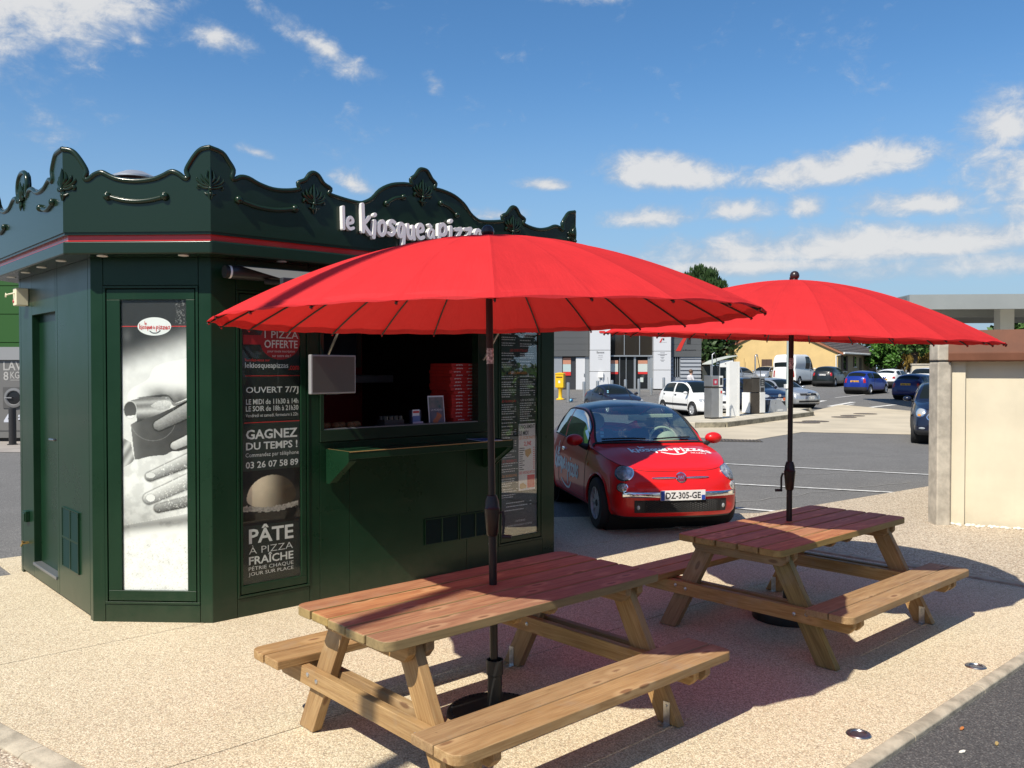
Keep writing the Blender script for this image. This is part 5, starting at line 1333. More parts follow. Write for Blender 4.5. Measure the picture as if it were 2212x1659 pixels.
# ---------------- the little red car beside the kiosk
FI = Shell(fo=.655, wb=2.30, ro=.60, hw=.815, H=1.432, zh0=.735, zc=.955, zb0=.90, zb1=.95, xc=-.30, xh=-.98, xrr=-2.12, xt=-2.80, zt=.93, zs=.20, wr=.298, rail=.70)
FRED = mat('vermilion_car_paint', (.64, .012, .012), .34, 0, .3, coat=.36)
NAVY = paint('navy_roof_paint', (.008, .012, .032))
GLF = mat_glass('windscreen_glass', (.80, .93, .88), .36, .01, .85)
GLS = mat_glass('tinted_side_glass', (.42, .5, .48), .6, .01, .55)
fi_head = R(-79.1)
fi, fo_ = make_car('glossy red small hatchback with navy roof and white kiosk lettering, parked beside the kiosk', (1.757, 10.09, ZA + .022), fi_head, FI, FRED, None, 1.0, NAVY, GLF, 22, 10, None, 'v', 11, None, None, True, None, 11.2, False, 'red_car', 'car', GLS, plain_low=True)
# front furniture
def both(fn):
    for s in (1, -1): fn(s)
LENS = mat_glass('lamp_glass', (.95, .97, 1), .4, .01, .95)
def lamps(s):
    h = FI.patch('A', 2.62, 4.42, .62, .68, s, .012, n=28).build('headlight', CHROME, fi, smooth=40)
    FI.patch('A', 2.62, 4.42, .52, .57, s, .0135, n=28).build('reflector', mat('lamp_inner', (.62, .63, .65), .18, .6, vary=(30, .4)), h, smooth=40)
    FI.patch('A', 2.66, 4.34, .22, .24, s, .016, n=20, dome=.01).build('bulb_lens', CLEAR, h, smooth=40)
    FI.patch('A', 2.62, 4.42, .55, .60, s, .015, n=28, dome=.022).build('lens', LENS, h, smooth=40)
    l = FI.patch('A', 2.60, 3.30, .35, .36, s, .008, n=24).build('lower_lamp', CHROME, fi, smooth=40)
    FI.patch('A', 2.60, 3.30, .30, .31, s, .010, n=24, dome=.010).build('lens', mat('lamp_pale', (.42, .42, .42), .15, .4, vary=(50, .6)), l, smooth=40)
both(lamps)
for s in (1, -1):   # chrome bumper bars, moustache, fog lamps
    FI.patch('A', 1.62, 2.74, .92, .22, s, .018, 'box', 32, .012).build('bumper_bar', CHROME, fi, smooth=50)
    FI.patch('A', .62, 4.12, .44, .085, s, .010, 'ellipse', 24, .010).build('whisker_trim', CHROME, fi, smooth=50)
# lower grille with hexagon mesh and fog lamps
gr = MB()
for s in (1, -1):
    t = FI.patch('A', .95, 1.62, .96, .62, s, .004, 'box', 32); gr.add(t.v, t.f)
gr = gr.build('lower_grille', BLACK, fi, smooth=40)
hx = MB()
for s in (1, -1):
    for i in range(19):
        for j in range(6):
            u = .05 + i * .085; v = 1.13 + j * .19 + (.095 if i % 2 else 0)
            if u > 1.40 or v > 2.2: continue
            pts = [tuple(FI.point('A', u + .038 * math.cos(a), v + .095 * math.sin(a), s, .009)) for a in [math.pi / 3 * k for k in range(7)]]
            hx.tube(pts, .0028, 4, False)
tag(hx.build('grille_mesh', mat('grille_plastic', (.03, .03, .03), .4), gr), kind='stuff')
def fogs(s):
    f = FI.patch('A', 1.72, 1.58, .17, .50, s, .010, 'box', 20).build('fog_lamp', TRIM, fi, smooth=40)
    FI.patch('A', 1.70, 1.58, .075, .21, s, .016, n=18, dome=.006).build('lens', CLEAR, f, smooth=40)
both(fogs)
bp = FI.point('A', .001, 4.12, 1, .012)
em = MB().lathe([(.0001, .010), (.052, .009), (.060, .006), (.062, .0)][::-1], 24, (0, 0, 0), 'x').build('badge', CHROME, fi, smooth=40); em.location = bp; em.rotation_euler = (0, R(-14), 0)
MB().lathe([(.048, .0095), (.0001, .0112)], 24, (0, 0, 0), 'x').build('badge_disc', mat('badge_red', (.22, .02, .045), .2), em, smooth=60)
text('FIAT', -.036, .036, -.017, .017, 0, CHROME, em, .01, fn=lambda a, b: (.0125, a, b))
number_plate(fi, FI.fo + .014, .462, 1, 'DZ-305-GE', PLW, True, True)
# wipers, aerial, cowl, handle, seams
def sfline(net, pts, s, r, name, m, off=.0): return FI.line(net, pts, s, r, off).build(name, m, fi, smooth=60)
sfline('B', [(6.0, 1.0), (6.05, 2.2), (6.03, 3.2), (6.03, 3.98)], 1, .016, 'cowl_trim', BLACK, .004); sfline('B', [(6.0, 1.0), (6.05, 2.2), (6.03, 3.2), (6.03, 3.98)], -1, .016, 'cowl_trim', BLACK, .004)
sfline('B', [(6.16, 3.9), (6.22, 3.2), (6.24, 2.5)], 1, .010, 'wiper', BLACK, .02)
sfline('B', [(6.18, 3.7), (6.22, 3.1), (6.2, 2.3)], -1, .010, 'wiper', BLACK, .02)
for s in (1, -1):
    sfline('B', [(6.1, 2.06), (6.5, 2.06), (7.2, 2.05), (7.9, 2.06)], s, .014, 'screen_seal', BLACK, .0)
    sfline('B', [(6.62, .12), (7.0, .10), (8.0, .09), (9.3, .09), (10.4, .09), (11.15, .10)], s, .010, 'window_seal', BLACK)
    sfline('B', [(6.60, .12), (6.62, 1.0), (6.66, 1.82), (7.3, 1.88), (8.2, 1.88), (9.5, 1.87), (10.6, 1.87), (11.16, 1.8), (11.2, 1.2), (11.2, .3)], s, .011, 'window_seal', BLACK)
    sfline('A', [(6.35, 4.98), (6.35, 4.2), (6.32, 3.2), (6.32, 2.0), (6.4, 1.1)], s, .0035, 'door_seam', BLACK)
    sfline('A', [(9.45, 4.98), (9.55, 4.2), (9.62, 3.2), (9.6, 2.0), (9.3, 1.3)], s, .0035, 'door_seam', BLACK)
    sfline('A', [(6.4, 1.1), (8, 1.05), (9.3, 1.3)], s, .0035, 'door_seam', BLACK)
    sfline('A', [(.02, 4.72), (1, 4.72), (1.9, 4.85), (2.6, 5.0)], s, .0032, 'bonnet_seam', BLACK)
    sfline('A', [(2.9, 5.0), (3.4, 4.95), (4.4, 4.93), (5.4, 4.95), (6.2, 4.98)], s, .0028, 'bonnet_seam', BLACK)
    FI.patch('A', 9.15, 4.25, .16, .10, s, .016, 'ellipse', 16, .008).build('door_handle', CHROME, fi, smooth=50)
    FI.patch('A', 6.0, 4.0, .06, .12, s, .008, 'ellipse', 12, .004).build('side_repeater', mat('amber_lens', (.55, .25, .06), .2), fi, smooth=50)
    mm = MB().ball((-.56, s * .905, .985), .10, 12, (.80, 1.10, .72)).build('mirror', FRED, fi, smooth=60)
    MB().tube([(-.52, s * .745, .90), (-.54, s * .80, .915), (-.56, s * .85, .945)], [.045, .032, .028], 8).build('mirror_foot', TRIM, mm, smooth=60)
ae = MB().tube([(-1.05, 0, 1.45), (-1.35, 0, 1.62)], .006, 6).build('aerial', BLACK, fi, smooth=60)
# cabin
CRM = mat('cream_trim', (.62, .62, .46), .5); SEAT = mat('dark_seat', (.02, .018, .018), .7); DASH = mat('dash_grey', (.035, .037, .035), .6)
dsh = MB().box(-.72, -.36, -.66, .66, .70, .885).build('dashboard', DASH, fi, bevel=.03)
MB().lathe([(.16, -.05), (.17, .0), (.13, .05), (.0001, .06)], 16, (-.70, .36, .90), 'x').build('instrument_hood', CRM, dsh, smooth=50)
sw = MB(); M_ = Matrix.Translation((-.86, .36, .93)) @ Matrix.Rotation(R(-22), 4, 'Y')
sw.tube([tuple(M_ @ Vector((0, .185 * math.cos(a), .185 * math.sin(a)))) for a in np.linspace(0, 2 * math.pi, 29)], .017, 8); sw.ball(tuple(M_ @ Vector((.02, 0, 0))), .055, 8); sw.box(-.012, .012, -.18, .18, -.02, .02, M_)
sw.build('steering_wheel', CRM, fi, smooth=60)
for s in (1, -1):
    st = MB().box(-1.45, -1.0, s * .36 - .24, s * .36 + .24, .38, .55).build('seat', SEAT, fi, bevel=.05)
    MB().box(-1.55, -1.40, s * .36 - .23, s * .36 + .23, .5, 1.05).build('backrest', SEAT, st, bevel=.05); MB().ball((-1.52, s * .36, 1.15), .12, 8, (.6, 1.1, .95)).build('headrest', CRM, st, smooth=60)
MB().box(-.98, -.95, .12, .52, 1.22, 1.27).build('sun_visor', CRM, fi, bevel=.01)
MB().box(-2.45, -2.1, -.6, .6, .45, .95).build('rear_seat', SEAT, fi, bevel=.05)
MB().box(-.86, -.83, -.12, .12, 1.195, 1.265).build('rear_view_mirror', CRM, fi, bevel=.012)
for i, (m_, z) in enumerate(((INKR, 1.02), (mat('sticker_blue', (.25, .5, .62), .5), .985), (mat('sticker_blue', (.25, .5, .62), .5), .945))):
    p0 = FI.point('B', 6.40 + .12 * (2 - i), 2.35, -1, -.012); MB().box(-.002, .002, -.022, .022, -.017, .017).build('tax_sticker', m_, fi, loc=tuple(p0), rot=(0, R(-32), 0))
# white lettering wrapped on the bonnet and the doors
bvh = BVHTree.FromPolygons([v.co[:] for v in fo_['body'].data.vertices], [tuple(p.vertices) for p in fo_['body'].data.polygons])
def wrap(words, hw_k, fn, name):
    mb = MB()
    for pts, sz in logo_strokes(words): ribbon(mb, pts, hw_k * sz, .0, None, fn)
    return mb.build(name, mat('vinyl_white', (.84, .84, .83), .45), fi)
def hood(a, b, d):       # a across (car -y is the reader's left), b up the bonnet
    o = Vector((.30 - b * .9, a, 2.0)); h = bvh.ray_cast(o, Vector((0, 0, -1)))
    if h[0] is None: return (o.x, o.y, .9)
    return tuple(h[0] + h[1] * (.0035 if h[1].z > 0 else -.0035) + Vector((0, 0, 1)) * (-d * .5))
wrap([('le', -.262, .350, .050), ('kiosque', -.40, .215, .085, .055), ('à', .062, .235, .055, .125), ('pizzas', .135, .215, .088, .60)], .155, hood, 'bonnet_lettering')
mb = MB(); ribbon(mb, [(-.05, .17), (.02, .125), (.11, .105), (.20, .125), (.255, .175)], .012, 0, None, hood); mb.build('smile_mark', MATS['vinyl_white'], fi)
text('SILLERY', .30, .50, .135, .165, 0, MATS['vinyl_white'], fi, .01, fn=lambda a, b: hood(a, b, -.001))
def door(s):
    def f(a, b, d):      # a along the car read from the outside
        x = -.74 - a * 1.0 if s < 0 else -1.95 + a
        x = (-1.98 + a) if s < 0 else (-.62 - a)
        o = Vector((x, s * 2.0, b)); h = bvh.ray_cast(o, Vector((0, -s, 0)))
        y = h[0].y if h[0] is not None else s * .82
        return (x, y + s * (.0035 - d * .5), b)
    return f
for s in (1, -1):
    wrap([('le', .18, .70, .085), ('kiosque', .08, .545, .125, .63), ('à', .65, .55, .085, .73), ('pizzas', .755, .50, .135, 1.27)], .155, door(s), 'door_lettering')
    mb = MB(); ribbon(mb, [(.45, .40), (.58, .345), (.72, .32), (.84, .335), (.92, .40)], .014, 0, None, door(s)); mb.build('smile_mark', MATS['vinyl_white'], fi)
# ---------------- the other cars
SILV = paint('silver_car_paint', (.42, .44, .46), .55, .3); WHITE = paint('white_car_paint', (.72, .72, .70)); NAVYC = paint('navy_car_paint', (.008, .011, .028)); BLKC = paint('black_green_car_paint', (.010, .013, .012))
BLUEC = paint('bright_blue_car_paint', (.012, .035, .26), .25); DBLUE = paint('deep_blue_car_paint', (.010, .016, .10), .2); BLUEB = paint('coupe_navy_paint', (.012, .012, .024))
hd = lambda h: Vector((math.cos(h), math.sin(h), 0))
def zat(x, y): return ZA + gz(y)
def lamp(sh, car, name, m, u, v, ru, rv, shape='ellipse', dome=.01):
    for s in (1, -1): sh.patch('A', u, v, ru, rv, s, .008, shape, 16, dome).build(name, m, car, smooth=50)
def seams(sh, car, us, rub=None):
    for s in (1, -1):
        for u in us: sh.line('A', [(u, 4.95), (u + .03, 4.0), (u, 2.4), (u - .05, 1.2)], s, .007, .0).build('door_seam', BLACK, car)
        for u in us[1:]: sh.patch('A', u - .25, 4.55, .13, .12, s, .02, 'ellipse', 10, .006).build('door_handle', TRIM, car, smooth=50)
        if rub: sh.patch('A', rub[0], 3.1, rub[1], .20, s, .018, 'box', 16).build('rubbing_strip', TRIM, car)
GRP = 'cars parked behind the forecourt'
# white people carrier
sh = Shell(fo=.80, ro=.76, wb=2.68, hw=.90, H=1.62, zh0=.80, zc=1.06, zb0=1.0, zb1=1.06, xc=-.10, xh=-1.0, xrr=-2.75, xt=-3.28, zt=1.08, zs=.22, wr=.33, rail=.68)
mpv, _ = make_car('white people carrier with dark side strip behind the fuel pumps', (7.71, 33.5, ZA), R(-71.6), sh, WHITE, GRP, .87, paint('blue_roof_glass', (.02, .03, .07)), pillar=9.0, nu=10, nv=5)
seams(sh, mpv, (6.6, 9.0, 10.9), (8.6, 2.0)); lamp(sh, mpv, 'headlight', CLEAR, 2.9, 4.4, .7, .45); lamp(sh, mpv, 'tail_light', REDL, 12.9, 4.6, .35, .7)
for s in (1, -1): sh.patch('A', .72, 4.0, .42, .30, s, .01, 'box', 16).build('grille', TRIM, mpv, smooth=50); sh.patch('A', .9, 1.6, .9, .35, s, .01, 'box', 16).build('lower_grille', BLACK, mpv)
em = MB().prism([(-.06, 0), (0, .08), (.06, 0), (0, -.08)], sh.fo - .01, sh.fo + .012, 'yz').build('badge', CHROME, mpv, loc=(-.03, 0, .66)); number_plate(mpv, sh.fo + .004, .48, 1, 'AA-142-KD')
# navy coupe behind the red car
sh = Shell(fo=.80, ro=.72, wb=2.45, hw=.87, H=1.40, zh0=.68, zc=.93, zb0=.89, zb1=.97, xc=-.30, xh=-1.25, xrr=-2.0, xt=-2.9, zt=.99, zs=.2, wr=.31, rail=.66)
cp, _ = make_car('dark navy coupe with tall aerial parked behind the red hatchback', (4.63, 35.45, ZA), R(-71), sh, BLUEB, GRP, .87, None, side_glass_to=11.0, pillar=9.9, nu=10, nv=5)
seams(sh, cp, (6.6, 10.1)); lamp(sh, cp, 'headlight', CLEAR, 2.8, 4.5, .8, .4); lamp(sh, cp, 'tail_light', REDL, 12.8, 4.3, .3, .5)
MB().tube([(-.55, -.5, .93), (-.75, -.5, 1.75)], .008, 5).build('aerial', BLACK, cp); number_plate(cp, sh.fo + .003, .46, 1, None)
for i in range(2): MB().box(-.002, .002, -.04, .04, -.03, .03).build('tax_sticker', mat('sticker_blue', (.25, .5, .62), .5), cp, loc=(-.52, -.60, 1.02 + i * .07), rot=(0, R(-35), 0))
# dark estate and silver hatchback, noses towards the island
sh = Shell(fo=.90, ro=1.05, wb=2.71, hw=.91, H=1.47, zh0=.74, zc=.99, zb0=.95, zb1=1.0, xc=-.35, xh=-1.2, xrr=-2.9, xt=-3.6, zt=1.02, zs=.2, wr=.32, rail=.68)
vw, _ = make_car('dark navy family car with chrome grille bars behind the steel fuel pump', (11.48, 38.6, zat(0, 38.6)), R(-68), sh, NAVYC, GRP, 1.0, None, pillar=9.4, nu=10, nv=5)
seams(sh, vw, (6.7, 9.4, 11.2)); lamp(sh, vw, 'headlight', CLEAR, 2.6, 4.25, .95, .55); lamp(sh, vw, 'tail_light', REDL, 12.8, 4.2, .3, .5)
for k in range(4):
    for s in (1, -1): sh.patch('A', .75, 4.0 + k * .17, .82, .045, s, .012, 'box', 16).build('grille_bar', CHROME, vw)
for s in (1, -1): sh.patch('A', .9, 1.6, .9, .4, s, .01, 'box', 16).build('lower_grille', BLACK, vw)
g_ = MB().lathe([(.075, 0), (.085, .012), (.075, .02), (.068, .012)], 16, (sh.fo - .05, 0, .68), 'x'); g_.box(sh.fo - .045, sh.fo - .035, -.012, .012, .62, .74)
g_.build('badge', CHROME, vw, smooth=40); number_plate(vw, sh.fo + .004, .50, 1, 'CM-265-NR')
MB().lathe([(.07, .018), (.0001, .019)], 12, (sh.fo + .004, .20, .53), 'x').build('orange_sticker', mat('orange_dot', (.7, .16, .05), .5), vw)
sh = Shell(fo=.82, ro=.74, wb=2.51, hw=.865, H=1.42, zh0=.74, zc=.96, zb0=.92, zb1=.97, xc=-.40, xh=-1.2, xrr=-2.7, xt=-3.15, zt=1.0, zs=.2, wr=.31, rail=.68)
au, _ = make_car('silver hatchback with black grille at the end of the pump island row', (13.42, 40.3, zat(0, 40.3)), R(-68), sh, SILV, GRP, 1.0, None, pillar=9.6, nu=10, nv=5)
seams(sh, au, (6.7, 9.6)); lamp(sh, au, 'headlight', CLEAR, 2.5, 4.35, .75, .42, 'box'); lamp(sh, au, 'tail_light', REDL, 12.8, 4.2, .3, .5)
for s in (1, -1):
    sh.patch('A', .75, 4.35, .78, .36, s, .010, 'box', 16).build('grille', TRIM, au); sh.patch('A', .95, 1.8, .95, .36, s, .01, 'box', 16).build('lower_grille', BLACK, au)
g_ = MB()
for k in range(4): g_.lathe([(.033, 0), (.04, .006), (.033, .010), (.028, .006), (.033, 0)], 14, (sh.fo - .055, -.084 + k * .056, .71), 'x')
g_.build('badge', CHROME, au); number_plate(au, sh.fo + .004, .52, 1, 'BB-806-KA')
# cars in the far row, seen from behind
def far(label, cx, cy, head, sh, pm, plate, lampspec, scale=1.0, lower=None, rub=None, pill=9.5, nu=7, nv=4, sgt=11.2, **kw_):
    h = hd(R(head)); ax = Vector((cx, cy, 0)) + h * (sh.wb / 2 * scale)
    c, _ = make_car(label, (ax.x, ax.y, zat(0, cy) + .01), R(head), sh, pm, GRP, scale, None, pillar=pill, nu=nu, nv=nv, lower=lower, side_glass_to=sgt, **kw_)
    c.rotation_euler = (0, 0, R(head)); seams(sh, c, (6.7, pill), rub)
    if lampspec: lamp(sh, c, 'tail_light', REDL, *lampspec)
    lamp(sh, c, 'headlight', CLEAR, 2.7, 4.4, .7, .4)
    if plate: number_plate(c, sh.xb + plate[3], plate[2], -1, plate[1], plate[0], plate[0] is PLW)
    return c
hatch = dict(fo=.72, ro=.55, wb=2.40, hw=.80, H=1.44, zh0=.74, zc=.98, zb0=.93, zb1=.97, xc=-.25, xh=-.95, xrr=-2.45, xt=-2.86, zt=.98, wr=.28)
far('bright blue small hatchback with black bumper and yellow rear plate', 22.5, 54.5, 45, Shell(**hatch), BLUEC, (PLY, '3825 TK 51', .78, .03), (13.2, 4.25, .30, .55, 'box'), 1.0, 2.6)
sh = Shell(fo=.80, ro=.62, wb=2.51, hw=.845, H=1.53, zh0=.80, zc=1.03, zb0=.98, zb1=1.04, xc=-.05, xh=-.85, xrr=-2.55, xt=-3.0, zt=1.06, wr=.30)
far('dark green-black hatchback with white rear plate in front of the yellow house', 24.4, 66, 54, sh, BLKC, (PLW, 'BR-361-WT', .88, .04), (13.1, 4.4, .35, .5), 1.0, 2.3)
sh = Shell(fo=.82, ro=.78, wb=2.60, hw=.85, H=1.42, zh0=.74, zc=.96, zb0=.92, zb1=.97, xc=-.35, xh=-1.1, xrr=-2.75, xt=-3.25, zt=.98, wr=.30)
far('deep blue estate car with yellow rear plate half behind the concrete post', 22.9, 48.3, 46, sh, DBLUE, (PLY, '4446 TA 51', .84, .05), (13.15, 4.1, .3, .5))
sh = Shell(fo=.78, ro=.66, wb=2.58, hw=.84, H=1.38, zh0=.70, zc=.94, zb0=.90, zb1=.95, xc=-.35, xh=-1.05, xrr=-2.5, xt=-3.1, zt=.97, wr=.29)
far('white older hatchback with yellow rear plate in front of the ochre bush', 28.0, 63, 47, sh, WHITE, (PLY, '2275 RK 51', .62, .0), (13.0, 4.0, .4, .3, 'box'), 1.0, 3.0)
sh = Shell(fo=.85, ro=.76, wb=2.60, hw=.88, H=1.51, zh0=.80, zc=1.03, zb0=.98, zb1=1.04, xc=-.1, xh=-.9, xrr=-2.7, xt=-3.15, zt=1.06, wr=.31)
far('silver hatchback seen from behind with red lamps beside the yellow house downpipe', 17.3, 66, 45, sh, SILV, None, (12.9, 4.5, .4, .45))
sh = Shell(fo=.62, ro=.45, wb=2.34, hw=.80, H=1.46, zh0=.78, zc=1.0, zb0=.95, zb1=1.0, xc=-.0, xh=-.8, xrr=-2.35, xt=-2.7, zt=1.02, wr=.28)
far('silver small hatchback facing the camera left of the white van', 22.2, 75, -128, sh, SILV, None, (13.0, 4.4, .3, .5), .95)
sh = Shell(fo=.80, ro=.70, wb=2.6, hw=.86, H=1.44, zh0=.74, zc=.98, zb0=.93, zb1=.98, xc=-.3, xh=-1.1, xrr=-2.6, xt=-3.1, zt=1.0, wr=.30)
far('white car at the far right mostly hidden behind the deep blue estate', 31.0, 64.5, -130, sh, WHITE, None, (13.0, 4.4, .3, .5))
# white van with raised roof
sh = Shell(fo=.85, ro=.85, wb=3.0, hw=.98, H=2.42, zh0=.95, zc=1.30, zb0=1.22, zb1=1.30, xc=.15, xh=-.75, xrr=-3.55, xt=-3.80, zt=1.32, wr=.33, rail=.84, zs=.28)
van = far('white panel van with raised roof parked in front of the yellow house', 22.6, 68.5, 50, sh, WHITE, (PLW, None, .78, .02), (13.0, 3.9, .25, .55, 'box'), 1.0, 1.9, None, 7.95, 7, 4, 8.9, rw=(12.1, 13.0))
# navy car nose at the concrete post
sh = Shell(fo=.78, ro=.70, wb=2.60, hw=.90, H=1.56, zh0=.86, zc=1.10, zb0=1.03, zb1=1.08, xc=-.35, xh=-1.05, xrr=-2.8, xt=-3.2, zt=1.1, zs=.24, wr=.34, rail=.70)
mini, _ = make_car('dark navy compact car with round headlight peeking out behind the concrete post', (10.95, 21.4, ZA), R(-114.9), sh, NAVYC, GRP, 1.0, None, nu=12, nv=6, lower=1.7)
seams(sh, mini, (6.7, 9.6))
for s in (1, -1):
    h = sh.patch('A', 2.7, 4.45, .75, .62, s, .012, n=24).build('headlight', CHROME, mini, smooth=40); sh.patch('A', 2.7, 4.45, .60, .50, s, .018, n=24, dome=.015).build('lens', CLEAR, h, smooth=40)
    sh.patch('A', 2.65, 4.05, .22, .14, s, .035, n=12, dome=.004).build('indicator', mat('amber_lens', (.55, .25, .06), .2), h, smooth=40)
    sh.patch('A', .9, 3.95, .92, .52, s, .010, 'ellipse', 24).build('grille_rim', CHROME, mini, smooth=40)
    gq = sh.patch('A', .88, 3.95, .84, .44, s, .016, 'ellipse', 24).build('grille', BLACK, mini, smooth=40)
    for k in range(3): sh.patch('A', .7, 3.75 + k * .2, .6, .035, s, .022, 'box', 12).build('grille_bar', CHROME, gq)
    sh.patch('A', 2.2, 2.2, .35, .28, s, .012, n=16, dome=.01).build('fog_lamp', CLEAR, mini, smooth=40)
number_plate(mini, sh.fo + .004, .46, 1, None)
# ------------------------------------------------------------------ low rendered building at the right
CREAM = mat('cream_render', (.60, .54, .405), .85, vary=(1.2, .08), bump=(160, .25, .003)); COPE = mat('brown_metal_coping', (.15, .060, .034), .6, 0, .2, vary=(2, .18))
grime(CREAM)
lb = thing('rendered_building', 'low cream rendered building with deep brown metal coping at the right edge', 'building', (5.15, 10.17, 0), R(-27.5))
MB().box(.20, 3, .0, 5.0, -.2, 1.96).build('wall', CREAM, lb)
MB().box(-.02, .20, -.06, .3, -.2, 1.955).build('corner_pilaster', CREAM, lb)
cpg = MB(); cpg.prism([(-.17, 1.930), (-.185, 1.945), (-.185, 2.03), (-.175, 2.035), (-.10, 2.295), (.05, 2.30), (.05, 1.930)], .02, 3.05, 'yz'); cpg.build('coping', COPE, lb, bevel=.006)
MB().box(.06, 3.0, .05, 5.0, 1.96, 2.26).build('roof', mat('brown_roof', (.12, .05, .035), .6), lb)
ps = thing('concrete_post', 'weathered grey concrete post with rounded top at the wall end', 'post', (5.065, 10.13, 0))
pc = [(-.10, -.2), (-.10, 1.94)]
MB().prism([(-.085, -.1), (.070, -.1), (.085, -.08), (.085, .12), (-.085, .12)], -.2, 1.925, 'xy').build('shaft', CONC, ps, bevel=.03, seg=3)
MB().box(-.08, .08, -.095, .118, 1.925, 1.940).build('joint', BLACK, ps)
MB().prism([(-.085, 1.94), (.085, 1.94), (.085, 2.24), (.07, 2.275), (.02, 2.285), (-.04, 2.255), (-.07, 2.19), (-.085, 2.10)], -.10, .12, 'xz').build('cap', CONC, ps, bevel=.02, seg=3)
sp = MB(); rg = random.Random(11)
for i in range(70):
    x = rg.uniform(.05, 1.0); y = -.04 - abs(rg.gauss(0, .05)); r = rg.uniform(.012, .03); ca, sa = math.cos(R(-27.5)), math.sin(R(-27.5)); sp.ball((5.15 + x * ca - y * sa, 10.17 + x * sa + y * ca, .012 + r * .4), r, 4, (1, .8, .6))
tag(tag(sp.build('rubble', mat('pale_rubble', (.70, .66, .56), .9)), 'pale chips of rubble along the foot of the cream wall', 'rubble'), kind='stuff')

# ------------------------------------------------------------------ pump island
isl = thing('pump_island', 'raised concrete island with weathered kerb under the fuel pumps', 'island', (0, 0, ZA))
IS = [(5.82, 27.29), (6.78, 27.44), (11.87, 34.06), (12.3, 36.6), (12.9, 37.3), (11.6, 38.0), (10.9, 36.7), (6.0, 30.4), (5.3, 28.2)]
MB().prism(IS, -.1, .155, 'xy').build('island_top', mat('island_concrete', (.50, .45, .35), .8, vary=(2, .15)), isl, bevel=.02)
def along(P, Q, n, w, h, name, m, par):
    P = Vector((*P, 0)); Q = Vector((*Q, 0)); d = (Q - P); a = math.atan2(d.y, d.x); L = d.length / n
    for i in range(n): MB().box(.006, L - .006, -w, .012, -.1, h).build(name, m, par, bevel=.012, loc=tuple(P + d * (i / n)), rot=(0, 0, a))
KOLD = mat('old_kerb', (.24, .215, .155), .9, vary=(6, .35), bump=(30, .4, .01))
along((6.80, 27.42), (11.89, 34.04), 8, .10, .165, 'kerb_stone', KOLD, isl); along((11.89, 34.06), (12.9, 37.28), 3, .1, .165, 'kerb_stone', KOLD, isl); along((5.82, 27.27), (6.79, 27.42), 1, .1, .165, 'kerb_stone', KOLD, isl)
PSTEEL = mat('pump_steel', (.40, .40, .40), .38, .8, vary=(2.5, .06)); PWH = mat('pump_white', (.74, .74, .71), .4, vary=(2, .04)); PBR = mat('bronze_steel', (.10, .085, .07), .3, .7, vary=(2, .08)); PBLK = mat('pump_black', (.02, .02, .022), .3)
pu = thing('fuel_pump', 'tall steel and white fuel pump with red sticker nearest the red car', 'fuel pump', (6.93, 29.5, ZA + .15), R(28), 'fuel pumps on the island')
MB().box(-.42, .14, -.26, .26, .06, 1.12).build('steel_body', PSTEEL, pu, bevel=.01); MB().box(.145, .42, -.265, .265, .06, 1.12).build('white_door', PWH, pu, bevel=.01); MB().box(-.40, .40, -.24, .24, 0, .06).build('foot', PBLK, pu)
MB().box(-.43, .13, -.27, .27, 1.19, 1.58).build('head', PSTEEL, pu, bevel=.01); MB().box(-.40, .40, -.24, .24, 1.12, 1.19).build('neck', PBR, pu); hw_ = MB().box(.135, .43, -.275, .275, 1.17, 1.57).build('display_head', PWH, pu, bevel=.01)
MB().box(.18, .38, -.279, -.276, 1.24, 1.50).build('display', PBLK, hw_); st = MB().box(-.33, .02, -.2735, -.271, 1.24, 1.46).build('instruction_panel', mat('panel_red', (.42, .03, .06), .4), pu); MB().box(-.22, -.08, -.2755, -.274, 1.30, 1.40).build('panel_screen', mat('panel_pale', (.5, .5, .55), .4), pu)
MB().box(.24, .36, -.268, -.266, .93, 1.03).build('red_label', INKR, pu)
MB().tube([(.43, -.05, 1.1), (.50, -.06, .8), (.52, -.08, .4), (.47, -.1, .12), (.43, -.1, .1)], .022, 8).build('hose', RUBBER, pu, smooth=60)
MB().tube([(.12, .2, 1.58), (.12, .2, 2.35), (.30, .2, 2.42)], .03, 8).build('hose_mast', PSTEEL, pu, smooth=60)
MB().tube([(.30, .2, 2.42), (.42, .1, 2.0), (.44, .0, 1.3)], .018, 6).build('hose', RUBBER, pu, smooth=60)
pu.scale = (.58, .75, .94)
pn = thing('white_panel_post', 'plain white slab post between the two fuel pumps', 'panel', (8.02, 31.2, ZA + .15), R(20)); MB().box(-.34, .27, -.10, .10, .0, 2.15).build('slab', PWH, pn, bevel=.01); MB().box(.275, .40, -.11, .11, .0, 2.15).build('side_slab', PWH, pn, bevel=.01)
pn.scale = (.60, 1, .92)
pu2 = thing('fuel_pump', 'bronze and white fuel pump with black display and bent steel hose pipe', 'fuel pump', (9.25, 32.8, ZA + .15), R(30), 'fuel pumps on the island')
MB().box(-.50, .10, -.28, .28, .05, .90).build('bronze_body', PBR, pu2, bevel=.008); MB().box(.105, .50, -.29, .29, .05, .92).build('white_door', PWH, pu2, bevel=.01); MB().box(-.45, .45, -.25, .25, 0, .05).build('foot', PBLK, pu2); MB().box(-.58, -.505, -.20, .25, .05, .92).build('side_cheek', PWH, pu2, bevel=.01)
MB().box(-.48, .10, -.27, .27, .93, 1.52).build('upper_body', PBR, pu2, bevel=.008); fr_ = MB().box(.105, .48, -.275, .275, .93, 1.55).build('display_frame', PSTEEL, pu2, bevel=.01); MB().box(.14, .46, -.279, -.276, 1.20, 1.50).build('display', PBLK, fr_); MB().box(.18, .42, -.279, -.276, .95, 1.13).build('nozzle_bay', PBLK, fr_)
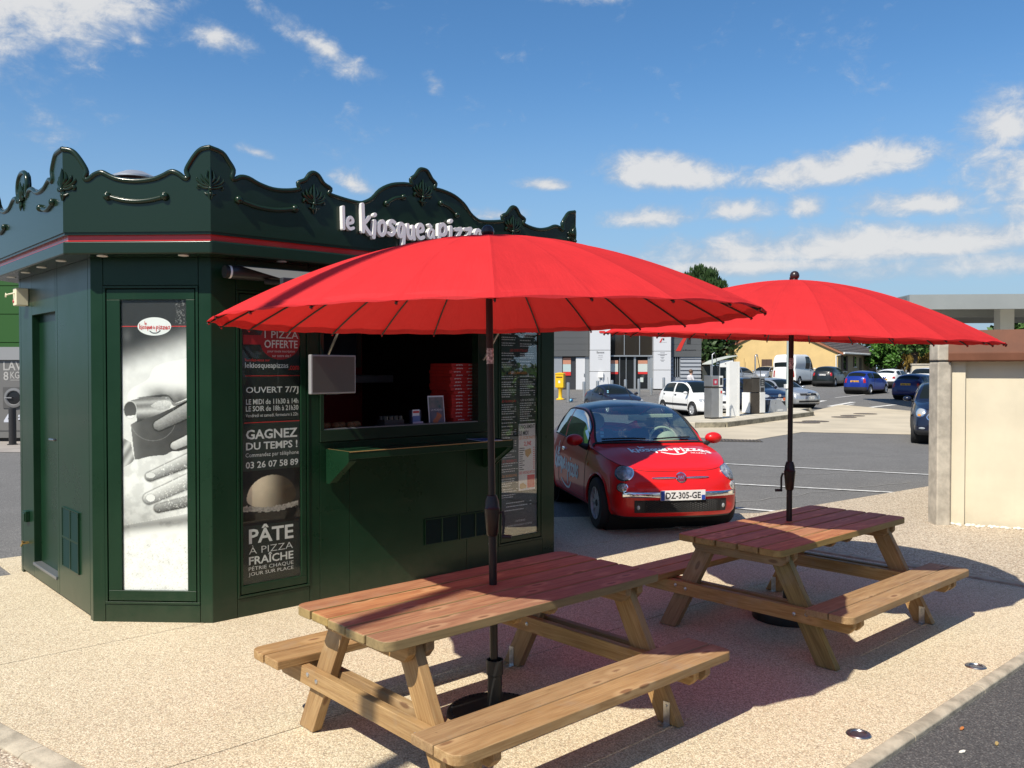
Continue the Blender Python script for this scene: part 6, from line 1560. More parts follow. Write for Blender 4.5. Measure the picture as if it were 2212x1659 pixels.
for k in range(3): MB().box(.22, .38, -.281, -.279, 1.24 + k * .08, 1.28 + k * .08).build('readout', mat('readout_grey', (.25, .26, .25), .4), fr_)
MB().box(-.50, .50, -.29, .29, 1.55, 1.59).build('lid', PSTEEL, pu2)
MB().tube([(.1, .0, 1.59), (.1, .0, 2.45), (.14, 0, 2.53), (.22, 0, 2.53), (.27, 0, 2.45)], .032, 8).build('hose_pipe', PSTEEL, pu2, smooth=60); MB().tube([(.27, 0, 2.45), (.40, -.05, 1.9), (.50, -.08, 1.2), (.53, -.1, .7), (.49, -.12, .5)], .018, 6).build('hose', RUBBER, pu2, smooth=60)
pu2.scale = (.70, .85, .89)
mt = thing('metal_bin', 'sloping galvanised steel bin on the island beside the bronze pump', 'bin', (10.35, 34.3, ZA + .15), R(30))
MB().prism([(-.5, 0), (.55, 0), (.55, .16), (.15, .50), (-.35, .50)], -.35, .35, 'xz').build('casing', mat('galv_bin', (.45, .47, .50), .3, .7, vary=(3, .1)), mt, bevel=.01); MB().prism([(-.56, 0), (-.505, 0), (-.355, .49), (-.42, .44)], -.33, .33, 'xz').build('black_end', PBLK, mt); MB().box(.0, .3, -.355, -.352, .06, .10).build('label', PWH, mt)
lp = thing('lamp_post', 'slim grey steel lamp post at the end of the pump island', 'lamp post', (11.96, 37.18, ZA + .1)); MB().lathe([(.10, 0), (.10, .9), (.07, .95), (.055, 4.3)], 14).build('shaft', mat('grey_post', (.34, .38, .36), .4, .4), lp, smooth=40)
MB().tube([(0, 0, 4.3), (.1, -.2, 4.42), (.3, -.6, 4.45)], .04, 8).build('arm', mat('grey_post', (.34, .38, .36), .4, .4), lp, smooth=40); MB().box(-.13, .13, -.13, .13, .92, 1.10).build('clamp', PWH, lp)
# big canopy of the service station, right
ST_ = mat('canopy_grey', (.235, .255, .255), .5, vary=(.5, .06)); STU = mat('canopy_soffit', (.50, .51, .50), .6)
sc_ = thing('station_canopy', 'flat grey service station canopy on square columns beyond the brown coping', 'canopy', (16.75, 36.2, 0), R(-5))
MB().box(0, 26, 0, .25, 4.34, 4.96).build('fascia', ST_, sc_); MB().box(.0, 26, .25, 9, 4.62, 4.92).build('roof_deck', STU, sc_); MB().box(.0, .25, .255, 9, 4.34, 4.96).build('fascia', ST_, sc_); MB().box(0.26, 26, 8.75, 9, 4.2, 4.62).build('rear_beam', ST_, sc_); MB().box(2.0, 26, 4.3, 4.6, 4.25, 4.615).build('cross_beam', ST_, sc_)
for x in (5.2, 15): MB().box(x - .3, x + .3, 2.7, 3.3, gz(38) + ZA, 4.61).build('column', mat('column_pale', (.50, .52, .50), .5), sc_)
for k in range(4): MB().box(3.2 + k * 3, 4.6 + k * 3, 1.6, 2.0, 4.58, 4.615).build('strip_lamp', PWH, sc_)

# ------------------------------------------------------------------ supermarket
Y0 = 60.0; zg = gz(60) + ZA
sm = thing('supermarket', 'grey supermarket front with white pillars, glass doors and red road logo', 'supermarket', (0, Y0, 0))
DG = mat('dark_grey_cladding', (.085, .088, .090), .5); LG = mat('blue_grey_cladding', (.25, .27, .30), .5); PIL = mat('pillar_white', (.58, .59, .61), .4); FRM = mat('grey_aluminium', (.27, .29, .31), .4, .3)
SGL = mat('shop_glass', (.018, .020, .022), .05, 0, .6)
MB().box(-6, 13.24, .6, 26, zg - .3, 5.4).build('building_mass', mat('rear_cladding', (.18, .19, .20), .6), sm)
def sbox(name, x0, x1, z0, z1, y0, y1, m, par=sm, **k): return MB().box(x0, x1, y0, y1, z0, z1).build(name, m, par, **k)
for k in range(6):      # fascia boards
    z = 2.703 + k * .43
    sbox('fascia_board', -6, 5.37, z, z + .42, 0, .3, DG); sbox('fascia_board', 11.05, 13.24, z - .03, z + .39, 0, .3, DG)
for k in range(9):      # profiled cladding boards under the fascia
    z = zg + k * .265
    sbox('cladding_board', 2.0, 3.515, z, z + .235, .12, .3, LG, bevel=.0); MB().prism([(.12, z + .235), (.12, z + .262), (.2, z + .262)], 2.0, 3.515, 'yz').build('cladding_lip', LG, sm)
    for a, b in ((11.05, 11.26), (11.79, 13.24)):
        MB().prism([(.14, z), (.06, z + .05), (.14, z + .262), (.3, z + .262), (.3, z)], a, b, 'yz').build('cladding_board', LG, sm)
wn = sbox('barred_window', 11.27, 11.78, 1.25, 2.66, .2, .25, SGL); 
for x in (11.29, 11.45, 11.60, 11.75): MB().box(x - .02, x + .02, .10, .14, 1.25, 2.66).build('bar', FRM, wn)
sbox('panel', 11.27, 11.78, zg, 1.25, .15, .3, LG)
dw = sbox('poster_window', 3.56, 4.14, 1.25, 2.68, .2, .25, SGL); sbox('poster', 3.57, 4.13, 2.15, 2.60, .19, .198, mat('poster_peach', (.48, .22, .14), .5), dw); sbox('poster', 3.57, 4.13, 1.62, 2.148, .19, .198, mat('poster_teal', (.42, .52, .52), .5), dw); sbox('poster', 3.57, 4.13, 1.36, 1.618, .19, .198, INKR, dw)
sbox('dark_panel', 3.52, 4.45, zg, 1.25, .2, .3, mat('dark_panel', (.04, .04, .045), .4)); sbox('dark_panel', 4.14, 4.46, 1.25, 2.70, .25, .3, mat('dark_panel', (.04, .04, .045), .4))
sd = sbox('service_door', 4.48, 5.12, zg, 2.62, .12, .2, PIL, bevel=.01); sbox('door_handle', 5.04, 5.08, 1.28, 1.5, .08, .119, STEEL, sd); sbox('grey_panel', 5.13, 5.40, zg, 2.70, .15, .3, FRM)
for x0, x1, zb in ((5.42, 6.833, zg), (9.85, 11.03, .42)):
    zs_ = [zb, 1.64, 3.12, 5.2] if x0 < 6 else [zb, 1.74, 3.05, 5.2]
    for a, b in zip(zs_[:-1], zs_[1:]): sbox('pillar_panel', x0, x1, a + .015, b - .015, -.45, .3, PIL, bevel=.01)
    sbox('pillar_core', x0 + .02, x1 - .02, zb + .03, 5.19, -.43, .29, BLACK)
def stext(s, x0, x1, z0, z1, m, y=-.456, b=.0): text(s, x0, x1, z0, z1, y, m, sm, b)
GREYT = mat('grey_print', (.10, .10, .11), .5)
stext('Bienvenue', 5.88, 6.40, 2.89, 3.05, GREYT, b=.015); stext('dans votre', 6.0, 6.28, 2.735, 2.80, GREYT); stext('supermarché', 5.96, 6.30, 2.60, 2.67, GREYT); stext('de Sillery', 6.0, 6.26, 2.45, 2.53, GREYT)
sbox('logo_red', 6.05, 6.45, 4.32, 4.46, -.462, -.452, INKR); sbox('logo_black', 6.12, 6.46, 4.285, 4.315, -.462, -.452, INKB)
lt = sbox('wall_lamp', 6.0, 6.33, 1.22, 1.60, -.60, -.452, mat('lamp_white', (.85, .84, .80), .3), bevel=.02)
for x in (6.03, 6.27): sbox('bracket', x, x + .03, 1.05, 1.215, -.56, -.53, PWH, lt)
for zz, w in ((2.92, .34), (2.80, .66), (2.74, .3), (2.62, .26), (2.55, .14), (2.42, .32), (2.34, .16)): sbox('small_print', 10.44 - w / 2, 10.44 + w / 2, zz, zz + .028, -.456, -.4525, GREYT)
def road_logo(x, z, s, y):
    MB().prism([(x, z), (x + .36 * s, z), (x + .62 * s, z + .62 * s), (x + .80 * s, z + .95 * s), (x + .56 * s, z + .95 * s), (x + .30 * s, z + .55 * s)], y - .02, y, 'xz').build('logo_red', mat('logo_red', (.55, .03, .02), .4), sm)
    MB().prism([(x + .80 * s, z + .55 * s), (x + 1.1 * s, z + .5 * s), (x + 1.12 * s, z + .95 * s), (x + .86 * s, z + .95 * s)], y - .02, y, 'xz').build('logo_black', INKB, sm)
road_logo(11.44, 3.07, .95, -.004); stext('les Mousquetaires', 11.92, 12.86, 3.06, 3.20, INKB, -.012, .01)
road_logo(10.22, 3.66, .30, -.452); stext('les Mousquetaires', 10.36, 10.72, 3.64, 3.69, GREYT)
# glazed entrance
sbox('lintel', 6.835, 9.845, 2.68, 2.78, -.05, .3, FRM); REFL = mat('upper_glass', (.030, .026, .022), .04, 0, .6)
for a, b in ((6.855, 7.84), (7.88, 8.91), (8.95, 9.84)): sbox('upper_pane', a, b, 2.785, 5.2, .12, .16, REFL)
for x in (7.86, 8.93): sbox('mullion', x - .025, x + .025, 2.785, 5.2, .05, .2, FRM)
for a, b in ((6.855, 7.52), (7.56, 7.97), (8.01, 8.53), (8.67, 9.50)): sbox('door_pane', a, b, zg + .06, 2.675, .12, .16, SGL)
for x, w in ((7.54, .04), (7.99, .04), (8.60, .14), (9.58, .16)): sbox('door_frame', x - w / 2, x + w / 2, zg, 2.678, .06, .2, FRM)
sbox('jamb', 9.66, 9.845, zg, 2.678, .0, .3, FRM); sbox('threshold', 6.84, 9.66, zg, zg + .055, .08, .25, FRM)
for x0, x1 in ((6.87, 7.43), (8.83, 9.49)):
    sbox('poster', x0, x1, 2.18, 2.42, .105, .115, mat('poster_peach', (.48, .22, .14), .5)); sbox('poster', x0, x1, 1.62, 2.175, .105, .115, mat('poster_pale', (.50, .55, .52), .5)); sbox('poster', x0, x1, 1.46, 1.615, .105, .115, INKR)
sbox('notice', 8.98, 9.2, .90, 1.22, .105, .115, mat('poster_pale', (.50, .55, .52), .5))
# pavement in front
pav = thing('pavement', None, None); del_ = pav
bpy.data.objects.remove(pav)
# bollards
b0 = None
for i, x_ in enumerate((1227.4, 1261.5, 1290.8, 1322.0, 1351.0, 1380.0, 1406.6, 1433.9)):
    Yb = 45 + 8.5 * i / 7; X_ = (x_ - 1106) / 1853 * Yb
    lab = 'steel bollard ' + ['right of the yellow mailbox, leftmost of the row', 'in front of the white service door', 'behind the roof of the navy coupe, before the welcome pillar', 'between the welcome pillar and the glass doors', 'standing in front of the first glass door', 'before the door posters, right of the coupe', 'in front of the second white pillar', 'beside the rear of the white people carrier'][i]
    if b0 is None:
        b0 = thing('bollard', lab, 'bollard', (X_, Yb, gz(Yb) + ZA), 0, 'steel bollards along the shop front')
        MB().lathe([(.085, 0), (.085, 1.0), (.078, 1.035), (.05, 1.05), (.0001, 1.055)], 14).build('post', mat('satin_steel', (.50, .49, .47), .35, .8), b0, smooth=40); MB().lathe([(.13, 0), (.13, .012), (.09, .014)], 14).build('base_ring', STEEL, b0)
    else:
        c = copy_tree(b0, None, lab); c.location = (X_, Yb, gz(Yb) + ZA)
MAILY = mat('mailbox_yellow', (.78, .46, .012), .4)
ml = thing('mailbox', 'yellow post box on a pedestal at the kiosk corner beyond the red car', 'mailbox', (2.68, 47.6, gz(47.6) + ZA), R(-20))
MB().lathe([(.24, 0), (.24, .04), (.12, .09), (.10, .12), (.10, .52), (.15, .60), (.17, .66)], 16).build('pedestal', MAILY, ml, smooth=35)
bx_ = MB().box(-.24, .24, -.20, .20, .66, 1.40).build('box', MAILY, ml, bevel=.03); MB().prism([(-.26, 1.40), (.26, 1.40), (.22, 1.47), (0, 1.51), (-.22, 1.47)], -.22, .22, 'xz').build('lid', MAILY, ml, bevel=.01); MB().box(-.18, .18, -.215, -.201, 1.22, 1.28).build('slot', mat('slot_dark', (.10, .06, .01), .5), bx_); MB().box(-.05, .05, -.206, -.201, .92, 1.06).build('plate', PWH, bx_)
tr_ = thing('trolley_shelter', 'glass trolley shelter with curved pale roof right of the supermarket', 'shelter', (13.3, 57.5, gz(57.5) + ZA)); PAL = mat('shelter_roof', (.50, .52, .46), .5)
pts = [(0, 1.80), (.5, 2.05), (1.1, 2.22), (1.75, 2.36)]; MB().prism(pts + [(x, z + .05) for x, z in pts[::-1]], -.2, 2.6, 'xz').build('roof', PAL, tr_)
for x in (.04, .62, 1.5): MB().box(x - .03, x + .03, 0, .06, 0, 1.85 + .25 * x).build('post', FRM, tr_)
for a, b in ((.07, .59), (.65, 1.47)): MB().box(a, b, .02, .04, .2, 1.7).build('pane', mat_glass('shelter_glass', (.6, .65, .62), .8, .02, .7), tr_)
MB().box(.62, 1.5, -.05, -.01, 1.62, 2.08).build('sign_board', PWH, tr_); text('inter', .95, 1.16, 1.80, 1.90, -.055, INKB, tr_, .02); text('marché', 1.16, 1.45, 1.80, 1.90, -.055, INKR, tr_, .02)
MB().box(.02, 1.6, 2.5, 2.55, 0, 1.7).build('rear_pane', mat('shelter_dark', (.06, .065, .06), .3), tr_)
# ------------------------------------------------------------------ yellow house
hs = thing('house', 'yellow rendered house with brown tiled roof behind the car park', 'house', (29.3, 77.0, gz(77) + ZA), R(145))
# local x runs along the gable towards the left, local -y is the gable's outside ... built in local axes
YEL = mat('yellow_render', (.60, .43, .19), .85, vary=(1.0, .06), bump=(25, .3, .02)); YEL_SHADED = mat('ochre_shade_wall', (.36, .29, .17), .85, vary=(1.0, .06), bump=(25, .3, .02)); TILE = mat('roof_tile', (.10, .082, .072), .8, vary=(3, .3)); SHUT = mat('shutter_brown', (.075, .045, .032), .6)  # the darker render copy has the side wall's shade painted into its colour
GW, EV, RD = 11.06, 2.80, 15.0; PK = EV + .47 * GW / 2
MB().prism([(0, -.3), (GW, -.3), (GW, EV), (GW / 2, PK - .02), (0, EV)], 0, .3, 'xz').build('gable_wall', YEL, hs)
MB().box(.0, .3, -RD, -.001, -.3, EV).build('side_wall', YEL_SHADED, hs); MB().box(GW - .3, GW, -RD, -.001, -.3, EV).build('side_wall', YEL, hs)
for s in (0, 1):
    sl = math.atan(.47); L_ = (GW / 2 + .55) / math.cos(sl)
    par_ = bpy.data.objects.new('roof', None); COL.objects.link(par_); par_.parent = hs
    if s == 0: par_.location = (GW / 2, .5, PK + .06); par_.rotation_euler = (0, 0, 0)
    else: par_.location = (GW / 2, .5, PK + .06)
    sg = -1 if s == 0 else 1
    n = 16
    for k in range(n):     # one course of tiles after the other, each overlapping the next
        d0, d1 = L_ * k / n, L_ * (k + 1) / n + .05
        p0 = (sg * d0 * math.cos(sl), -d0 * math.sin(sl) + .0); p1 = (sg * d1 * math.cos(sl), -d1 * math.sin(sl) + .055)
        MB().prism([p0, p1, (p1[0], p1[1] - .05), (p0[0], p0[1] - .05)], -RD - .5, 0, 'xz').build('tile_course', TILE, par_)
    MB().prism([(0, -.08), (sg * L_ * math.cos(sl), -L_ * math.sin(sl) - .08), (sg * L_ * math.cos(sl), -L_ * math.sin(sl) - .26), (0, -.26)], -.06, .02, 'xz').build('bargeboard', mat('bargeboard', (.30, .12, .06), .6), par_)
    gx = (GW / 2 + sg * (GW / 2 + .62)); gzv = PK - .47 * (GW / 2 + .62)
    MB().tube([(gx, -RD, gzv), (gx, .55, gzv)], .09, 8).build('gutter', PWH, hs, smooth=40)
MB().tube([(-.55, .45, EV - .28), (-.3, .38, EV - .42), (.12, .36, EV - .5), (.12, .36, 0)], .055, 8).build('downpipe', PWH, hs, smooth=40); MB().tube([(GW + .55, .45, EV - .28), (GW + .2, .38, EV - .42), (GW - .12, .36, EV - .5), (GW - .12, .36, 0)], .055, 8).build('downpipe', PWH, hs, smooth=40)
for a in (5.9,):
    for k in range(2): MB().box(a + k * .50, a + k * .50 + .49, .30, .36, .15, 2.0).build('shutter', SHUT, hs, bevel=.01)
wnd = MB().box(-.02, .0, -2.6, -1.5, .95, 2.25).build('window', SGL, hs)
for a in (-3.15, -1.48): MB().box(-.06, -.005, a, a + .53, .9, 2.3).build('shutter', SHUT, hs)
MB().box(-.10, .0, -2.7, -1.4, .78, .88).build('window_sill', PWH, hs)
w2 = MB().box(-.02, .0, -6.4, -5.7, 1.35, 2.25).build('window', SGL, hs); MB().box(-.09, .0, -6.5, -5.6, 1.22, 1.32).build('window_sill', PWH, hs); MB().box(-.05, -.005, -5.68, -5.3, 1.3, 2.3).build('shutter', SHUT, hs)
MB().box(-.02, .0, -8.6, -7.6, .1, 2.2).build('door', mat('door_brown', (.10, .075, .05), .6), hs)
rl_ = MB()
for k in range(12): rl_.tube([(-1.2, -7.0 - k * .3, .0), (-1.2, -7.0 - k * .3, 1.0)], .015, 5)
rl_.tube([(-1.2, -7.0, 1.0), (-1.2, -10.3, 1.0)], .02, 5); rl_.build('handrail', PBLK, hs)
for k in range(3): MB().tube([(GW - 1.6 - k * 1.0, .6, 0), (GW - 1.6 - k * 1.0, .62, 2.4 - .3 * (k % 2))], .018, 5).build('stake', mat('stake_wood', (.20, .14, .08), .7), hs)
wl = thing('garden_wall', 'short pale garden wall behind the cars near the concrete post', 'wall', (33.5, 70, gz(70) + ZA), R(-10)); MB().box(-.8, 6, 0, .3, -.3, 1.55).build('wall', mat('pale_wall', (.58, .52, .40), .8), wl); MB().box(-.85, 6, -.05, .35, 1.55, 1.68).build('coping', CONC, wl)

# ------------------------------------------------------------------ left: green building and laundry unit
gb_ = thing('green_building', 'bright green metal clad building at the far left behind the kiosk', 'building', (-26, 30, 0)); GRN = mat('green_cladding', (.016, .080, .006), .5)
for k in range(6): MB().box(0, 16, 0, .2, -.2 + k * .99, -.2 + k * .99 + .965).build('cladding_panel', GRN, gb_)
MB().box(.05, 15.95, .2, 12, -.2, 5.7).build('building_mass', mat('green_backing', (.018, .07, .01), .6), gb_)
ld = thing('laundry_kiosk', 'grey self service laundry unit with round washing drum at the far left', 'laundry unit', (-15.5, 22, ZA)); LGR = mat('laundry_grey', (.13, .127, .122), .5); LLT = mat('laundry_light', (.24, .245, .25), .5)
MB().box(0, 4.4, 0, 2, .10, 2.095).build('front_panel', LGR, ld); MB().box(-.05, 4.45, -.06, 2.05, 2.10, 2.43).build('header', LLT, ld); MB().box(.1, 4.3, .1, 1.9, 0, .10).build('plinth', BLACK, ld); MB().box(0, 4.4, -.01, .0, .275, .285).build('panel_seam', BLACK, ld)
dx = 2.66
LP = mat('laundry_print', (.36, .35, .33), .5); LW = mat('laundry_white', (.50, .52, .58), .5)
text('LAVERIE', dx - .20, dx + .80, 1.83, 2.06, -.006, LP, ld, .015); text('8', dx - .20, dx - .07, 1.575, 1.80, -.006, LP, ld, .015); text('KG', dx - .02, dx + .21, 1.62, 1.80, -.006, LP, ld, .01); MB().box(dx - .02, dx + .21, -.007, -.004, 1.575, 1.59).build('underline', LP, ld)
text('4', dx - .20, dx + .06, .35, .835, -.006, LW, ld, .015); text('€', dx + .16, dx + .46, .42, .835, -.006, LW, ld, .015)
dr = MB().box(dx - .21, dx + .43, -.02, .0, .86, 1.40).build('drum_plate', mat('drum_plate', (.085, .083, .08), .4), ld)
MB().lathe([(.25, -.02), (.25, -.05), (.19, -.06), (.17, -.04)], 28, (dx + .08, 0, 1.13), 'y', None, False).build('drum_ring', mat('drum_ring', (.17, .17, .17), .4, .2), dr, smooth=40)
MB().lathe([(.0001, -.03), (.18, -.025)], 24, (dx + .08, 0, 1.13), 'y').build('drum_glass', mat('drum_glass', (.012, .012, .014), .15), dr); MB().box(dx - .14, dx + .04, -.075, -.06, 1.12, 1.145).build('handle', LLT, dr)
bb = thing('bollard', 'black round bollard in front of the laundry unit', 'bollard', (-12.3, 21.1, ZA)); MB().lathe([(.085, 0), (.085, .86), (.08, .91), (.0001, .92)], 16).build('post', mat('bollard_black', (.02, .018, .018), .4), bb, smooth=40); MB().lathe([(.12, 0), (.12, .02), (.09, .03)], 16).build('base_ring', BLACK, bb)
sheet('pavement', [(-30, 19.2), (-9.5, 19.2), (-9.5, 24), (-30, 24)], ZA + .004, mat('grey_pavement', (.30, .27, .24), .85, vary=(2, .1)))
# lamp post beside the camera on the left: its shadow falls over the table and the near canopy
lp2 = thing('lamp_post', 'tall round lamp post standing left of the camera on the terrace edge', 'lamp post', (-3.52, -.18, 0))
MB().lathe([(.16, 0), (.16, .03), (.075, .05), (.062, 9.0)], 16).build('shaft', mat('grey_post', (.34, .38, .36), .4, .4), lp2, smooth=40); MB().box(-.12, .12, -.5, .2, 9.0, 9.1).build('lamp_head', mat('grey_post', (.34, .38, .36), .4, .4), lp2)
# ------------------------------------------------------------------ planting
def mat_leaf(name, c, sp=.25):
    m = bpy.data.materials.new(name); m.use_nodes = True
    N = NT(m.node_tree); b = m.node_tree.nodes['Principled BSDF']; g = N.node('ShaderNodeNewGeometry'); t = N.node('ShaderNodeTexCoord').outputs['Object']
    n = N.noise(t, 1.2, 3, .6); f = N.m('ADD', N.m('MULTIPLY', g.outputs['Random Per Island'], .6), N.m('MULTIPLY', n.outputs[0], .4))
    N.l.new(N.mix(f, tuple(x * .5 for x in c), tuple(x * 1.5 for x in c)), b.inputs['Base Color']); b.inputs['Roughness'].default_value = .55; b.inputs['Specular IOR Level'].default_value = .3
    b.inputs['Transmission Weight'].default_value = 0; MATS[name] = m; return m
BARK = mat('bark', (.09, .065, .045), .9)
def tree(name, label, cat, x, y, h, r, lobes, n, size, m, group=None, trunk=.14, seed=1, z0=None, conif=False, droop=False):
    t = thing(name, label, cat, (x, y, (gz(y) + ZA if y > 0 else ZA) if z0 is None else z0), 0, group); rg = random.Random(seed)
    tk = MB(); base = h * (.25 if not conif else .1)
    tk.tube([(0, 0, 0), (.1 * r, .05, base), (-.05 * r, .1, h * .6), (0, 0, h * .92)], [trunk, trunk * .8, trunk * .5, .02], 8)
    cents = []
    for i in range(lobes):
        a = rg.uniform(0, 6.28); f = i / max(1, lobes - 1)
        if conif == 'wide': q = r * .85 * math.sqrt((i + .5) / lobes); zz = base + (h - base) * (.93 - .28 * (q / r) ** 2 - (.55 * rg.random() if i % 2 else 0)); rr = r * .26
        elif conif: zz = base + (h - base) * f; q = r * (1 - f) * .75 + .05; rr = r * (.45 * (1 - f) + .12)
        else: zz = base + (h - base) * rg.uniform(.12, .86); q = r * .72 * math.sqrt(rg.random()) * math.sin(math.pi * min(.95, .25 + .7 * (zz - base) / (h - base))); rr = r * rg.uniform(.28, .46)
        c = Vector((q * math.cos(a), q * math.sin(a), zz)); cents.append((c, rr))
        tk.tube([(0, 0, max(.2, zz - q * .9 - .2)), tuple(c * .6 + Vector((0, 0, .3 * zz))), tuple(c)] if not conif else [(0, 0, zz), tuple(c)], [trunk * .35, trunk * .2, .015][:3 if not conif else 2], 5)
    tk.build('trunk', BARK, t, smooth=50)
    mb = MB()
    for i in range(n):
        c, rr = cents[rg.randrange(len(cents))]
        d = Vector((rg.gauss(0, 1), rg.gauss(0, 1), rg.gauss(0, 1))).normalized() * rr * (rg.random() ** .45)
        p = c + d; s = size * rg.uniform(.6, 1.4)
        a = Vector((rg.gauss(0, 1), rg.gauss(0, 1), rg.gauss(0, .6))).normalized(); b = a.cross(Vector((rg.gauss(0, 1), rg.gauss(0, 1), rg.gauss(0, 1)))).normalized()
        if conif: a = Vector((d.x * .5, d.y * .5, abs(d.z) + (1.0 if conif == 'wide' else .5) * rr)).normalized(); b = a.cross(Vector((rg.gauss(0, 1), rg.gauss(0, 1), 0))).normalized() * .55
        if droop: a = Vector((d.x * .6, d.y * .6, -.9 + rg.gauss(0, .4))).normalized(); b = a.cross(Vector((1, rg.random(), 0))).normalized() * .35; s *= 1.4
        mb.add([p - a * s, p + b * s * .55, p + a * s, p - b * s * .55], [(0, 1, 2, 3)])
    mb.build('crown', m, t)
    return t
L1 = mat_leaf('leaf_green', (.055, .115, .022)); L2 = mat_leaf('leaf_dark', (.030, .062, .016)); L3 = mat_leaf('leaf_ochre', (.17, .115, .026)); L4 = mat_leaf('leaf_bright', (.060, .150, .022))
tree('conifer_tree', 'tall dark conifer whose top rises between the two parasols', 'conifer', 19.4, 88, 11.7, 2.9, 30, 9000, .24, L2, None, .3, 3, None, 'wide')
tree('broadleaf_tree', 'dark green tree between the supermarket and the yellow house', 'tree', 18.8, 84, 5.9, 3.6, 14, 3000, .28, L2, 'trees beyond the car park', .2, 4)
tree('broadleaf_tree', 'dark tree behind the roof of the supermarket corner', 'tree', 15.0, 90, 6.6, 3.2, 12, 2200, .28, L2, 'trees beyond the car park', .2, 14)
tree('green_bush', 'bright green bush at the corner of the yellow house', 'bush', 36.6, 84.5, 4.0, 2.0, 12, 2800, .2, L4, None, .1, 5)
tree('ochre_bush', 'ochre twiggy bush with drooping branches behind the white hatchback', 'bush', 39.6, 86, 5.0, 3.0, 16, 3600, .17, L3, 'ochre bushes behind the parked cars', .18, 6, None, False, True)
tree('ochre_bush', 'second ochre bush farther right behind the deep blue estate', 'bush', 43.8, 88, 4.9, 2.8, 14, 3000, .17, L3, 'ochre bushes behind the parked cars', .16, 16, None, False, True)
tree('broadleaf_tree', 'dark tree standing behind the ochre bushes', 'tree', 42.5, 95, 5.6, 4.2, 14, 2600, .30, L2, 'trees beyond the car park', .2, 17)
tree('broadleaf_tree', 'green tree under the left end of the station canopy', 'tree', 37.0, 62, 5.9, 3.4, 16, 3600, .24, L1, 'trees beyond the car park', .2, 7)
tree('broadleaf_tree', 'green tree seen beside the station canopy column', 'tree', 42.5, 66, 6.4, 3.6, 16, 3600, .24, L1, 'trees beyond the car park', .2, 8)
tree('broadleaf_tree', 'tree whose thin top shows above the canopy corner', 'tree', 36.5, 78, 8.2, 2.2, 12, 1600, .24, L1, 'trees beyond the car park', .2, 9)
# unseen trees and hedges added so the kiosk mirrors dark foliage, not bright sky
for i, (x, y, h, r) in enumerate(((17, 4.5, 6.5, 3.2), (20, -2, 7.5, 3.6), (15.5, -8.5, 6.0, 3.0), (21, 10, 7.0, 3.4), (8, -19, 7.5, 3.8), (-2, -23, 7.0, 3.6), (-11, -20, 6.5, 3.4), (-19, -12, 6.0, 3.2))):
    tree('broadleaf_tree', ['round tree right of the frame level with the farther table', 'tall tree far right of the terrace', 'small tree right behind the camera', 'tree right of the cream building', 'tree behind the camera to the right', 'tree straight behind the camera', 'tree behind the camera to the left', 'tree far left behind the camera'][i], 'tree', x, y, h, r, 13, 1900, .34, L1 if i % 2 else L2, 'trees around the terrace', .2, 30 + i, ZA)
def hedge(label, a, b, h, seed):
    A_ = Vector((*a, ZA)); B_ = Vector((*b, ZA)); t = thing('hedge', label, 'hedge', A_, math.atan2(B_.y - A_.y, B_.x - A_.x)); L_ = (B_ - A_).length; rg = random.Random(seed); mb = MB()
    MB().box(0, L_, -.45, .45, 0, h * .85).build('twigs', mat('hedge_inside', (.02, .03, .012), .9), t)
    for i in range(int(L_ * 170)):
        p = Vector((rg.uniform(0, L_), rg.choice((-1, 1)) * rg.uniform(.35, .6), rg.uniform(0, h))) if rg.random() < .7 else Vector((rg.uniform(0, L_), rg.uniform(-.55, .55), h * rg.uniform(.82, 1.05)))
        a_ = Vector((rg.gauss(0, 1), rg.gauss(0, 1), rg.gauss(0, 1))).normalized(); b_ = a_.cross(Vector((rg.gauss(0, 1), rg.gauss(0, 1), rg.gauss(0, 1)))).normalized(); s = .13
        mb.add([p - a_ * s, p + b_ * s * .6, p + a_ * s, p - b_ * s * .6], [(0, 1, 2, 3)])
    mb.build('foliage', L1, t)
hedge('clipped green hedge right of the terrace outside the frame', (16, -6), (16, 7.5), 1.9, 50); hedge('clipped green hedge far behind the camera', (-16, -17), (12, -17), 1.9, 51)
tag(MB().ball((0, 0, .08), .11, 6, (1.1, .9, .75)).build('litter_bag', mat('litter_blue', (.15, .42, .62), .5), None, 60, loc=((1233.5 - 1106) / 1853 * 45.5, 45.5, gz(45.5) + ZA)), 'small crumpled blue bag on the ground beside the leftmost steel bollard', 'litter')
for (x, y, m_, lab) in ((2.42, 4.25, mat('dry_leaf', (.36, .26, .10), .7), 'dry yellow leaf lying on dark asphalt by the right kerb'), (2.20, 4.16, mat('paper_white', (.7, .68, .6), .7), 'tiny pale paper scrap on dark asphalt by the right kerb'), (2.34, 4.43, mat('orange_leaf', (.45, .16, .04), .7), 'small orange leaf lying in the gutter of the right kerb')):
    l = MB().prism([(-.02, 0), (-.007, .008), (.014, .007), (.022, 0), (.010, -.008), (-.010, -.007)], 0, .004, 'xy').build('fallen_leaf' if 'leaf' in lab else 'paper_scrap', m_, None, loc=(x, y, ZA + .006), rot=(R(8), R(-6), x * 3)); tag(l, lab, 'leaf' if 'leaf' in lab else 'litter')
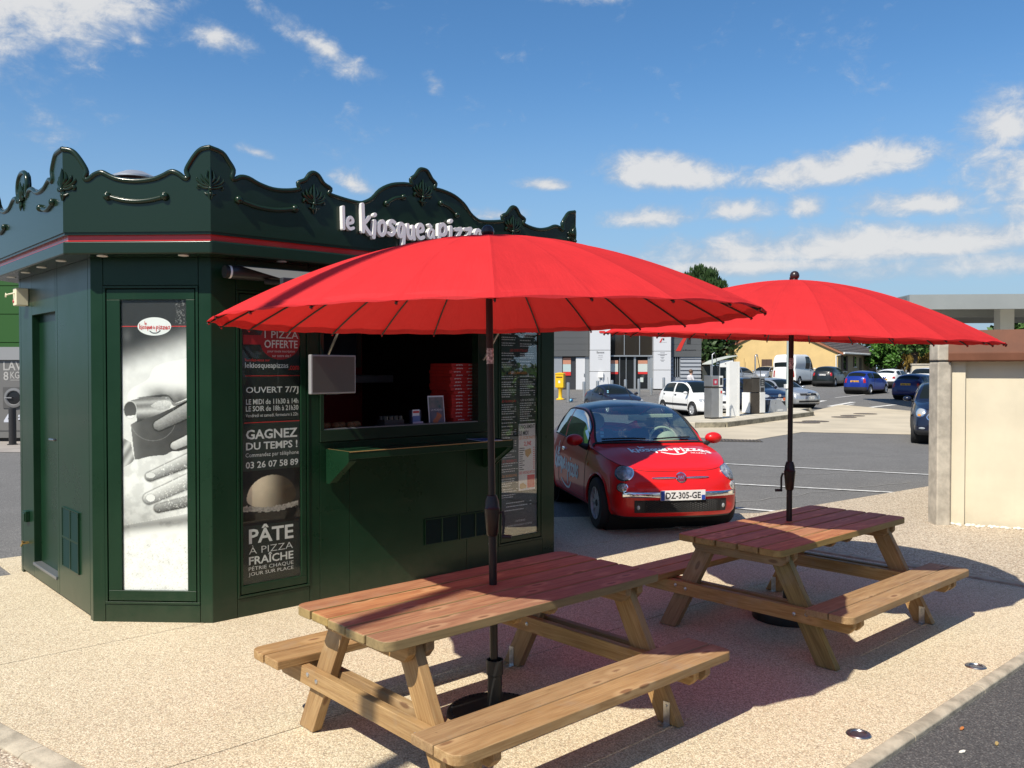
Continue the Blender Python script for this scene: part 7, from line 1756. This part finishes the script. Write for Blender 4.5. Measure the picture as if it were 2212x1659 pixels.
# ------------------------------------------------------------------ the shopper behind the white people carrier
def person(label, loc, rz):
    t = thing('person', label, 'person', loc, rz)
    J = [(0, 0, .92), (0, .01, 1.10), (0, .0, 1.30), (0, .02, 1.42), (0, .04, 1.50), (0, .05, 1.60), (.17, .0, 1.37), (.21, .10, 1.12), (.16, .34, 1.06), (-.17, 0, 1.37), (-.21, .10, 1.12), (-.16, .34, 1.06), (.10, 0, .86), (.11, .06, .48), (.11, -.02, .08), (.11, .12, .03), (-.10, 0, .86), (-.11, .02, .48), (-.11, -.10, .08), (-.11, .04, .03)]
    E_ = [(0, 1), (1, 2), (2, 3), (3, 4), (4, 5), (2, 6), (6, 7), (7, 8), (2, 9), (9, 10), (10, 11), (0, 12), (12, 13), (13, 14), (14, 15), (0, 16), (16, 17), (17, 18), (18, 19)]
    rad = [.15, .14, .16, .07, .06, .10, .065, .05, .035, .065, .05, .035, .10, .065, .045, .045, .10, .065, .045, .045]
    me = bpy.data.meshes.new('body'); me.from_pydata(J, E_, []); o = bpy.data.objects.new('body', me); COL.objects.link(o); o.parent = t
    me.materials.append(mat('skin', (.45, .25, .17), .6))
    sk = o.modifiers.new('skin', 'SKIN'); su = o.modifiers.new('smooth', 'SUBSURF'); su.levels = 1; su.render_levels = 2
    for i, r in enumerate(rad): me.skin_vertices[0].data[i].radius = (r, r * (.8 if i < 3 else 1))
    me.skin_vertices[0].data[0].use_root = True
    MB().lathe([(.14, .86), (.175, .95), (.165, 1.10), (.19, 1.28), (.20, 1.36), (.12, 1.43), (.075, 1.45)], 16, (0, .01, 0), 'z', None, False).build('blouse', mat('patterned_blouse', (.55, .54, .56), .8, vary=(35, .5)), t, smooth=60)
    for s in (1, -1): MB().tube([(s * .13, 0, 1.39), (s * .20, .04, 1.28), (s * .22, .10, 1.14)], [.075, .075, .06], 8).build('sleeve', MATS['patterned_blouse'], t, smooth=60); MB().tube([(s * .10, 0, .92), (s * .11, .04, .48), (s * .11, -.05, .12)], [.12, .09, .06], 8).build('trouser_leg', mat('navy_cloth', (.02, .025, .05), .8), t, smooth=60)
    MB().ball((0, .02, 1.635), .108, 10, (.95, 1.02, 1.0)).build('hair', mat('brown_hair', (.10, .055, .03), .6), t, smooth=60)
    MB().ball((0, .085, 1.60), .075, 8, (.9, .8, 1.15)).build('face', MATS['skin'], t, smooth=60)
    return t
person('person with short brown hair and pale patterned top behind the white people carrier', (9.36, 45.0, gz(45) + ZA), R(-80))
